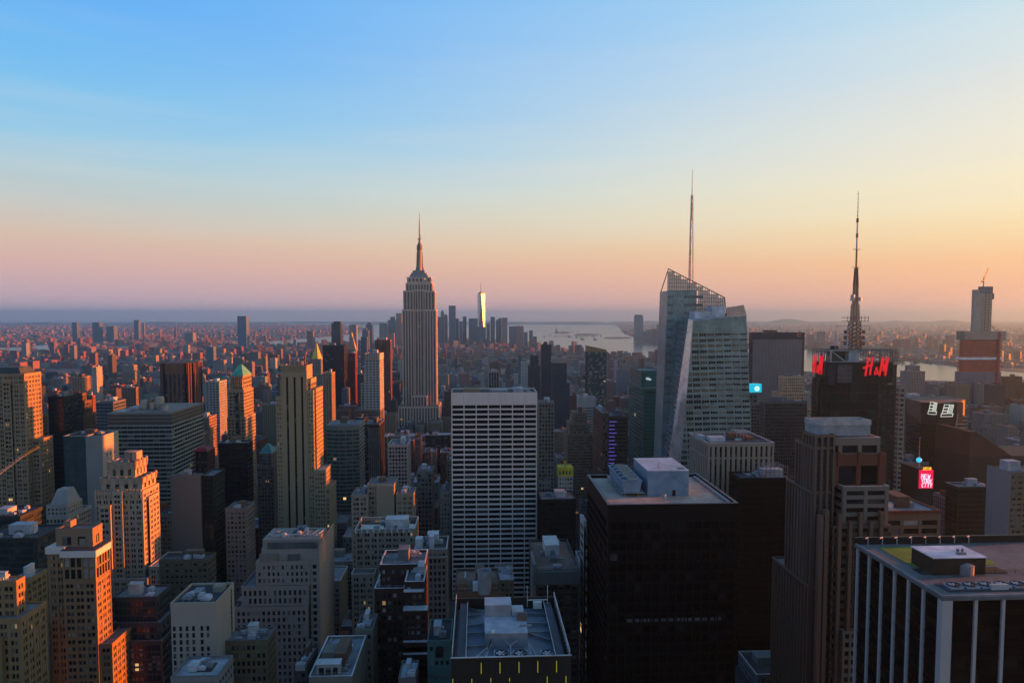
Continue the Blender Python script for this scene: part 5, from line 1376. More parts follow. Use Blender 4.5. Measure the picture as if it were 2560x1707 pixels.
def scalloped_tower():
    V = 470.0
    X = lambda px, v=V: hit(px, 1250, v)[0]; Z = lambda py: hit(305, py, V)[1]
    W = wall(.52, .44, .36, .85, .2)
    s = Bld('scalloped_crown_tower', 'buff brick setback tower with scalloped crown glowing orange on its sunny side', X(233), V)
    A = dict(PUN3)
    s.zvis = 80
    # base terraces
    s.tier(X(233) - 4, X(372), V - 5, V + 30, 0, Z(1440), W, **A, roofm=ROOF_GREY, copm=COPING)
    s.tier(X(372) + .2, X(408), V - 3, V + 26, 0, Z(1413), W, **A, roofm=ROOF_PALE, copm=COPING)
    s.tier(X(409), X(430), V + 2, V + 28, 0, Z(1450), W, **A, roofm=ROOF_TAR, copm=COPING)
    # shaft with three proud bays
    s.tier(X(236), X(357), V, V + 24, 0, Z(1228), W, panes=True, **A)
    s.tier(X(253), X(283), V - 4, V + 1, 0, Z(1258), W, panes=True, **A)
    s.tier(X(284), X(309), V - 2, V + 1, 0, Z(1226), W, panes=True, **A)
    s.tier(X(357), X(364), V + 5, V + 20, 0, Z(1247), W, **A)
    for px in (240, 247, 254, 262, 270, 278, 287, 294, 316, 325, 334, 343, 352):
        q = MB(); xx = X(px); q.box(xx - .45, xx + .45, V - .35, V + .6, Z(1228) - 5, Z(1228) + 1.4); s.piece('parapet_fin', W, q)
    # crown tiers with rounded merlons
    def crown(xa, xb, za, zb, dv, n, m):
        s.tier(xa, xb, V + dv, V + 24 - dv, za, zb, W, bay=(xb - xa) / n, fl=(zb - za) * .8, pier=(xb - xa) / n * .6, span=1.2, d=.5, gl=GN, cap=(zb - za) * .45)
        for face in 'FR':
            k_ = n if face == 'F' else m
            for k in range(k_ + 1):
                q = MB()
                if face == 'F': cx, cv = xa + (xb - xa) * k / n, V + dv
                else: cx, cv = xb, V + dv + (24 - 2 * dv) * k / m
                q.cyl(cx, cv, zb - (zb - za) * .5, zb + .2, .6, 1.15, 8); q.cyl(cx, cv, zb + .2, zb + 1.1, 1.15, .4, 8); s.piece('scallop', wall(.45, .36, .31, .8), q)
    crown(X(250), X(353), Z(1228), Z(1197), 2.0, 5, 3)
    crown(X(265), X(333), Z(1197), Z(1158), 4.0, 4, 3)
    q = MB(); q.cyl(X(303) + 1, V + 12, Z(1158), Z(1137), 3.6, 3.6, 10).cyl(X(303) + 1, V + 12, Z(1137), Z(1135), 4.0, 4.0, 10); s.piece('tank_house', wall(.36, .31, .28), q)
    q = MB(); q.box(X(318), X(330), V + 8, V + 16, Z(1158), Z(1136)); s.piece('tank_house', W, q)
    s.done(300)
scalloped_tower()

def cornice_tower():
    V = 345.0
    X = lambda px, v=V: hit(px, 1450, v)[0]; Z = lambda py: hit(180, py, V)[1]
    BR = wall(.36, .24, .15, .85, .25); WH = wall(.80, .79, .82, .7, .12)
    s = Bld('white_cornice_tower', 'brown brick tower with white cornice band and one wall lit vivid orange', X(112), V)
    s.zvis = 25
    A = dict(bay=4.3, fl=3.55, pier=1.3, span=1.6, d=.4, gl=GN, lead='pier', e=.12, mull=.45)
    zc = Z(1376)
    L = max(10, side_v(X(240), 278, 1450) - V)
    s.tier(X(157), X(240), V, V + L, 0, Z(1452), BR, panes=True, topless=True, cap=1.6, **A)
    s.tier(X(157) - .02, X(240) + .02, V - .02, V + L, Z(1452), Z(1392), BR, bay=2.75, fl=5.2, pier=.7, span=1.0, d=.6, gl=GN, lead='pier', topless=True, cap=.5, panes=True)
    q = MB(); q.box(X(157) - .6, X(240) + .9, V - .9, V + L + .2, Z(1392), zc); s.piece('cornice', WH, q)
    q = MB(); q.box(X(157) - .2, X(240) + .5, V - .5, V + L, zc, zc + .5); s.piece('roof', ROOF_TAR, q)
    # left wing, slightly set back
    s.tier(X(112), X(157), V + 2.5, V + L, 0, Z(1387), BR, panes=True, topless=True, cap=1.2, **A)
    q = MB(); q.box(X(112) - .5, X(158), V + 1.8, V + L, Z(1387), Z(1371)); s.piece('cornice', WH, q)
    # lower stage to the right
    s.tier(X(240), X(272), V + 1, V + L + 8, 0, Z(1612), BR, topless=False, copm=None, **A)
    # penthouse
    s.tier(X(131), X(224), V + 4, V + 13, zc - 6, Z(1327), wall(.30, .23, .17), bay=6, fl=5, pier=3, span=1.6, d=.5, gl=GN, cap=4, copm=COPING_D)
    s.tier(X(148), X(163), V + 6, V + 11, Z(1327), Z(1311), wall(.34, .25, .2), bay=9, fl=9, pier=3, span=3, cap=3)
    q = MB(); q.cyl(X(268), V + 5, zc, zc + 4, .15, .1, 6); s.piece('flag_pole', STEEL, q)
    s.done(300)
cornice_tower()

def punched_block():
    V = 385.0
    X = lambda px, v=V: hit(px, 1450, v)[0]; Z = lambda py: hit(700, py, V)[1]
    W = wall(.40, .36, .345, .85, .16)
    s = Bld('grey_punched_block', 'bulky grey stone office block stepped in tiers with rows of narrow windows', X(588), V)
    s.zvis = 10
    A = dict(bay=2.65, fl=3.75, pier=1.35, span=1.45, d=.35, gl=GD, lead='span', e=.05)
    x1 = X(797)
    s.tier(X(588), X(770), V - 2, V + 34, 0, Z(1512), W, panes=True, **A, roofm=ROOF_GREY)
    s.tier(X(604), X(772), V - 1, V + 36, Z(1512), Z(1462), W, panes=True, **A)
    s.tier(X(640), X(775), V, V + 38, Z(1462), Z(1402), W, panes=True, topless=True, **A)
    s.tier(X(775), x1, V + .6, V + 40, 0, Z(1402), W, panes=True, topless=True, **A)
    q = MB(); q.box(x1, x1 + .35, V + .8, V + 40, 0, Z(1362)); s.piece('blank_side_wall', wall(.44, .39, .375, .8, .12), q)
    # plant storeys
    q = MB(); q.box(X(652), x1, V + 2, V + 26, Z(1402), Z(1372)); s.piece('plant_storey', wall(.42, .38, .37, .8), q)
    q = MB(); q.box(X(668), X(790), V + 1.6, V + 2.1, Z(1374), Z(1358)); s.piece('louvre_panel', plain('grey_louvre', .10, .105, .11, .7), q)
    q = MB(); q.box(X(650), X(694), V - .5, V + 6, Z(1402), Z(1385)); s.piece('roof_bulkhead', wall(.3, .27, .25), q)
    q = MB(); q.box(X(720), X(748), V + 0, V + 5, Z(1402), Z(1388)); s.piece('roof_bulkhead', wall(.14, .15, .16), q)
    q = MB(); q.box(X(654), x1 - .5, V + 3, V + 24, Z(1372), Z(1352)); s.piece('plant_storey', wall(.38, .35, .34, .8), q)
    s.foot(X(588), x1, V - 2, V + 40, Z(1350))
    s.clutter(X(660), x1 - 2, V + 5, V + 22, Z(1352), 12, False, False)
    q = MB()
    for k in range(9): xx = X(660) + k * (x1 - X(660)) / 9; q.beam((xx, V + 8, Z(1352)), (xx + 3.4, V + 14, Z(1352) + 1.6), .3)
    q.beam((X(660), V + 8, Z(1350) + .6), (x1 - 1, V + 8, Z(1350) + .6), .5); s.piece('duct_frame', STEEL_PALE, q)
    s.done(300)
punched_block()

def banded_block():
    V = 640.0
    x0, x1, z = fit(268, 429, 1033, V); L = side_v(x1, 508, 1020) - V
    s = Bld('banded_teal_block', 'broad office block with pale horizontal bands over dark teal ribbon windows', x0, V)
    X = lambda px: hit(px, 1100, V)[0]; Z = lambda py: hit(350, py, V)[1]
    SP = wall(.36, .40, .40, .6, .12); s.zvis = 60
    s.pmats = [plain('teal_glass', .018, .032, .038, .1, spec=.5), plain('teal_glass_b', .03, .048, .055, .12), plain('teal_blind', .09, .11, .11, .3)]; s.pw = [.6, .3, .1]
    s.tier(x0, x1, V, V + L, 0, Z(1062), SP, bay=5.4, fl=3.9, pier=.12, span=1.35, d=.45, lead='span', e=.3, gl=glass(.02, .035, .04, blind=.25, lit=.004, bl=.08, bay=5.4, fl=3.9), cap=1.3, topless=True, panes=True, corner=.5)
    dk = wall(.10, .105, .105, .6)
    q = MB(); q.box(x0 + .1, x1 - .1, V + .1, V + L - .1, Z(1062), z - 1.2); s.piece('louvred_attic', dk, q)
    for k in range(3):
        q = MB(); z0 = Z(1062) + (z - Z(1062)) * (.28 + .33 * k); q.box(x0 - .1, x1 + .1, V - .1, V + L + .1, z0, z0 + 1.0); s.piece('attic_band', wall(.24, .22, .20, .6), q)
    s.roof(x0, x1, V, V + L, z, SP, plain('roof_slate', .16, .19, .22, .8), COPING, 1.0)
    s.foot(x0, x1, V, V + L, z)
    zr = z - .95
    for (a, b, v0, v1, h, c) in ((316, 332, 28, 36, 9, PALE), (333, 342, 30, 36, 10, OCHRE), (343, 352, 26, 34, 7, PALE), (353, 366, 30, 38, 12, PALE), (300, 316, 18, 30, 4, UNIT), (368, 380, 24, 32, 6, GREYST), (396, 404, 10, 16, 6, PALE), (280, 300, 8, 20, 2, UNIT)):
        q = MB(); q.box(X(a), X(b), V + v0, V + v1, zr, zr + h); s.piece('roof_plant_box', c, q)
    s.clutter(x0 + 4, x1 - 6, V + 4, V + 24, zr, 9, False, False)
    s.done(300)
banded_block()

def pyramid_tower(name, label, V, xl, xm, xr, y_apex, y_eave, y_base, W, pyr, steps, **kw):
    X = lambda px: hit(px, 1000, V)[0]; Z = lambda py: hit((xl + xm) / 2, py, V)[1]
    s = Bld(name, label, X(xl), V)
    x0, x1 = X(xl), X(xm); L = max(8, side_v(x1, xr, 1000) - V)
    s.tier(x0, x1, V, V + L, Z(y_base), Z(y_eave), W, **kw)
    e = .3
    q = MB(); c = ((x0 + x1) / 2, V + L / 2); r_ = 1.2
    q.loft([(x0 - e, V - e, Z(y_eave)), (x1 + e, V - e, Z(y_eave)), (x1 + e, V + L + e, Z(y_eave)), (x0 - e, V + L + e, Z(y_eave))], [(c[0] - r_, c[1] - r_, Z(y_apex)), (c[0] + r_, c[1] - r_, Z(y_apex)), (c[0] + r_, c[1] + r_, Z(y_apex)), (c[0] - r_, c[1] + r_, Z(y_apex))])
    o = s.piece('pyramid_roof', pyr, q)
    for (a, b, yt, dv) in steps:
        s.tier(X(a), X(b), V - dv, V + L + dv, 0, Z(yt), W, **kw)
    return s
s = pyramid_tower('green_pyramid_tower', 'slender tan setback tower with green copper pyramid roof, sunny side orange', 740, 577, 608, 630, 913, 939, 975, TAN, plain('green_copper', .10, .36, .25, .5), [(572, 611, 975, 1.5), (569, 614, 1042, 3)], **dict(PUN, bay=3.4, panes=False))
X = lambda px: hit(px, 1000, 735)[0]; Z = lambda py: hit(590, py, 735)[1]
q = MB(); q.box(X(587), X(596), 736.4, 738.2, Z(1085), Z(987)); s.piece('tall_arched_window_pane', GD, q)
for k in range(6):
    q = MB(); xx = X(580 + k * 4.6); q.box(xx - .35, xx + .35, 737.9, 739.2, Z(970), Z(948)); s.piece('belfry_pier', TAN, q)
s.done()

s = Bld('twin_arch_masonry_tower', 'massive tan masonry tower with orange lit side wall at the picture edge', hit(-60, 1000, 592)[0], 592)
X = lambda px: hit(px, 1000, 592)[0]; Z = lambda py: hit(30, py, 592)[1]
A = dict(bay=4.4, fl=3.7, pier=1.3, span=1.6, d=.45, gl=GN, lead='pier', e=.15, mull=.45)
s.tier(X(-60), X(63), 592, 592 + 22, 0, Z(934), TAN, **A, copm=None)
s.tier(X(8), X(30), 590.8, 592.2, 0, Z(950), TAN, **A); s.tier(X(63) - .1, X(84), 598, 616, 0, Z(1010) - 30, TAN, **A)
q = MB(); q.loft([(X(-60), 593, Z(934)), (X(52), 593, Z(934)), (X(52), 612, Z(934)), (X(-60), 612, Z(934))], [(X(-60), 595, Z(919)), (X(44), 595, Z(919)), (X(44), 610, Z(919)), (X(-60), 610, Z(919))]); s.piece('mansard_roof', plain('slate_roof', .05, .065, .06, .7), q)
q = MB(); q.box(X(30), X(63) + .5, 591.3, 592.1, Z(938), Z(934)); s.piece('cornice', TAN, q)
s.done()

# rows: name, label, front-left px, front-right px, roof row, depth, length, wall, options
def rowb(name, label, xl, xr, yt, V, xside, W, clut=3, tank=False, **kw):
    x0, x1, z = fit(xl, xr, yt, V)
    if isinstance(xside, str): L = float(xside)
    else: L = max(6, side_v(x1 if x1 < 0 else x0, xside, yt) - V)
    s = Bld(name, label, x0, V)
    s.tier(x0, x1, V, V + L, 0, z, W, **kw)
    if clut: s.clutter(x0 + 1, x1 - 1, V + 1, V + L - 1, z - kw.get('par', 1.0) + .05, clut, tank)
    s.x0, s.x1, s.z, s.V, s.L = x0, x1, z, V, L
    return s
GLASSY = dict(bay=4.5, fl=3.9, pier=.25, span=1.1, d=.25, lead='span', e=.05)
PIERS = dict(bay=2.6, fl=3.7, pier=.9, span=1.4, d=.5, lead='pier', e=.3, gl=GD)
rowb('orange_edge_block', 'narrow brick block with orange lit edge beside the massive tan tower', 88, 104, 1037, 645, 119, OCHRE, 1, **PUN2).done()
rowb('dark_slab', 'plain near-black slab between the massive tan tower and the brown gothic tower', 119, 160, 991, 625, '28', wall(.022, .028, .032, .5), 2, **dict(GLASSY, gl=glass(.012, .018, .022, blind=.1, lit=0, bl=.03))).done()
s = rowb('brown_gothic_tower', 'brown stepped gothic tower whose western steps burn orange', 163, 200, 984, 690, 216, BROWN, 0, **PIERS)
X = lambda px: hit(px, 1000, 690)[0]; Z = lambda py: hit(180, py, 690)[1]
s.tier(X(147), X(205), 688, 688 + 26, 0, Z(1038), BROWN, **PIERS); s.tier(X(200) + .05, X(206), 694, 706, 0, Z(1003), BROWN, **PIERS)
for px in range(164, 202, 5):
    q = MB(); xx = X(px); q.box(xx - .4, xx + .4, 689.3, 690.4, Z(1000), Z(980 - (px % 2) * 3)); s.piece('pinnacle', BROWN, q)
s.done()
rowb('red_brick_stub', 'small dark red brick tower just behind the brown gothic tower', 217, 231, 988, 760, 234, REDBR, 1, **PUN).done()

s = Bld('teal_glass_block', 'teal glass block with pale panelled corner and white windowless side', hit(160, 1091, 565)[0], 565)
V = 565; X = lambda px: hit(px, 1150, V)[0]; Z = lambda py: hit(200, py, V)[1]
x1 = X(257); L = side_v(x1, 295, 1080) - V; zt = Z(1090)
s.tier(X(160), X(216), V, V + L, 0, zt, wall(.05, .085, .095, .4, .15), roofm=ROOF_TAR, copm=COPING, **dict(GLASSY, bay=7, fl=3.9, span=.7, gl=glass(.03, .055, .065, blind=.25, lit=.002, bl=.09, rough=.06, spec=.7)))
q = MB(); q.box(X(216) + .1, x1, V - .4, V + L, 0, zt - 1); s.piece('panel_wall', wall(.30, .33, .36, .5, .12), q); s.foot(X(216), x1, V, V + L, zt)
s.roof(X(216) + .1, x1, V - .4, V + L, zt, wall(.30, .33, .36, .5, .12), ROOF_TAR, COPING)
q = MB(); q.box(x1 + .02, x1 + .35, V - .4, V + L, 0, zt); s.piece('side_panel_wall', wall(.55, .50, .47, .6, .1), q)
for k in range(3):
    for i in range(3):
        q = MB(); yy = V + 6 + i * 5.5; zz = zt - 16 - k * 7.5; q.box(x1 + .3, x1 + .42, yy - .45, yy + .45, zz - 1.2, zz + 1.2); s.piece('window', GD, q)
s.clutter(X(170), X(250), V + 4, V + L - 4, zt - .9, 5); s.done()

rowb('black_glass_box', 'black glass box tower with white banded side below the green pyramid tower', 545, 619, 1107, 610, 632, wall(.016, .018, .02, .4), 3, **dict(GLASSY, gl=glass(.006, .008, .01, blind=.1, lit=.002, bl=.03))).done()
s = rowb('grey_slab', 'windowless grey slab with dark glass wing under the banded teal block', 425, 500, 1187, 515, 507, wall(.20, .215, .22, .7, .12), 3, bay=60, fl=60, pier=.3, span=.3, d=.05, gl=wall(.20, .215, .22, .7, .12))
s.tier(hit(500.5, 1200, 515)[0], hit(531, 1200, 515)[0], 517, 540, 0, hit(515, 1190, 515)[1], wall(.02, .03, .03, .4), **dict(GLASSY, gl=glass(.01, .018, .017, blind=.1, lit=.002, bl=.03)))
s.done()
rowb('stepped_pink_block', 'pinkish grey masonry block with tall top windows and pale side grid', 563, 615, 1270, 520, 637, wall(.27, .24, .23), 4, **PUN).done()
rowb('brown_low_block', 'low brown block with dark roof and pale stone window band', 397, 520, 1398, 420, 540, wall(.17, .15, .115), 5, roofm=ROOF_TAR, copm=None, **dict(PUN, span=2.2)).done()
s = rowb('dark_terraced_block', 'dark steel clad block stepping down in terraces beside the white cornice tower', 280, 392, 1492, 368, 428, wall(.075, .085, .095, .5, .15), 4, roofm=ROOF_GREY, **dict(GLASSY, bay=2.2, pier=.3, span=1.0, gl=glass(.025, .03, .035, blind=.15, lit=.002, bl=.05)))
X = lambda px: hit(px, 1500, 365)[0]; Z = lambda py: hit(340, py, 365)[1]
s.tier(X(280), X(400), 365, 365 + 24, 0, Z(1556), wall(.075, .085, .095, .5, .15), copm=COPING_D, **dict(GLASSY, bay=2.2, pier=.3, span=1.0))
s.tier(X(280), X(408), 362, 362 + 30, 0, Z(1595), wall(.075, .085, .095, .5, .15), copm=COPING_D, **dict(GLASSY, bay=2.2, pier=.3, span=1.0)); s.done()
s = rowb('beige_blank_block', 'plain beige block with few small windows and glowing orange rear edge', 426, 540, 1505, 300, 586, wall(.52, .46, .42, .8, .12), 0, roofm=ROOF_TAR, bay=200, fl=200, pier=.3, span=.3, d=.05, gl=wall(.52, .46, .42, .8, .12))
X = lambda px: hit(px, 1580, 300)[0]; Z = lambda py: hit(480, py, 300)[1]
for k in range(7):
    for px in (436, 452, 468, 484, 505, 520):
        if (px, k) in ((520, 2), (505, 5)): continue
        q = MB(); xx = X(px); zz = Z(1570 + k * 17); q.box(xx - .55, xx + .55, 299.9, 300.06, zz - 1.0, zz + 1.0); s.piece('window', GD, q)
x1 = s.x1
for k in range(9):
    q = MB(); zz = Z(1520 + k * 14); q.box(x1 - .02, x1 + .1, 300 + s.L - 4.5, 300 + s.L - 3.3, zz - 1.1, zz + 1.1); s.piece('window', GD, q)
for (a, b, v0, v1, h, m_) in ((446, 463, 6, 10, 1.6, STEEL), (462, 484, 8, 14, 2.2, STEEL), (484, 510, 5, 9, 1.2, ROOF_SILVER), (505, 530, 13, 18, 2.6, GREYST)):
    q = MB(); q.box(X(a), X(b), 300 + v0, 300 + v1, s.z - .95, s.z - .95 + h); s.piece('roof_plant_box', m_, q)
s.clutter(s.x0 + 2, s.x1 - 2, 302, 316, s.z - .95, 5, False, False)
s.done()
s = rowb('pale_low_roof', 'low pale grey roof with a sunken dark court at the bottom edge', 427, 546, 1690, 262, '16', wall(.30, .32, .34, .7), 0, roofm=ROOF_PALE, copm=COPING_D, **PUN)
q = MB(); q.box(s.x0 + 5, s.x0 + 13, 267, 274, s.z - .9, s.z - .75); s.piece('roof_court', ROOF_TAR, q); s.clutter(s.x0 + 5, s.x0 + 13, 267, 274, s.z - .75, 6, False, False); s.done()
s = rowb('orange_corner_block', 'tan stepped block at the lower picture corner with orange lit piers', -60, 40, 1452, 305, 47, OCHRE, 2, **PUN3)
X = lambda px: hit(px, 1580, 300)[0]; Z = lambda py: hit(30, py, 300)[1]
s.tier(X(-60), X(52), 300, 300 + 18, 0, Z(1545), OCHRE, panes=True, **PUN3); s.tier(X(-60), X(10), 298, 300.2, 0, Z(1590), OCHRE, **PUN2); s.done(120)
rowb('white_side_block', 'narrow block with bare pale side wall between the corner block and cornice tower', 76, 92, 1576, 338, 122, wall(.34, .37, .38, .7, .1), 2, **PUN).done()
rowb('shaded_ochre_block', 'dull ochre block with small windows in shade behind the corner block', 20, 64, 1452, 362, 119, wall(.33, .28, .16), 3, roofm=ROOF_GREY, **PUN3).done()
s = rowb('white_classical_block', 'pale classical block with columned front and stepped white attic', 103, 170, 1290, 500, '30', PALE, 1, **PIERS)
X = lambda px: hit(px, 1280, 502)[0]; Z = lambda py: hit(130, py, 502)[1]
s.tier(X(113), X(166), 503, 522, Z(1292), Z(1263), PALE, foot=False, **PUN); 
q = MB(); q.loft([(X(122), 504, Z(1263)), (X(166), 504, Z(1263)), (X(166), 520, Z(1263)), (X(122), 520, Z(1263))], [(X(132), 508, Z(1228)), (X(158), 508, Z(1228)), (X(158), 516, Z(1228)), (X(132), 516, Z(1228))]); s.piece('stepped_attic', wall(.42, .45, .48, .6), q); s.done()
for i, (xl, xr, yt, V, L) in enumerate(((-60, 92, 1345, 395, 26), (-60, 50, 1290, 440, 26))):
    lab = ('dark long block with shiny horizontal bands under the yellow crane', 'dark banded block with blue screened top floor below the massive tan tower')[i]
    s = rowb('dark_banded_block', lab, xl, xr, yt, V, str(L), wall(.055, .065, .07, .4), 5, roofm=ROOF_TAR, **dict(GLASSY, span=1.3, gl=glass(.02, .028, .03, blind=.3, lit=.004, bl=.09)))
    s.done()
# yellow luffing crane on the left edge
s = Bld('tower_crane', 'crane with white lattice jib and yellow boom tip at the picture edge', hit(-30, 1260, 350)[0], 350, 'crane')
A_, B_, C_ = [Vector((hit(a, b, 350)[0], 350, hit(a, b, 350)[1])) for a, b in ((-20, 1200), (53, 1144), (97, 1118))]
def lat_boom(a, b, w, n):
    q = MB(); d = b - a; up_ = Vector((0, 0, w)); 
    for k in range(n):
        p, r_ = a + d * (k / n), a + d * ((k + 1) / n)
        for o_ in (Vector((0, -w / 2, 0)), Vector((0, w / 2, 0)), up_): q.beam(p + o_, r_ + o_, .14)
        q.beam(p + up_, r_ + Vector((0, -w / 2, 0)), .1); q.beam(p + up_, r_ + Vector((0, w / 2, 0)), .1); q.beam(p + Vector((0, -w / 2, 0)), r_ + Vector((0, w / 2, 0)), .1)
    return q
s.piece('jib_lattice', plain('crane_white', .42, .42, .4, .6), lat_boom(A_, B_, 1.3, 9)); s.piece('boom_tip', plain('crane_yellow', .5, .30, .03, .6), lat_boom(B_, C_, 1.1, 7))
q = MB(); q.beam(A_, (A_.x, 350, 0), 2.0); s.piece('mast', plain('crane_white', .42, .42, .4, .6), q); s.done()

# ------------------------------------------------------------------ centre: between the striped tower and the white slab
def two_wing(name, label, parts, V, W, kw, clut=3):
    s = None
    for (xl, xr, yt, dv, L) in parts:
        x0, x1, z = fit(xl, xr, yt, V + dv)
        if s is None: s = Bld(name, label, x0, V)
        s.tier(x0, x1, V + dv, V + dv + L, 0, z, W, **kw)
        if clut: s.clutter(x0 + 1, x1 - 1, V + dv + 1, V + dv + L - 1, z - .9, clut, False, (x1 - x0) > 10)
    return s
def curved_block():
    V = 705.0
    x0, x1, z = fit(817, 897, 1062, V)
    s = Bld('curved_glass_block', 'green glass office block with gently bowed banded front', x0, V)
    n = 10; bow = 3.5; L = 34
    pl = lambda e: [(x0 - e + (x1 - x0 + 2 * e) * i / n, V - e - bow * math.sin(math.pi * i / n)) for i in range(n + 1)] + [(x1 + e, V + L), (x0 - e, V + L)]
    q = MB(); q.prism(pl(0), 0, z - 4); s.piece('glazing', glass(.03, .05, .048, blind=.3, lit=.004, bl=.12, bay=3.2, fl=4, spec=.6), q)
    q = MB()
    for k in range(int((z - 4) / 4.0)): q.prism(pl(.3), k * 4.0, k * 4.0 + 1.5)
    q.prism(pl(.35), z - 5, z); s.piece('spandrel_frame', wall(.24, .27, .255, .5, .12), q)
    q = MB(); q.prism(pl(-.6), z, z + .1); s.piece('roof', ROOF_GREY, q)
    q = MB()
    for i in range(0, n + 1, 2): a = pl(.42)[i]; q.box(a[0] - .3, a[0] + .3, a[1] - .15, a[1] + .8, 0, z)
    s.piece('mullion_rib', wall(.22, .25, .24, .5), q)
    s.foot(x0, x1, V - bow, V + L, z); s.clutter(x0 + 4, x1 - 4, V + 4, V + L - 4, z, 6); s.done()
curved_block()
s = rowb('white_grid_tower', 'slim white tower with lattice of square windows and orange lit edge', 911, 949, 884, 930, 959, wall(.50, .50, .50, .7, .12), 2, bay=4.6, fl=3.6, pier=1.7, span=1.6, d=.6, gl=glass(.05, .06, .075, blind=.3, lit=.003, bl=.15), lead='span', e=.1, cap=9)
X = lambda px: hit(px, 950, 930)[0]; Z = lambda py: hit(930, py, 930)[1]
for px in range(913, 949, 6): q = MB(); xx = X(px); q.box(xx - .5, xx + .5, 929.4, 930, Z(900), Z(884)); s.piece('crown_rib', wall(.30, .24, .2), q)
s.tier(X(901), X(911), 932, 950, 0, Z(958), wall(.42, .42, .40), **PUN)
s.tier(X(887), X(951), 926, 960, 0, Z(1023), wall(.28, .22, .19), **PIERS); s.tier(X(893), X(949), 922, 926.3, 0, Z(1050), REDBR, **PIERS); s.done()
rowb('black_stub_tower', 'narrow black tower wedged beside the curved glass block', 889, 911, 1045, 860, '22', wall(.03, .022, .022, .6), 1, **GLASSY).done()
s = rowb('brown_pier_tower', 'dark brown tower with pale thin piers in front of the white grid tower', 908, 948, 1060, 800, 961, wall(.10, .075, .065), 2, **dict(PIERS, pier=.5)); 
X = lambda px: hit(px, 1100, 799)[0]
for px in range(922, 948, 5): q = MB(); xx = X(px); q.box(xx - .45, xx + .45, 799.2, 800.1, 20, s.z - 4); s.piece('pale_pier', wall(.30, .27, .26), q)
s.done()
rowb('white_window_grid_block', 'small white block with square grid of dark windows beside the white slab', 970, 1019, 1111, 660, 1027, wall(.56, .54, .53, .7, .1), 3, roofm=ROOF_GREY, copm=COPING, bay=3.0, fl=3.6, pier=.7, span=1.0, d=.5, gl=GD, panes=False).done()
s = two_wing('cream_u_block', 'cream brick block with tall blank central tower and lower windowed wings', [(918, 986, 1209, 0, 22), (878, 920, 1236, -4, 24), (990, 1034, 1234, -2, 22)], 520, BUFF, PUN3, 2)
X = lambda px: hit(px, 1250, 519)[0]; Z = lambda py: hit(950, py, 519)[1]
q = MB(); q.box(X(942), X(986), 517, 520.1, Z(1290), Z(1212)); s.piece('blank_tower_wall', wall(.40, .34, .27, .85, .12), q); s.done()
s = rowb('balustrade_block', 'grey stone block with pale roof balustrade and a few warm lit windows', 887, 1037, 1322, 425, '26', wall(.33, .31, .27), 7, roofm=ROOF_TAR, copm=COPING, par=2.4, panes=True, **PUN3)
s.pmats = PANE_MATS; s.pw = [.4, .3, .1, .14, .06]
X = lambda px: hit(px, 1400, 420)[0]; Z = lambda py: hit(900, py, 420)[1]
s.tier(X(881), X(938), 416, 425.2, 0, Z(1428), wall(.33, .31, .27), panes=True, copm=COPING, **PUN3)
for px in range(889, 1037, 15): q = MB(); xx = hit(px, 1320, 425)[0]; q.box(xx - .5, xx + .5, 424.5, 425.4, s.z - 2.3, s.z + .6); s.piece('balustrade_post', COPING, q)
for k in range(3): q = MB(); xx = hit(949 + k * 15, 1290, 430)[0]; q.cyl(xx, 432, s.z - 2, s.z + 6, .15, .1, 6); s.piece('flag_pole', plain('white_pole', .6, .6, .6, .6), q)
s.zvis = 30; s.done(300)
s = rowb('carved_stone_block', 'carved grey stone block with arcaded attic beside the white slab', 1036, 1117, 1372, 405, '24', wall(.30, .27, .24), 5, roofm=ROOF_TAR, copm=COPING, **PIERS)
X = lambda px: hit(px, 1380, 404)[0]; Z = lambda py: hit(1080, py, 404)[1]
q = MB(); q.box(X(1034), X(1119), 403.2, 404.9, Z(1394), Z(1391)); s.piece('cornice', wall(.36, .34, .31), q)
for a, b, y0, y1, m_ in ((1037, 1055, 1372, 1352, ROOF_SILVER), (1072, 1083, 1372, 1346, ROOF_SILVER)): q = MB(); q.box(X(a), X(b), 408, 414, s.z - .9, Z(y1)); s.piece('roof_bulkhead', m_, q)
s.done()
s = rowb('grey_gothic_block', 'slim grey gothic block with pointed gable in the dark between cream block and white slab', 1042, 1081, 1178, 570, '26', wall(.23, .22, .21), 2, **PIERS)
X = lambda px: hit(px, 1200, 569)[0]; Z = lambda py: hit(1060, py, 569)[1]
q = MB(); q.loft([(X(1051), 569, Z(1195)), (X(1071), 569, Z(1195)), (X(1071), 572, Z(1195)), (X(1051), 572, Z(1195))], [(X(1060.5), 569, Z(1172)), (X(1061.5), 569, Z(1172)), (X(1061.5), 572, Z(1172)), (X(1060.5), 572, Z(1172))]); s.piece('gable', wall(.25, .24, .23), q); s.done()
rowb('classical_corner_block', 'grey classical block with bracketed cornice tucked left of the white slab', 1100, 1126, 1228, 545, '26', wall(.26, .25, .24), 2, **PUN).done()
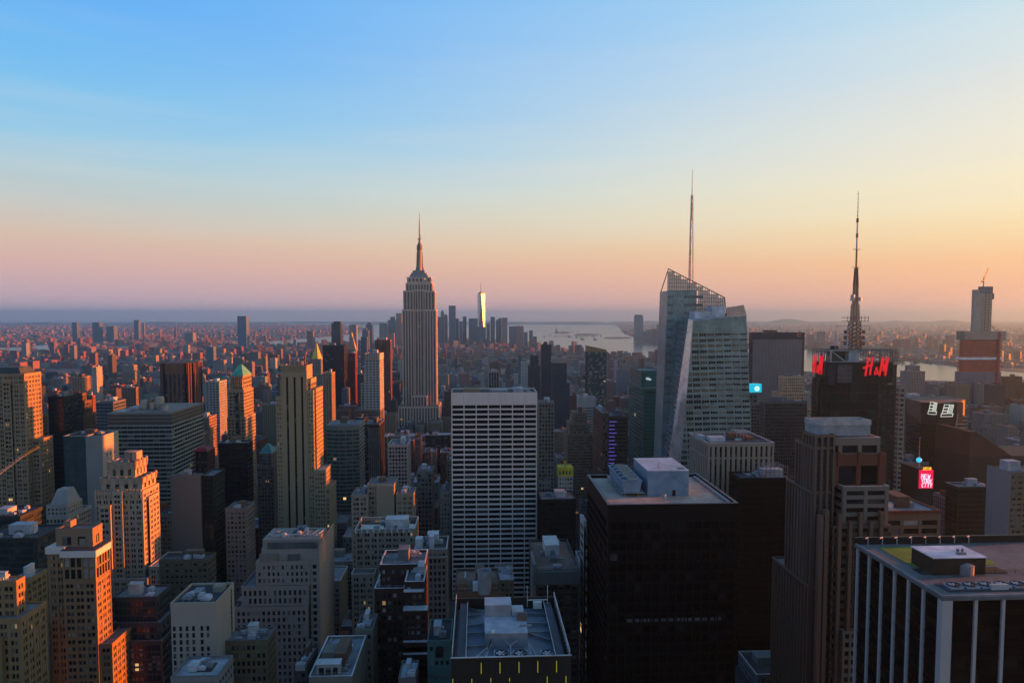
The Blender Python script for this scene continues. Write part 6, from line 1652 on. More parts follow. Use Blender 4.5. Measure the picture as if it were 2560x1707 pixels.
# dark brick apartment block with pale copings
DB = wall(.075, .045, .038, .85, .3)
s = two_wing('dark_brick_block', 'dark brown brick block with white coping lines at every setback', [(950, 1062, 1410, 14, 20), (936, 1010, 1470, 10, 24), (1012, 1060, 1453, 0, 20)], 310, DB, dict(PUN2, copm=plain('white_coping', .55, .55, .57, .6), roofm=ROOF_GREY, panes=True), 4)
X = lambda px: hit(px, 1500, 309)[0]; Z = lambda py: hit(1030, py, 309)[1]
for py, a, b in ((1475, 1010, 1060), (1517, 1009, 1070), (1595, 1009, 1070), (1625, 1009, 1070)):
    q = MB(); q.box(X(a), X(b), 307.5 - (py > 1500) * 2, 310.2, Z(py) - .25, Z(py) + .25); s.piece('coping_line', plain('white_coping', .55, .55, .57, .6), q)
    if py > 1500: s.tier(X(a) + .1, X(b) - .1, 306.5, 310, 0, Z(py) - .3, DB, **PUN2)
q = MB(); q.box(X(1040), X(1056), 318, 326, Z(1455), Z(1455) + 4); s.piece('rooftop_unit', UNIT, q)
s.zvis = 20; s.done(200)
# teal facade
s = rowb('teal_terracotta_front', 'small teal terracotta front with round arched window at the foot of the fan roof', 1068, 1128, 1600, 275, '20', wall(.10, .24, .25, .6, .15), 3, roofm=ROOF_TAR, **dict(PUN2, fl=6, span=4.2))
X = lambda px: hit(px, 1630, 274)[0]; Z = lambda py: hit(1097, py, 274)[1]
q = MB(); a = [math.pi * i / 10 for i in range(11)]; cx, r_, zb = X(1098), 1.5, Z(1626)
q.loft([(cx + r_ * math.cos(t), 274.6, zb + r_ * math.sin(t)) for t in a] + [(cx - r_, 274.6, zb - 3), (cx + r_, 274.6, zb - 3)], [(cx + r_ * math.cos(t), 274.9, zb + r_ * math.sin(t)) for t in a] + [(cx - r_, 274.9, zb - 3), (cx + r_, 274.9, zb - 3)]); s.piece('arched_window', GD, q); s.done()
# granite block with a big round tank
s = rowb('round_tank_block', 'brown granite block behind the fan roof, topped by a big open round tank', 1136, 1250, 1478, 255, '24', wall(.15, .10, .08), 2, roofm=ROOF_BROWN, **PUN)
q = MB(); c = ground(1211, 1422, s.z + 8); n = 20; r0 = 2.55; zb, zt = s.z - .9, hit(1211, 1424, c[1])[1]
a = [2 * math.pi * i / n for i in range(n)]
ring = lambda r_, z_: [(c[0] + r_ * math.cos(t), c[1] + r_ * math.sin(t), z_) for t in a]
q.loft(ring(r0, zb), ring(r0, zt), cap=False); q.loft(ring(r0, zt), ring(r0 - .25, zt), cap=False); q.loft(ring(r0 - .25, zt), ring(r0 - .25, zt - 2.5), cap=False); q.poly(ring(r0 - .25, zt - 2.5))
s.piece('round_tank', plain('tank_concrete', .24, .27, .29, .7), q)
for px in (1155, 1232): q = MB(); xx = hit(px, 1478, 258)[0]; q.box(xx - 1.8, xx + 1.8, 257, 263, s.z - .9, s.z + 2.2); s.piece('roof_bulkhead', BROWN, q)
q = MB(); xx = hit(1198, 1478, 256)[0]; q.box(xx - 2.4, xx + 2.2, 255.6, 258.5, s.z - .9, s.z + 2.8); s.piece('rooftop_unit', UNIT, q); s.done()
# bottom-edge low roofs
s = rowb('grey_roof_house', 'grey flat roof with raised court and three-bay white penthouse at the bottom edge', 772, 880, 1690, 262, '34', wall(.24, .25, .25), 5, roofm=plain('roof_bluegrey', .22, .25, .28, .8), copm=COPING, **PUN)
X = lambda px, v=266: hit(px, 1650, v)[0]; zr = s.z - .95
q = MB(); q.box(X(794), X(852), 264, 268, zr, zr + 4.6); o = s.piece('penthouse', wall(.42, .45, .48, .6), q)
for k in range(3):
    q = MB(); xx = X(800 + k * 17); q.box(xx, xx + 1.9, 263.85, 264.1, zr + .8, zr + 3.4); link('window', q.mesh('window', GD, s.o), o)
q = MB(); q.box(X(793), X(853), 263.6, 268.3, zr + 4.6, zr + 4.9); link('roof', q.mesh('roof', ROOF_SILVER, s.o), o)
q = MB(); q.box(s.x0 + 2, s.x0 + 9, 276, 284, zr, zr + 3.4); s.piece('roof_bulkhead', wall(.25, .25, .24), q)
q = MB(); q.box(s.x0 + 6, s.x0 + 9, 286, 289, zr, zr + 2.6); s.piece('roof_bulkhead', plain('pink_hut', .5, .27, .23, .7), q); s.done()
s = rowb('dormer_house', 'dark low house with a small white dormer at the bottom edge', 735, 768, 1668, 290, '20', wall(.10, .10, .11), 2, **PUN2)
X = lambda px: hit(px, 1670, 289)[0]; q = MB(); q.box(X(738), X(762), 289.2, 292, s.z - 1, s.z + 1.6); q.cyl(X(750), 290.6, s.z + 1.6, s.z + 2.6, 1.8, .2, 8); s.piece('dormer', wall(.45, .47, .5, .6), q); s.done()
rowb('ochre_low_block', 'dull ochre low block with cluttered roof at the bottom edge left of the punched block', 560, 668, 1600, 310, 690, wall(.24, .20, .13), 8, roofm=ROOF_GREY, copm=COPING_D, **PUN2).done()
rowb('stone_corner_house', 'narrow stone house with ornate pale cornice in the dark street', 888, 932, 1572, 300, '16', wall(.26, .25, .22), 3, **PUN2).done()
rowb('silver_roof_house', 'low house with bright silver roof and white hatch at the bottom edge', 996, 1040, 1693, 265, '14', wall(.2, .2, .21), 2, roofm=ROOF_SILVER, **PUN2).done()

# ------------------------------------------------------------------ right of the white slab
rowb('thin_pier_tower', 'slim tower with closely spaced pale piers just right of the white slab', 1346, 1386, 1005, 655, '22', wall(.30, .28, .25), 2, **dict(PIERS, pier=1.1, bay=2.7)).done()
rowb('dark_park_tower', 'dark unlit tower standing in shade right of the white slab', 1352, 1440, 1247, 515, '26', wall(.022, .024, .024, .7), 3, **dict(GLASSY, gl=glass(.008, .01, .011, blind=.1, lit=.003, bl=.03))).done()
s = rowb('yellow_trim_house', 'small white and yellow painted tower above the dark street', 1396, 1432, 1187, 545, '12', wall(.45, .46, .48), 0, **PUN2)
q = MB(); q.box(s.x0 - .3, s.x1 + .3, 544.6, 557, s.z - 1, s.z + 6); s.piece('yellow_storey', plain('yellow_paint', .55, .45, .03, .7), q); q = MB(); xx = (s.x0 + s.x1) / 2; q.box(xx - .9, xx + .9, 548, 550, s.z + 6, s.z + 10); s.piece('yellow_chimney', plain('yellow_paint', .55, .45, .03, .7), q)
q = MB()
for k in range(4): q.box(s.x0 + .6 + k * 2.6, s.x0 + 1.8 + k * 2.6, 544.4, 544.62, s.z + .5, s.z + 3.4)
s.piece('window_pane_panel', GD, q); s.done()
s = rowb('low_street_house', 'little grey house with orange roof lamp beside the yellow trimmed tower', 1346, 1378, 1202, 550, '10', wall(.24, .26, .27), 2, **PUN2); s.done()
s = rowb('ribbed_dark_block', 'dark ribbed block with cluttered brown roof and grey parapet left of the black tower', 1340, 1449, 1424, 285, '40', wall(.06, .065, .07, .6), 7, roofm=ROOF_BROWN, cap=6.5, **dict(PIERS, bay=2.6, pier=.6, span=1.5))
X = lambda px: hit(px, 1430, 284)[0]; q = MB(); q.box(X(1334), X(1450), 283.4, 284.9, s.z - 5.6, s.z - .2); s.piece('parapet_panel', wall(.13, .155, .17, .6), q)
q = MB(); q.box(X(1334) - .2, X(1340), 283.6, 300, 0, s.z + 3); s.piece('side_screen_wall', wall(.17, .2, .22, .6), q)
for k in range(12): q = MB(); xx = X(1378 + k * 2.9); q.box(xx - .2, xx + .2, 316, 318.5, s.z - .9, s.z + 2.6); s.piece('screen_slat', STEEL_PALE, q)
s.done()
s = rowb('white_edge_slab', 'tall thin slab with gleaming white edge beside the black tower', 1459, 1466, 1302, 292, 1450, wall(.50, .54, .60, .5, .1), 0, bay=30, fl=3.9, pier=.4, span=1.0, d=.2, gl=GD)
for k in range(24): q = MB(); zz = s.z - 6 - k * 5; q.box(s.x0 + 1.0, s.x0 + 1.6, 291.8, 292.05, zz - 1.0, zz + 1.0); s.piece('window', GD, q)
s.done()
s = rowb('dark_machine_roof_tower', 'black tower crowded with roof machinery behind the black cooling tower block', 1850, 1985, 1194, 403, '18', wall(.007, .0085, .0095, .6), 8, roofm=ROOF_TAR, **dict(GLASSY, gl=glass(.006, .007, .008, blind=.08, lit=.001, bl=.02, spec=.06)))
q = MB()
for i in range(7):
    for j in range(3): q.beam((s.x0 + 14 + i * 2.6, 405 + j * 6, s.z - 1), (s.x0 + 14 + i * 2.6, 405 + j * 6, s.z + 6), .3)
for j in range(3): q.beam((s.x0 + 14, 405 + j * 6, s.z + 6), (s.x0 + 29.6, 405 + j * 6, s.z + 6), .35); q.beam((s.x0 + 14, 405 + j * 6, s.z + 3), (s.x0 + 29.6, 405 + j * 6, s.z + 3), .3)
s.piece('machine_frame', STEEL, q); q = MB(); q.cyl(s.x0 + 22, 412, s.z - 1, s.z + 4, 4, 4, 14); s.piece('cooling_drum', UNIT, q); s.done()
s = rowb('tan_setback_tower', 'old tan setback tower with corner piers in front of the dark frame slab', 1957, 2012, 941, 820, '12', wall(.62, .48, .34), 2, **PUN)
X = lambda px: hit(px, 980, 815)[0]; Z = lambda py: hit(1980, py, 815)[1]
s.tier(X(1945), X(2020), 814, 833, 0, Z(980), wall(.62, .48, .34), **PUN); s.tier(X(1938), X(2028), 811, 834, 0, Z(1020), wall(.55, .43, .31), **PUN); s.done()
rowb('grey_pinstripe_tower', 'dark tower with fine grey vertical pinstripes left of the broadcast mast tower', 1912, 2019, 1003, 715, '13', wall(.21, .21, .22, .5), 3, roofm=plain('roof_bluegrey', .22, .25, .28, .8), copm=COPING_D, **dict(PIERS, bay=1.9, pier=.42, span=.8, gl=glass(.01, .012, .015, blind=.2, lit=.003, bl=.05))).done()
s = rowb('striped_annex', 'grey block with stacked white slab edges right of the broadcast mast tower', 2249, 2264, 966, 640, '24', wall(.40, .39, .37), 0, bay=40, fl=4.6, pier=.3, span=2.0, d=.5, gl=GD, lead='span'); s.done()
s = rowb('red_roof_edge_block', 'grey roofed block with red parapet and paired windows behind the granite tower', 2206, 2352, 1277, 318, '33', wall(.24, .17, .13), 6, roofm=plain('roof_bluegrey', .22, .25, .28, .8), cap=4.5, bay=8, fl=4.0, pier=1.6, span=1.6, d=.5, gl=GD, panes=True)
X = lambda px: hit(px, 1285, 317)[0]; Z = lambda py: hit(2280, py, 317)[1]
q = MB(); q.box(X(2203), X(2353), 317.3, 318, Z(1284), Z(1277)); s.piece('parapet_band', wall(.22, .075, .05), q); s.zvis = 60; s.done(80)
rowb('dark_court_roof', 'dark block with railed flat roof below the letter sign tower', 2396, 2478, 1216, 500, '14', wall(.035, .04, .042, .6), 5, roofm=ROOF_GREY, copm=COPING, **dict(GLASSY, gl=glass(.012, .015, .016, blind=.1, lit=.002, bl=.03, spec=.15))).done()
s = rowb('pale_end_wall_tower', 'grey tower with blank pale end wall at the right picture edge', 2526, 2640, 1180, 430, 2468, wall(.22, .20, .16), 2, **dict(PUN, bay=4, span=2.2))
q = MB(); q.box(s.x0 - .3, s.x0 - .02, s.V - .3, s.V + s.L, 0, s.z + .5); s.piece('blank_end_wall', wall(.36, .37, .39, .7, .12), q); s.done()
# dark building with a sloping reddish roof
V = 640.0; X = lambda px, v=V: hit(px, 1100, v)[0]; Z = lambda py: hit(2480, py, V)[1]
s = Bld('slope_roof_tower', 'dark building with steep reddish sloping roof under the unfinished skyscraper', X(2430), V)
q = MB(); q.loft([(X(2424), V, 0), (X(2660), V, 0), (X(2660), V + 50, 0), (X(2424), V + 50, 0)], [(X(2424), V, Z(1140)), (X(2660), V, Z(1140)), (X(2660), V + 50, Z(1140)), (X(2424), V + 50, Z(1140))]); s.piece('wall', wall(.05, .05, .052, .6), q)
q = MB(); q.loft([(X(2424), V - .2, Z(1140)), (X(2530), V - .2, Z(1140)), (X(2530), V + 50, Z(1140)), (X(2424), V + 50, Z(1140))], [(X(2424), V - .2, Z(1078)), (X(2440), V - .2, Z(1078)), (X(2440), V + 50, Z(1078)), (X(2424), V + 50, Z(1078))]); s.piece('sloping_roof', wall(.12, .075, .065, .7), q)
q = MB(); q.beam((X(2440), V - .4, Z(1078)), (X(2530), V - .4, Z(1140)), 1.0); s.piece('roof_edge_trim', wall(.22, .22, .24), q); s.foot(X(2424), X(2660), V, V + 50, Z(1078)); s.done()
# purple lit tower, brown chamfered tower, gothic brick tower
s = rowb('purple_light_tower', 'slim glass hotel tower with a ladder of purple lights', 1522, 1571, 1040, 705, '24', wall(.10, .095, .085, .6), 2, **dict(GLASSY, fl=3.9, span=1.5, gl=glass(.03, .032, .03, blind=.2, lit=.004, bl=.08)))
X = lambda px: hit(px, 1100, 704)[0]; Z = lambda py: hit(1530, py, 704)[1]
for k in range(13): q = MB(); z0 = Z(1055 + k * 9.4); q.box(X(1522.5), X(1522.5 + (14 if k % 3 else 19)), 704.2, 704.9, z0, z0 + .55); s.piece('purple_light', emitter('purple_led', .22, .16, 1.0, .5), q)
s.done()
s = rowb('brown_chamfer_tower', 'brown chamfered apartment tower outlined with pale edges', 1506, 1521, 1032, 690, 1483, wall(.20, .12, .09), 2, copm=PALE, **dict(PUN, bay=3.4)); s.done()
s = rowb('old_brick_stepped_tower', 'old buff brick tower with stepped shoulders and one orange chimney', 1433, 1468, 1030, 810, '22', wall(.34, .25, .18), 1, **PUN2)
X = lambda px: hit(px, 1060, 806)[0]; Z = lambda py: hit(1450, py, 806)[1]
s.tier(X(1424), X(1476), 806, 836, 0, Z(1058), wall(.34, .25, .18), **PUN2); s.tier(X(1418), X(1482), 803, 840, 0, Z(1085), wall(.32, .24, .18), **PUN2)
q = MB(); q.box(X(1462), X(1466), 812, 818, Z(1050), Z(1024)); s.piece('chimney', wall(.45, .3, .2), q); s.done()
rowb('white_louvre_tower', 'short pale blue louvred tower in the hazy middle ground', 1448, 1490, 993, 930, '24', wall(.40, .44, .47, .6), 2, bay=40, fl=3.6, pier=.3, span=1.9, d=.4, gl=glass(.05, .06, .07, blind=.2, lit=.002), lead='span', cap=14).done()

# ------------------------------------------------------------------ middle distance landmarks
def mid(name, label, xl, xr, yt, V, L, W, clut=1, **kw):
    x0, x1, z = fit(xl, xr, yt, V)
    s = Bld(name, label, x0, V); s.tier(x0, x1, V, V + L, 0, z, W, **kw)
    if clut: s.clutter(x0 + 1, x1 - 1, V + 1, V + L - 1, z - .9, clut)
    s.x0, s.x1, s.z, s.V, s.L = x0, x1, z, V, L
    return s
MP = dict(bay=4.2, fl=3.8, pier=1.8, span=1.6, d=.5, gl=GD, lead='pier', e=.25)
MG = dict(bay=5, fl=4, pier=.3, span=1.3, d=.3, gl=glass(.03, .045, .06, blind=.2, lit=.002, bl=.08, spec=.6), lead='span', e=.1)
# brown chamfered tower
V = 1270.0; x0, x1, z = fit(396, 476, 908, V); s = Bld('brown_octagon_tower', 'brown brick tower with cut corners and vertical window stripes', x0, V)
c = 9.0; L = x1 - x0; oc = lambda e: [(x0 + c - e, V - e), (x1 - c + e, V - e), (x1 + e, V + c - e), (x1 + e, V + L - c), (x1 - c, V + L), (x0 + c, V + L), (x0 - e, V + L - c), (x0 - e, V + c - e)]
q = MB(); q.prism(oc(-.6), 0, z - 20); s.piece('glazing', glass(.02, .022, .028, blind=.2, lit=.002), q)
q = MB(); q.prism(oc(.1), z - 20, z); s.piece('crown_wall', wall(.26, .12, .07), q)
q = MB(); P8 = oc(0)
for i in range(8):
    a, b = Vector(P8[i]), Vector(P8[(i + 1) % 8]); n = 5 if i % 2 == 0 else 3
    for k in range(n + 1):
        p = a.lerp(b, k / n); q.box(p.x - 1.3, p.x + 1.3, p.y - 1.3, p.y + 1.3, 0, z + (.01 * k))
s.piece('pier_rib', wall(.25, .12, .075), q); q = MB(); q.prism(oc(-2), z, z + .3); s.piece('roof', ROOF_TAR, q); s.foot(x0, x1, V, V + L, z); s.done()
mid('white_grid_block', 'pale blue-white gridded office block left of the green pyramid tower', 512, 548, 953, 1010, 30, wall(.40, .43, .46), **MP).done()
mid('dark_slab_tower', 'broad black slab tower just left of the slim red tower', 806, 860, 863, 1450, 34, wall(.03, .026, .03, .6), **dict(MG, gl=glass(.02, .018, .022, blind=.05, lit=.001))).done()
s = mid('slim_dark_glass_tower', 'slim dark glass tower with notched top rising above the black slab', 828, 851, 808, 2000, 26, wall(.05, .07, .09, .4), **MG); q = MB(); q.box(s.x0 + 6, s.x1 - 1, 2004, 2020, s.z - 1, s.z + 5); s.piece('roof_screen', wall(.05, .06, .07), q); s.done()
s = mid('red_tower', 'slim dark red tower standing between black slab and white grid tower', 870, 888, 883, 1500, 24, wall(.30, .055, .05), **dict(MG, gl=glass(.06, .02, .02, blind=.1, lit=0))); s.tier(hit(860, 900, 1500)[0], s.x0 - .1, 1502, 1524, 0, hit(866, 905, 1500)[1], wall(.16, .04, .04), **MP); s.done()
# gold topped clock tower behind
V = 2050.0; X = lambda px: hit(px, 850, V)[0]; Z = lambda py: hit(878, py, V)[1]
s = Bld('gold_cupola_clock_tower', 'white marble campanile with gilded cupola behind the red tower', X(868), V)
s.tier(X(867), X(889), V, V + 24, 0, Z(872), wall(.45, .4, .37), **MP)
q = MB(); q.loft([(X(868), V, Z(872)), (X(888), V, Z(872)), (X(888), V + 24, Z(872)), (X(868), V + 24, Z(872))], [(X(875), V + 9, Z(842)), (X(881), V + 9, Z(842)), (X(881), V + 15, Z(842)), (X(875), V + 15, Z(842))]); s.piece('spire_roof', wall(.42, .36, .32), q)
q = MB(); q.cyl(X(878), V + 12, Z(842), Z(836), 3.2, 3.2, 8).cyl(X(878), V + 12, Z(836), Z(829), 3.0, .3, 8); s.piece('gilded_cupola', plain('gilding', .65, .38, .08, .35, .6), q); s.done()
# gold pyramid tower
V = 1810.0; X = lambda px: hit(px, 880, V)[0]; Z = lambda py: hit(789, py, V)[1]
s = Bld('gold_pyramid_tower', 'limestone tower with tall gilded pyramid roof behind the striped tan tower', X(770), V)
s.tier(X(772), X(806), V - 4, V + 34, 0, Z(935), wall(.38, .33, .29), **MP); s.tier(X(776), X(802), V, V + 28, Z(935), Z(897), wall(.38, .33, .29), foot=False, **MP)
q = MB(); a = [math.pi / 8 + 2 * math.pi * i / 8 for i in range(8)]; cx = X(789)
q.loft([(cx + 14 * math.cos(t), V + 14 + 14 * math.sin(t), Z(897)) for t in a], [(cx + 1.6 * math.cos(t), V + 14 + 1.6 * math.sin(t), Z(862)) for t in a]); q.cyl(cx, V + 14, Z(862), Z(855), 1.8, .2, 8); s.piece('gilded_roof', plain('gilded_tiles', .70, .48, .06, .4, .35), q); s.done()
s = mid('red_brick_twin_tower', 'red brick tower with paired glowing tops just left of the spire skyscraper', 938, 975, 850, 1380, 30, wall(.30, .13, .10), **MP); s.tier(hit(941, 860, 1380)[0], hit(955, 860, 1380)[0], 1378, 1380.2, 0, s.z + 1, wall(.30, .13, .10), **MP); s.tier(hit(960, 860, 1380)[0], hit(976, 860, 1380)[0], 1378, 1380.2, 0, s.z - 4, wall(.30, .13, .10), **MP); s.done()
mid('tan_pinstripe_block', 'tan pinstriped block with lit edge right of the striped tan tower', 806, 829, 932, 1080, 26, TAN, **MP).done()
mid('blue_glass_block', 'blue glass block tucked left of the white grid tower', 893, 910, 935, 1130, 24, wall(.08, .13, .17, .4), **MG).done()
s = mid('white_pier_office', 'dark office block with bright white piers under a flat cap behind the white slab', 1221, 1248, 927, 1500, 22, wall(.50, .48, .46), bay=5.5, fl=50, pier=1.3, span=.5, d=1.0, gl=glass(.02, .022, .026, lit=0), lead='pier', cap=3.5); s.done()
s = mid('dark_stepped_tower', 'dark stepped tower in the haze right of the white slab', 1327, 1346, 888, 1450, 26, wall(.10, .11, .13), **MG); s.tier(hit(1322, 900, 1450)[0], hit(1350, 900, 1450)[0], 1446, 1480, 0, s.z - 22, wall(.10, .11, .13), **MG); s.done()
s = mid('dark_needle_tower', 'tall dark apartment tower with curved top in the haze beside the slanted roof tower', 1355, 1379, 862, 1380, 24, wall(.075, .09, .11), **MG); q = MB(); q.cyl((s.x0 + s.x1) / 2 - 1, 1392, s.z - 1, s.z + 6, 7, 3, 10); s.piece('rounded_top', wall(.08, .09, .1), q); s.done()
s = mid('pale_capped_tower', 'blue glass tower with pale blank cap between two dark hazy towers', 1381, 1417, 894, 1230, 26, wall(.06, .09, .13, .4), cap=10, **MG); s.tier(hit(1383, 970, 1225)[0], hit(1424, 970, 1225)[0], 1222, 1230, 0, hit(1400, 958, 1225)[1], wall(.04, .07, .12, .4), **MG); q = MB(); q.box(s.x0 - .2, s.x1 + .2, 1229.6, 1256, s.z - 9.5, s.z + .2); s.piece('pale_cap', wall(.38, .36, .36), q); s.done()
# slanted crown residential tower
V = 1260.0; x0, x1, z = fit(1469, 1516, 880, V); s = Bld('slanted_roof_tower', 'teal residential tower speckled with white panels under a slanted golden top', x0, V)
s.tier(x0, x1, V, V + 26, 0, z, wall(.05, .09, .10, .4), bay=3, fl=3.4, pier=.3, span=.9, d=.3, gl=glass(.03, .06, .065, blind=.45, lit=.006, bay=3.0, fl=3.4, bl=.34), topless=True, cap=1)
zl = hit(1469, 864, V)[1]; zr = hit(1516, 874, V)[1]
q = MB(); q.loft([(x0, V, z), (x1, V, z), (x1, V + 26, z), (x0, V + 26, z)], [(x0, V, zl), (x1, V, zr), (x1, V + 26, zr), (x0, V + 26, zl)]); s.piece('slanted_crown', wall(.34, .27, .13, .6), q); s.done()
s = mid('stepped_white_apartments', 'stepped white apartment block near the river left of the unfinished skyscraper', 2277, 2300, 914, 1700, 24, wall(.38, .36, .38), **MP); s.tier(hit(2266, 930, 1700)[0], hit(2311, 930, 1700)[0], 1697, 1726, 0, hit(2290, 928, 1700)[1], wall(.38, .36, .38), **MP); s.done()
mid('brown_river_block', 'plain brown block by the river right of the unfinished skyscraper', 2511, 2556, 941, 1560, 12, wall(.17, .10, .09), **MP).done()
mid('grey_brown_terrace_block', 'long grey block with brown upper storey left of the letter sign tower', 2262, 2325, 995, 860, 26, wall(.24, .22, .21), **MP).done()
mid('blue_grey_side_block', 'blue-grey glass block left of the banded teal block', 236, 283, 1004, 860, 30, wall(.17, .2, .23), **MG).done()
mid('lit_edge_box', 'brown flat-roofed box with orange lit edge in the middle distance', 303, 340, 968, 1040, 14, wall(.27, .2, .17), **MP).done()
mid('beige_stack_block', 'beige stepped block with glowing orange upper box above the brown gothic tower', 178, 206, 942, 1120, 22, wall(.36, .28, .23), **MP).done()
mid('pale_low_office', 'pale low office building behind the green pyramid tower', 556, 574, 955, 1150, 30, wall(.36, .4, .43), **MP).done()
mid('tan_corner_block', 'tan block beside the banded teal block right side', 482, 502, 1085, 720, 20, wall(.33, .27, .21), **PUN).done()
mid('pink_setback_block', 'pinkish setback block between banded teal block and green pyramid tower', 488, 523, 1042, 850, 24, wall(.30, .22, .19), **PUN).done()
s = pyramid_tower('small_green_roof_tower', 'low tower with teal copper pyramid roof left of the striped tan tower', 660, 645, 676, 690, 1113, 1133, 1165, wall(.22, .2, .2), plain('teal_copper', .06, .22, .20, .5), [(640, 682, 1165, 1)], **PUN); s.done()
s = mid('red_awning_house', 'low dark house with bright red roof beside the banded teal block', 480, 518, 1128, 690, 20, wall(.10, .05, .05), 0, **PUN); q = MB(); q.loft([(s.x0 - .5, 689, s.z), (s.x1 + .5, 689, s.z), (s.x1 + .5, 711, s.z), (s.x0 - .5, 711, s.z)], [(s.x0 + 3, 694, s.z + 2.5), (s.x1 - 3, 694, s.z + 2.5), (s.x1 - 3, 706, s.z + 2.5), (s.x0 + 3, 706, s.z + 2.5)]); s.piece('red_roof', plain('red_roof_paint', .34, .03, .05, .6), q); s.done()

# ------------------------------------------------------------------ far skyline, each tower its own thing
def tbox(mb, cols, x0, x1, y0, y1, z0, z1, c, win=.7, roof=None):
    mb.box(x0, x1, y0, y1, z0, z1); cc = (*c, win); rr = (*(roof or (.12, .12, .13)), 0.0)
    cols += [cc, cc, cc, cc, rr, rr]
def far_tower(label, xl, xr, yt, V, c=(.16, .18, .22), L=None, steps=(), spire=None, group='towers of the far skyline', win=.55, name='distant_tower'):
    x0, x1, z = fit(xl, xr, yt, V); L = L or (x1 - x0)
    mb, cols = MB(), []
    tbox(mb, cols, x0, x1, V, V + L, 0, z, c, win)
    for (a, b, y2) in steps:
        p, q_, z2 = fit(a, b, y2, V); tbox(mb, cols, p, q_, V + L * .15, V + L * .85, z - .5, z2, c, win)
    if spire:
        p, z2 = hit(spire[0], spire[1], V); n = len(mb.f); mb.cyl(p, V + L / 2, z - 1, z2, (x1 - x0) * .06, .3, 6); cols += [(*c, 0)] * (len(mb.f) - n)
    o = link(name, tint_mesh(mb, name, cols, (x0, V, 0)), None, (x0, V, 0))
    tag(o, label, 'tower', group); FOOT.append((x0, x1, V, V + L, z, name)); return o
B1, B2, B3, RB, LT = (.14, .18, .24), (.19, .22, .27), (.10, .13, .19), (.30, .15, .12), (.36, .32, .30)
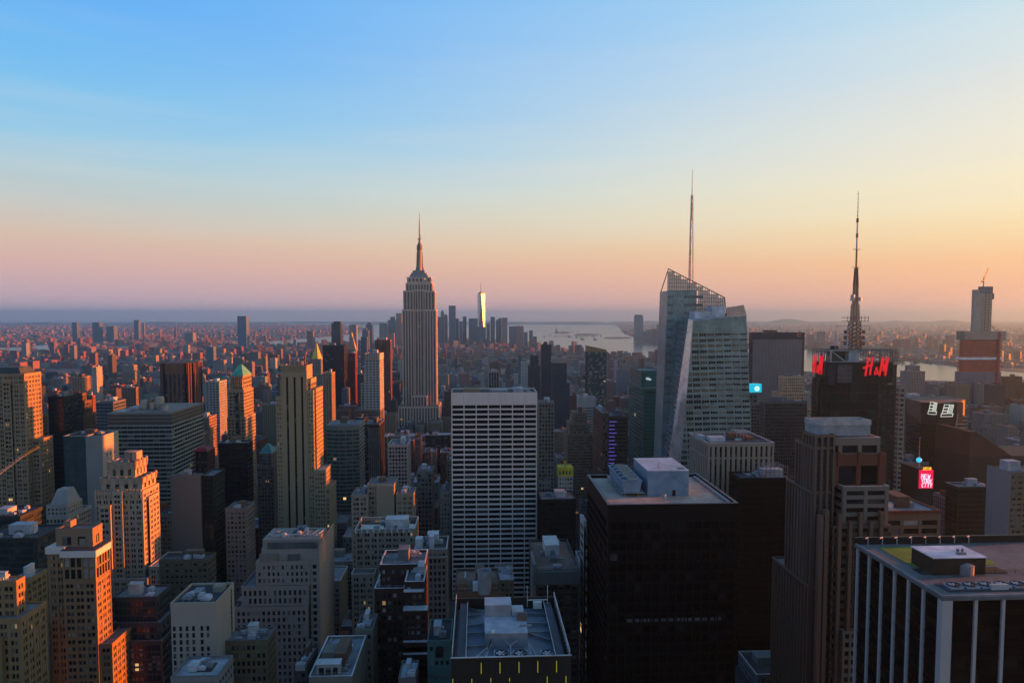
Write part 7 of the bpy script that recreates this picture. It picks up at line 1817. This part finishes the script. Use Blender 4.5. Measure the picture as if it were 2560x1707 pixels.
DT = [
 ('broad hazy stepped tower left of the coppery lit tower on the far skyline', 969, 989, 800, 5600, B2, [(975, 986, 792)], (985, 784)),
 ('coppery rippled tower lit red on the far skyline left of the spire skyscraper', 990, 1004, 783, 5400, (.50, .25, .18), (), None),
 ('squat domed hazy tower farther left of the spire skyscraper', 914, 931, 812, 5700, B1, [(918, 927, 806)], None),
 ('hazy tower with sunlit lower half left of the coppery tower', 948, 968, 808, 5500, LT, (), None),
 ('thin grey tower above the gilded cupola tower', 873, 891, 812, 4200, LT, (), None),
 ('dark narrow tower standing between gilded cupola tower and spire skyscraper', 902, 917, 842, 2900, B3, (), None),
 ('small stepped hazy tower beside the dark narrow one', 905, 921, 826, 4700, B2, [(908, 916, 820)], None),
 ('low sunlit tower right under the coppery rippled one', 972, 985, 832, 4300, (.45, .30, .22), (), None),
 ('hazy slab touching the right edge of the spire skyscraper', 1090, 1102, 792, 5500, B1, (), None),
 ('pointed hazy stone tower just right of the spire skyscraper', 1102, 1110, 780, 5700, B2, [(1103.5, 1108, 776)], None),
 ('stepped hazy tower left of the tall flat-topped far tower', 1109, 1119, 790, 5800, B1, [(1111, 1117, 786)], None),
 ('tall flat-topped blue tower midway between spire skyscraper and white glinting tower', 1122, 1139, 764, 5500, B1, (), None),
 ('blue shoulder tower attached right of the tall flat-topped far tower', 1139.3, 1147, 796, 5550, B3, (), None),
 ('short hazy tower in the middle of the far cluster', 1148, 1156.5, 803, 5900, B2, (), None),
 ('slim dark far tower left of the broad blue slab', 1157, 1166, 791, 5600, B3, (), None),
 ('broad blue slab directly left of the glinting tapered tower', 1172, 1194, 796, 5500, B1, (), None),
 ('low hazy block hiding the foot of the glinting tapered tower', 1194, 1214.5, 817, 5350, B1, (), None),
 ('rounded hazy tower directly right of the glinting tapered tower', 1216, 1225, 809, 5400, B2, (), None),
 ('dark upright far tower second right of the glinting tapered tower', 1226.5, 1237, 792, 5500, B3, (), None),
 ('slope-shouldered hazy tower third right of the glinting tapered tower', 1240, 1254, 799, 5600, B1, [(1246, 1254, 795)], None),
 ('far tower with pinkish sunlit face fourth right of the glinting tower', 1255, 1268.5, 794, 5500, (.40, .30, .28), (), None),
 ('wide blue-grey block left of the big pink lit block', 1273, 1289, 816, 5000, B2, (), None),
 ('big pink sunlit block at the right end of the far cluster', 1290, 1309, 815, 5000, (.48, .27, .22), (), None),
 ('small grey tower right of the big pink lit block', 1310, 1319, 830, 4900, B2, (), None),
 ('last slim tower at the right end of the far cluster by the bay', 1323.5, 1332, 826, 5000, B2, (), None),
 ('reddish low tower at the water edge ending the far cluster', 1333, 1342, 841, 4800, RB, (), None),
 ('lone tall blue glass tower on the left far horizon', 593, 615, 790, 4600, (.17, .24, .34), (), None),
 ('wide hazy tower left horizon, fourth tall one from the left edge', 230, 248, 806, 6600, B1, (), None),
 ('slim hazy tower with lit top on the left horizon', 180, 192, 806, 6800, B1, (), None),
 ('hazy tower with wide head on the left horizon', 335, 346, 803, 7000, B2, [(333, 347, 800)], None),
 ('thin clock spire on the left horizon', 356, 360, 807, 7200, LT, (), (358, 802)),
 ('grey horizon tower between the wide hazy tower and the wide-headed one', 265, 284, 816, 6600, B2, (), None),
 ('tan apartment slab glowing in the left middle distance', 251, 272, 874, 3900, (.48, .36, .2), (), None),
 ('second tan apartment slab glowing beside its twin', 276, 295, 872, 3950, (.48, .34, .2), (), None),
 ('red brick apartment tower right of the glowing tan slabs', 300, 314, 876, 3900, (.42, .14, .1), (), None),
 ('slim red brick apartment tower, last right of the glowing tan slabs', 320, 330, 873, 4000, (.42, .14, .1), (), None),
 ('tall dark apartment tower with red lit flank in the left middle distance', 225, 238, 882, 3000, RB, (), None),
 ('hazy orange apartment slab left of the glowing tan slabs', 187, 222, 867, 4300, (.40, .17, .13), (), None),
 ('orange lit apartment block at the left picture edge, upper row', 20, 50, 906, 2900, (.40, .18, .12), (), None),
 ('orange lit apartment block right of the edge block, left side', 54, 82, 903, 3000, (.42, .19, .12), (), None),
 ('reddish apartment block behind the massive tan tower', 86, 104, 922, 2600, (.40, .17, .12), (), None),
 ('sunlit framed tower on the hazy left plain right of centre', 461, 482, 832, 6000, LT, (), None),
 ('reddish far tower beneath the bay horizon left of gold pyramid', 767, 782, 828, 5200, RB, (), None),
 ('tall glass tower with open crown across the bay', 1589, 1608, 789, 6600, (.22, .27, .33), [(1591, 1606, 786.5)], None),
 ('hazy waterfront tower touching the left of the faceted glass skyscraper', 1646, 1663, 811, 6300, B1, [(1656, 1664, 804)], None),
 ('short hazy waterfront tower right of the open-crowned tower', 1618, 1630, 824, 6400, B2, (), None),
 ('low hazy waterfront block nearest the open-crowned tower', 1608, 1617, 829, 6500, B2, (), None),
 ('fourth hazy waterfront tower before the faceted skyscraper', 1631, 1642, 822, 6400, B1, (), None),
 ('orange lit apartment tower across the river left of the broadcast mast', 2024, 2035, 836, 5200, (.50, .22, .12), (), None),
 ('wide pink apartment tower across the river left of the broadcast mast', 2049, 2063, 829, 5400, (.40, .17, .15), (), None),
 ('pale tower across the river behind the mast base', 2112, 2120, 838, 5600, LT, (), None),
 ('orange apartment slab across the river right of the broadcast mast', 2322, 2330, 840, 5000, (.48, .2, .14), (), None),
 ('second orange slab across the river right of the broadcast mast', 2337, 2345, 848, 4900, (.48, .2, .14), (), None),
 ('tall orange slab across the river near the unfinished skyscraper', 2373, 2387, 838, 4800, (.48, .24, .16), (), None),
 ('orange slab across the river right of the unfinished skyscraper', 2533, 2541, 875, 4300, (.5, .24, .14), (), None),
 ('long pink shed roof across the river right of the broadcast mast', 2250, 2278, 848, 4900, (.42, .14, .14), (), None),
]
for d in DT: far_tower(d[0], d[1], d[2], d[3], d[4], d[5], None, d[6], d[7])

# tapering tower with bright western facet
V = 5700.0; X = lambda px: hit(px, 760, V)[0]; cx = X(1203); h = (X(1212.2) - X(1194)) / 2 * .98; zt = hit(1203, 734, V)[1]
s = Bld('tapered_glass_tower', 'tapered glass tower with blazing sunlit facet and thin spire on the far skyline', cx, V, 'tower')
GLT = plain('tower_mirror_glass', .60, .56, .46, .46, .9)
bq = [(cx - h, V - h), (cx + h, V - h), (cx + h, V + h), (cx - h, V + h)]; tq = [(cx, V - h), (cx + h, V), (cx, V + h), (cx - h, V)]
for i in range(4):
    q = MB(); q.poly([(*bq[i], 0), (*bq[(i + 1) % 4], 0), (*tq[i], zt)]); s.piece('facet', plain('tower_blue_glass', .14, .15, .2, .35, .3), q)
    q = MB(); q.poly([(*bq[(i + 1) % 4], 0), (*tq[(i + 1) % 4], zt), (*tq[i], zt)]); s.piece('inverted_facet', GLT, q)
q = MB(); q.poly([(*p, zt) for p in tq]); q.cyl(cx, V, zt, zt + 10, h * .8, h * .8, 12); s.piece('roof_ring', wall(.3, .25, .25), q)
q = MB(); q.cyl(cx - 4, V, zt, hit(1201.5, 704, V)[1], 3.0, .8, 6); s.piece('spire', wall(.35, .28, .27), q); s.foot(cx - h, cx + h, V - h, V + h, zt); s.done()

# harbour: statue on its pedestal, boats
px, py = 1391, 830.5; gx, gy = ground(px, py); s = Bld('harbour_statue', 'tiny green statue raising a torch on a pedestal on the bay island', gx, gy, 'statue')
q = MB(); q.prism([(gx - 20, gy - 20), (gx + 20, gy - 20), (gx + 20, gy + 20), (gx - 20, gy + 20)], 0, 20).prism([(gx - 9, gy - 9), (gx + 9, gy - 9), (gx + 9, gy + 9), (gx - 9, gy + 9)], 20, 47); s.piece('pedestal', wall(.35, .32, .3), q)
q = MB(); q.cyl(gx, gy, 47, 60, 6, 4.6, 8).cyl(gx, gy, 60, 76, 4.6, 3.2, 8).cyl(gx, gy, 76, 79, 1.4, 1.4, 8).cyl(gx, gy, 79, 84, 2.0, 1.5, 8); q.beam((gx - 3, gy, 74), (gx - 5, gy, 90), 1.8); q.beam((gx + 3, gy, 73), (gx + 4, gy - 2, 66), 1.6); q.cyl(gx - 5.2, gy, 90, 93, .6, 1.4, 6); s.piece('figure', plain('verdigris', .12, .26, .21, .7), q); s.done()
for i, (px, py, lab) in enumerate(((1456, 848, 'small ferry on the bay below the middle island'), (1488, 849, 'small ferry on the bay nearest the tall waterfront tower'), (1437, 856, 'small dark barge on the bay near the far cluster'))):
    gx, gy = ground(px, py); s = Bld('boat', lab, gx, gy, 'boat', 'boats on the bay')
    q = MB(); q.loft([(gx - 22, gy - 4, -3), (gx + 18, gy - 4, -3), (gx + 24, gy, -3), (gx + 18, gy + 4, -3), (gx - 22, gy + 4, -3)], [(gx - 24, gy - 6, 3), (gx + 20, gy - 6, 3), (gx + 30, gy, 4), (gx + 20, gy + 6, 3), (gx - 24, gy + 6, 3)]); s.piece('hull', wall(.12, .1, .12) if i == 2 else wall(.3, .2, .12), q)
    q = MB(); q.box(gx - 18, gx + 10, gy - 4, gy + 4, 3, 8).box(gx - 10, gx + 2, gy - 3, gy + 3, 8, 11); s.piece('cabin', wall(.5, .48, .45), q); s.done()

# ------------------------------------------------------------------ the fabric of the city between the landmarks
rng = random.Random(21)
PALETTE = [('red brick', (.27, .105, .075), 3), ('brown brick', (.18, .115, .085), 3), ('tan brick', (.36, .27, .19), 3), ('buff stone', (.38, .33, .27), 2), ('grey stone', (.26, .255, .25), 3), ('white glazed', (.58, .57, .56), 3), ('dark glass', (.05, .065, .085), 1), ('pale concrete', (.38, .37, .36), 2), ('pink brick', (.34, .2, .17), 2), ('blue-grey', (.2, .25, .3), 2)]
PW = [p[2] for p in PALETTE]
ROOFC = [('dark roof', (.06, .06, .065)), ('grey roof', (.17, .175, .18)), ('silver roof', (.42, .43, .45)), ('pale roof', (.30, .31, .32)), ('brown roof', (.15, .11, .09))]
YLIM = [(300, 1640), (450, 1500), (560, 1370), (650, 1270), (800, 1160), (1000, 1075), (1300, 1000), (1700, 945), (2200, 900), (2800, 870), (4000, 850), (9999, 840)]
def zlimit(V):
    for v, y in YLIM:
        if V <= v: return CAM_Z - (y - 789.0) / FPX * V
    return 60
def inpoly(x, y, poly):
    c = False; n = len(poly)
    for i in range(n):
        x0, y0 = poly[i]; x1, y1 = poly[i - 1]
        if (y0 > y) != (y1 > y) and x < (x1 - x0) * (y - y0) / (y1 - y0) + x0: c = not c
    return c
SOLID = [f for f in FOOT]
lots = [(668, 728, 745, 800, 248), (690, 740, 560, 610, 120)]     # two towers that stand just outside the frame
def clear(x0, x1, y0, y1, m=1.5):
    for a, b, c, d, _, _ in SOLID:
        if x0 < b + m and x1 > a - m and y0 < d + m and y1 > c - m: return False
    return True
for n in range(57, 10, -1):
    va, vb = street_v(n) + 10, street_v(n - 1) - 10
    if vb > 3050: break
    for i in range(len(AVE) - 1):
        xa, xb = AVE[i] + 16, AVE[i + 1] - 16
        vm = (va + vb) / 2
        if vm > 0 and abs((xa + xb) / 2) > 1.0 * vm + 700: continue
        if vm < -500: continue
        if not inpoly((xa + xb) / 2, vm, manhattan): continue
        rows = [(va, vm), (vm, vb)]
        for r0, r1 in rows:
            x = xa
            while x < xb - 8:
                w = rng.choice((8, 12, 15, 20, 26, 34)) * rng.uniform(.9, 1.1)
                if xb - x - w < 8: w = xb - x
                x0, x1 = x + .1, x + w - .1; x += w
                d = rng.uniform(.78, 1.0); y0, y1 = (r0, r0 + (r1 - r0) * d) if r0 == va else (r1 - (r1 - r0) * d, r1)
                if math.hypot((x0 + x1) / 2, (y0 + y1) / 2) < 45: continue
                if not clear(x0, x1, y0, y1): continue
                if vm < 120:          # blocks beside and behind the viewpoint
                    h = rng.uniform(40, 150) if abs(x) < 700 else rng.uniform(20, 70)
                    if vm > -60 and abs(x) < 150: h = rng.uniform(25, 90)
                    q = proj((x0 + x1) / 2, y0, h)
                    if q and -150 < q[0] < 2700 and q[1] < 1760: h = min(h, 60)
                else:
                    zl = zlimit(y0)
                    q = proj((x0 + x1) / 2, y0, 20)
                    off = q is None or q[0] > 2600 or q[0] < -40
                    h = min(rng.lognormvariate(math.log(34 if vm < 1500 else 26), .48), 120)
                    if w > 24: h *= 1.25
                    if off and x > 200: h = rng.uniform(35, 88)
                    elif h > zl: h = zl * rng.uniform(.55, 1.0)
                    if q and q[0] > 1980 and y0 > 900: h = min(h, max(5, CAM_Z - (960 - 789.0) / FPX * y1 - 2))
                    h = max(h, 5 if q and q[0] > 1980 else 11)
                lots.append((x0, x1, y0, y1, h))
# which lots show largest: paint all fronts and roofs far to near on a coarse grid
GW, GH = 640, 427
buf = np.full((GH, GW), -1, np.int32)
items = [(y0, k, x0, x1, y0, y1, h) for k, (x0, x1, y0, y1, h) in enumerate(lots) if y0 > 60]
items += [(c, -2, a, b, c, d, z) for a, b, c, d, z, _ in FOOT if c > 30]
items.sort(key=lambda t: -t[0])
for _, k, x0, x1, y0, y1, h in items:
    pts = [proj(x, y, z) for x, y, z in ((x0, y0, h), (x1, y0, h), (x0, y0, 0), (x1, y0, 0), (x0, y1, h), (x1, y1, h))]
    if any(p is None for p in pts): continue
    s4 = GW / 2560.0
    a, b = min(pts[0][0], pts[2][0]) * s4, max(pts[1][0], pts[3][0]) * s4
    t = pts[0][1] * s4; bo = pts[2][1] * s4
    ia, ib, it, ibo = max(0, int(a)), min(GW, int(b) + 1), max(0, int(t)), min(GH, int(bo) + 1)
    if ia < ib and it < ibo: buf[it:ibo, ia:ib] = k
    a2, b2, t2 = pts[4][0] * s4, pts[5][0] * s4, pts[4][1] * s4
    r0, r1 = max(0, int(t2)), min(GH, int(t))
    for rr in range(r0, r1):
        f = (rr - t2) / max(t - t2, .01); l_, r_ = a2 + (pts[0][0] * s4 - a2) * f, b2 + (pts[1][0] * s4 - b2) * f
        l_, r_ = max(0, int(l_)), min(GW, int(r_) + 1)
        if l_ < r_: buf[rr, l_:r_] = k
ids, cnts = np.unique(buf[buf >= 0], return_counts=True)
vis = dict(zip(ids.tolist(), cnts.tolist()))
order = sorted(vis, key=lambda k: -vis[k])
CHOSEN = set(order[:300])
# nearest landmark in the picture for each label
MARKS = [((1047, 800), 'spire skyscraper'), ((1235, 1100), 'white slab'), ((745, 1050), 'striped tan tower'), ((1770, 950), 'faceted glass skyscraper'), ((2140, 950), 'broadcast mast tower'), ((2455, 900), 'unfinished skyscraper'), ((600, 1000), 'green pyramid tower'), ((350, 1080), 'banded teal block'), ((310, 1250), 'scalloped crown tower'), ((180, 1450), 'white cornice tower'), ((40, 1050), 'massive tan tower'), ((435, 960), 'brown octagon tower'), ((930, 950), 'white grid tower'), ((700, 1430), 'grey punched block'), ((1490, 950), 'slanted roof tower'), ((1945, 900), 'dark frame slab'), ((2350, 1080), 'letter sign tower'), ((1630, 1030), 'green glass tower'), ((1400, 920), 'pale capped tower'), ((960, 1350), 'balustrade block'), ((1670, 1400), 'black cooling-tower block'), ((190, 1010), 'brown gothic tower'), ((535, 1000), 'white-grid office'), ((790, 900), 'gold pyramid tower'), ((2290, 940), 'stepped white apartments'), ((1000, 1150), 'white window-grid block'), ((480, 1500), 'plain beige block'), ((860, 1100), 'curved glass block')]
def rel(px, py, k):
    (mx, my), nm = k
    dx, dy = px - mx, py - my
    if abs(dx) > abs(dy) * .8: return ('right of' if dx > 0 else 'left of')
    return 'below' if dy > 0 else 'beyond'
labels = {}
recs = []
for k in order[:300]:
    x0, x1, y0, y1, h = lots[k]
    p = proj((x0 + x1) / 2, y0, h); near = min(MARKS, key=lambda m: math.hypot(m[0][0] - p[0], (m[0][1] - p[1]) * 1.3))
    ci = rng.choices(range(len(PALETTE)), PW)[0]; ri = rng.choices(range(5), (4, 3, 2, 2, 1))[0]
    tank = rng.random() < .34 and (x1 - x0) > 9; bulks = rng.choice((1, 1, 2))
    size = 'low' if h < 24 else 'mid-rise' if h < 50 else 'tall'
    form = 'narrow' if x1 - x0 < 13 else 'broad' if x1 - x0 > 26 else ''
    feat = ' and water tank' if tank else ' and twin roof huts' if bulks == 2 else ''
    roofw = ROOFC[ri][0] + (' with water tank' if tank else ' with two huts' if bulks == 2 else '')
    recs.append([k, p, near, ci, ri, tank, bulks, (size, form, PALETTE[ci][0], roofw)])
    labels.setdefault((size, form, PALETTE[ci][0], roofw, rel(p[0], p[1], near), near[1]), []).append(len(recs) - 1)
ORD = ['first', 'second', 'third', 'fourth', 'fifth', 'sixth', 'seventh', 'eighth', 'ninth', 'tenth', 'eleventh', 'twelfth']
for (size, form, colw, roofw, r_, nm), idx in labels.items():
    idx.sort(key=lambda i: recs[i][1][0])
    for j, i in enumerate(idx):
        nth = '' if len(idx) == 1 else ORD[j] + ' '
        lab = ' '.join(f"{nth}{size} {form} {colw} block, {roofw}, {r_} the {nm}".split())
        if len(lab.split()) > 16: lab = ' '.join(f"{nth}{size} {colw} block, {roofw}, {r_} the {nm}".split())
        recs[i].append(lab)
_tm = {}
def tank_parts(root, cx, cy_, z):
    if 't' not in _tm:
        b = MB(); b.cyl(0, 0, 2.6, 6.2, 1.8, 1.7, 10).cyl(0, 0, 6.2, 7.5, 1.95, .1, 10); _tm['t'] = b.mesh('water_tank', TANKWOOD)
        b = MB()
        for a in (-1, 1):
            for c in (-1, 1): b.beam((a * 1.3, c * 1.3, 0), (a * 1.1, c * 1.1, 2.6), .22)
        b.box(-1.7, 1.7, -1.7, 1.7, 2.4, 2.6); _tm['f'] = b.mesh('tank_stand_frame', STEEL)
    t = link('water_tank', _tm['t'], root, (cx, cy_, z)); link('tank_stand_frame', _tm['f'], t)
for rec in recs:
    k, p, near, ci, ri, tank, bulks, base, lab = rec
    x0, x1, y0, y1, h = lots[k]
    c = tuple(v * rng.uniform(.82, 1.12) for v in PALETTE[ci][1]); W = wall(*[round(v * 40) / 40 + .004 for v in c])
    rm = plain('rooftop', *ROOFC[ri][1])
    s = Bld('city_building', lab, x0, y0, 'building', 'ordinary buildings between the landmarks')
    if y0 < 1150:
        s.tier(x0, x1, y0, y1, 0, h, W, foot=False, roofm=rm, copm=rng.choice((COPING, COPING_D, None)), **rng.choice((PUN, PUN2, PUN3, PUN3, PIERS)) if PALETTE[ci][0] != 'dark glass' else GLASSY)
    else:
        q, cols = MB(), []; tbox(q, cols, x0, x1, y0, y1, 0, h - 1.0, c, .8, ROOFC[ri][1])
        o = link('wall', tint_mesh(q, 'wall', cols, s.o), s.root)
        s.roof(x0, x1, y0, y1, h, W, rm, None)
    zr = h - .95; w, d = x1 - x0, y1 - y0
    for b_ in range(bulks):
        bw, bd, bh = w * rng.uniform(.2, .4), d * rng.uniform(.18, .35), rng.uniform(2.5, 5.5)
        bx, by = x0 + (w - bw) * rng.uniform(.1, .9), y0 + d * .35 + (d * .6 - bd) * rng.random()
        q = MB(); q.box(bx, bx + bw, by, by + bd, zr, zr + bh); s.piece('roof_bulkhead', rng.choice((W, UNIT, ROOF_GREY, REDBR)), q)
    if y0 < 900:
        for _ in range(rng.choice((1, 2, 3))):
            q = MB(); vx, vy = x0 + w * rng.uniform(.1, .8), y0 + d * rng.uniform(.08, .8); q.box(vx, vx + rng.uniform(1, 2.6), vy, vy + rng.uniform(1, 3), zr, zr + rng.uniform(.8, 2)); s.piece('ventilation_unit', rng.choice((UNIT, STEEL, STEEL_PALE)), q)
    if tank: tank_parts(s.root, w * rng.uniform(.2, .8), d * rng.uniform(.3, .7), zr)
    s.done()
# every other lot joins the mass
mb, cols = MB(), []
for k, (x0, x1, y0, y1, h) in enumerate(lots):
    if k in CHOSEN: continue
    c = PALETTE[rng.choices(range(len(PALETTE)), PW)[0]][1]; c = tuple(v * rng.uniform(.8, 1.15) for v in c); rc = ROOFC[rng.choices(range(5), (4, 3, 2, 2, 1))[0]][1]
    tbox(mb, cols, x0, x1, y0, y1, 0, h, c, .8, rc)
    if y0 > 0:
        w, d = x1 - x0, y1 - y0; bw, bd = w * rng.uniform(.2, .45), d * rng.uniform(.2, .4); bx, by = x0 + (w - bw) * rng.random(), y0 + (d - bd) * rng.uniform(.3, 1)
        tbox(mb, cols, bx, bx + bw, by, by + bd, h - .1, h + rng.uniform(2, 6), rng.choice((c, (.2, .2, .2), (.3, .3, .3))), 0, rc)
o = link('city_block_mass', tint_mesh(mb, 'city_block_mass', cols)); tag(o, 'close-packed smaller buildings filling the city blocks', None, None, 'stuff')
# far boroughs, downtown low-rise and the other shore: a carpet of roofs down to the horizon
brook = [G(-1500, 905), G(-300, 878), G(0, 868), G(60, 865), G(126, 860), G(132, 874), G(300, 866), G(523, 863), G(674, 853), G(775, 845), G(892, 834), G(915, 821), G(860, 812), (-9000, 24000), (-30000, 24000), (-30000, 3000)]
jersey = [G(1560, 833), G(1592, 846), G(1600, 853), G(1664, 861), G(1870, 870), G(2010, 872), G(2240, 897), G(2400, 915), G(2560, 929), G(3300, 990), (30000, 5000), (30000, 30000), (5600, 30000), G(1545, 815)]
mb, cols = MB(), []; cnt = 0
FARSOLID = [f for f in SOLID if f[3] > 2600]
BR = [(.34, .13, .10), (.30, .17, .13), (.36, .26, .2), (.26, .25, .25), (.40, .36, .33), (.22, .14, .12), (.45, .42, .4), (.3, .2, .18)]
while cnt < 15000:
    px = rng.uniform(-60, 2620); py = 812 + 108 * rng.random() ** 1.35
    x, y = ground(px, py)
    if y < 3050 and inpoly(x, y, manhattan): continue
    if inpoly(x, y, manhattan): reg = 0
    elif inpoly(x, y, brook): reg = 1
    elif inpoly(x, y, jersey): reg = 2
    else:
        cnt += 0.2; continue
    cnt += 1
    dist = math.hypot(x, y); k = rng.random()
    sc = 1 + dist / 9000
    w, d = rng.uniform(8, 26) * sc, rng.uniform(10, 26) * sc
    if reg == 0: h = rng.lognormvariate(math.log(20), .45); t_p = .06
    elif reg == 1: h = rng.lognormvariate(math.log(12), .4); t_p = .055
    else: h = rng.lognormvariate(math.log(10), .4); t_p = .03
    if px > 1350 and px < 1600 and reg == 0: t_p = .1
    c = rng.choice(BR); rc = ROOFC[rng.choices(range(5), (4, 4, 3, 3, 1))[0]][1]
    if k < t_p: h = rng.uniform(30, 62); c = rng.choice(((.40, .15, .10), (.42, .2, .13), (.44, .3, .2), (.36, .16, .13))); w, d = rng.uniform(16, 34), rng.uniform(16, 40)
    elif k < t_p * 1.12 and dist < 9000: h = rng.uniform(60, 110); w, d = 24, 26
    elif k > .985: w, d, h = w * 2.6, d * 2.2, 10; rc = (.5, .5, .52)
    zl = CAM_Z - (822 - 789.0) / FPX * y if y < 9000 else 90
    h = min(h, max(8, zl))
    a = (.0, .42, -.25, .6)[int((x * .0004 + y * .0007) % 4)] if reg else .35 * ((y > 4300) * 1)
    ca, sa = math.cos(a), math.sin(a)
    if any(x - w < f[1] and x + w > f[0] and y - d < f[3] and y + d > f[2] for f in FARSOLID): continue
    n0 = len(mb.v); pts = [(x + ca * i * w / 2 - sa * j * d / 2, y + sa * i * w / 2 + ca * j * d / 2) for i, j in ((-1, -1), (1, -1), (1, 1), (-1, 1))]
    mb.v += [(p[0], p[1], 0) for p in pts] + [(p[0], p[1], h) for p in pts]
    mb.f += [(n0, n0 + 1, n0 + 5, n0 + 4), (n0 + 1, n0 + 2, n0 + 6, n0 + 5), (n0 + 2, n0 + 3, n0 + 7, n0 + 6), (n0 + 3, n0, n0 + 4, n0 + 7), (n0 + 4, n0 + 5, n0 + 6, n0 + 7)]
    c = tuple(v * rng.uniform(.8, 1.2) for v in c); cc = (*c, .6 if h > 25 else .35)
    cols += [cc] * 4 + [(*rc, 0)]
o = link('distant_rooftops', tint_mesh(mb, 'distant_rooftops', cols)); tag(o, 'carpet of far low buildings reaching to the hazy horizon', None, None, 'stuff')
# leafy patches among the far roofs
mb = MB()
for px, py, n, sx, sy in ((330, 912, 160, 90, 6), (60, 850, 60, 60, 3), (1450, 842, 30, 30, 2), (1410, 831, 16, 18, 1), (700, 880, 80, 120, 8), (2300, 905, 80, 160, 4), (150, 838, 60, 120, 4)):
    for _ in range(n):
        x, y = ground(px + rng.gauss(0, sx), py + rng.gauss(0, sy) * .6); r_ = rng.uniform(5, 11)
        mb.cyl(x, y, 1, r_ * .8, r_ * .7, r_, 7); mb.cyl(x, y, r_ * .8, r_ * 1.5, r_, r_ * .3, 7)
o = link('distant_trees', mb.mesh('distant_trees', plain('foliage', .05, .075, .03, .9))); tag(o, 'dark green tree clumps in far parks', None, None, 'stuff')

# ------------------------------------------------------------------ the air
HAZE_DENSITY = 0.60e-4
hz = link('haze', MB().box(-31000, 31000, -2500, 31000, -40, 440).mesh('haze', None))
tag(hz, 'thin evening haze over the whole city', None, None, 'stuff')
hm = bpy.data.materials.new('evening_air'); hm.use_nodes = True
hn = hm.node_tree.nodes; hn.clear()
hv = hn.new('ShaderNodeVolumePrincipled'); ho = hn.new('ShaderNodeOutputMaterial')
hv.inputs['Color'].default_value = (0.37, 0.71, 1.0, 1); hv.inputs['Density'].default_value = HAZE_DENSITY; hv.inputs['Anisotropy'].default_value = 0.77
hm.node_tree.links.new(hv.outputs[0], ho.inputs['Volume'])
hz.data.materials.append(hm)
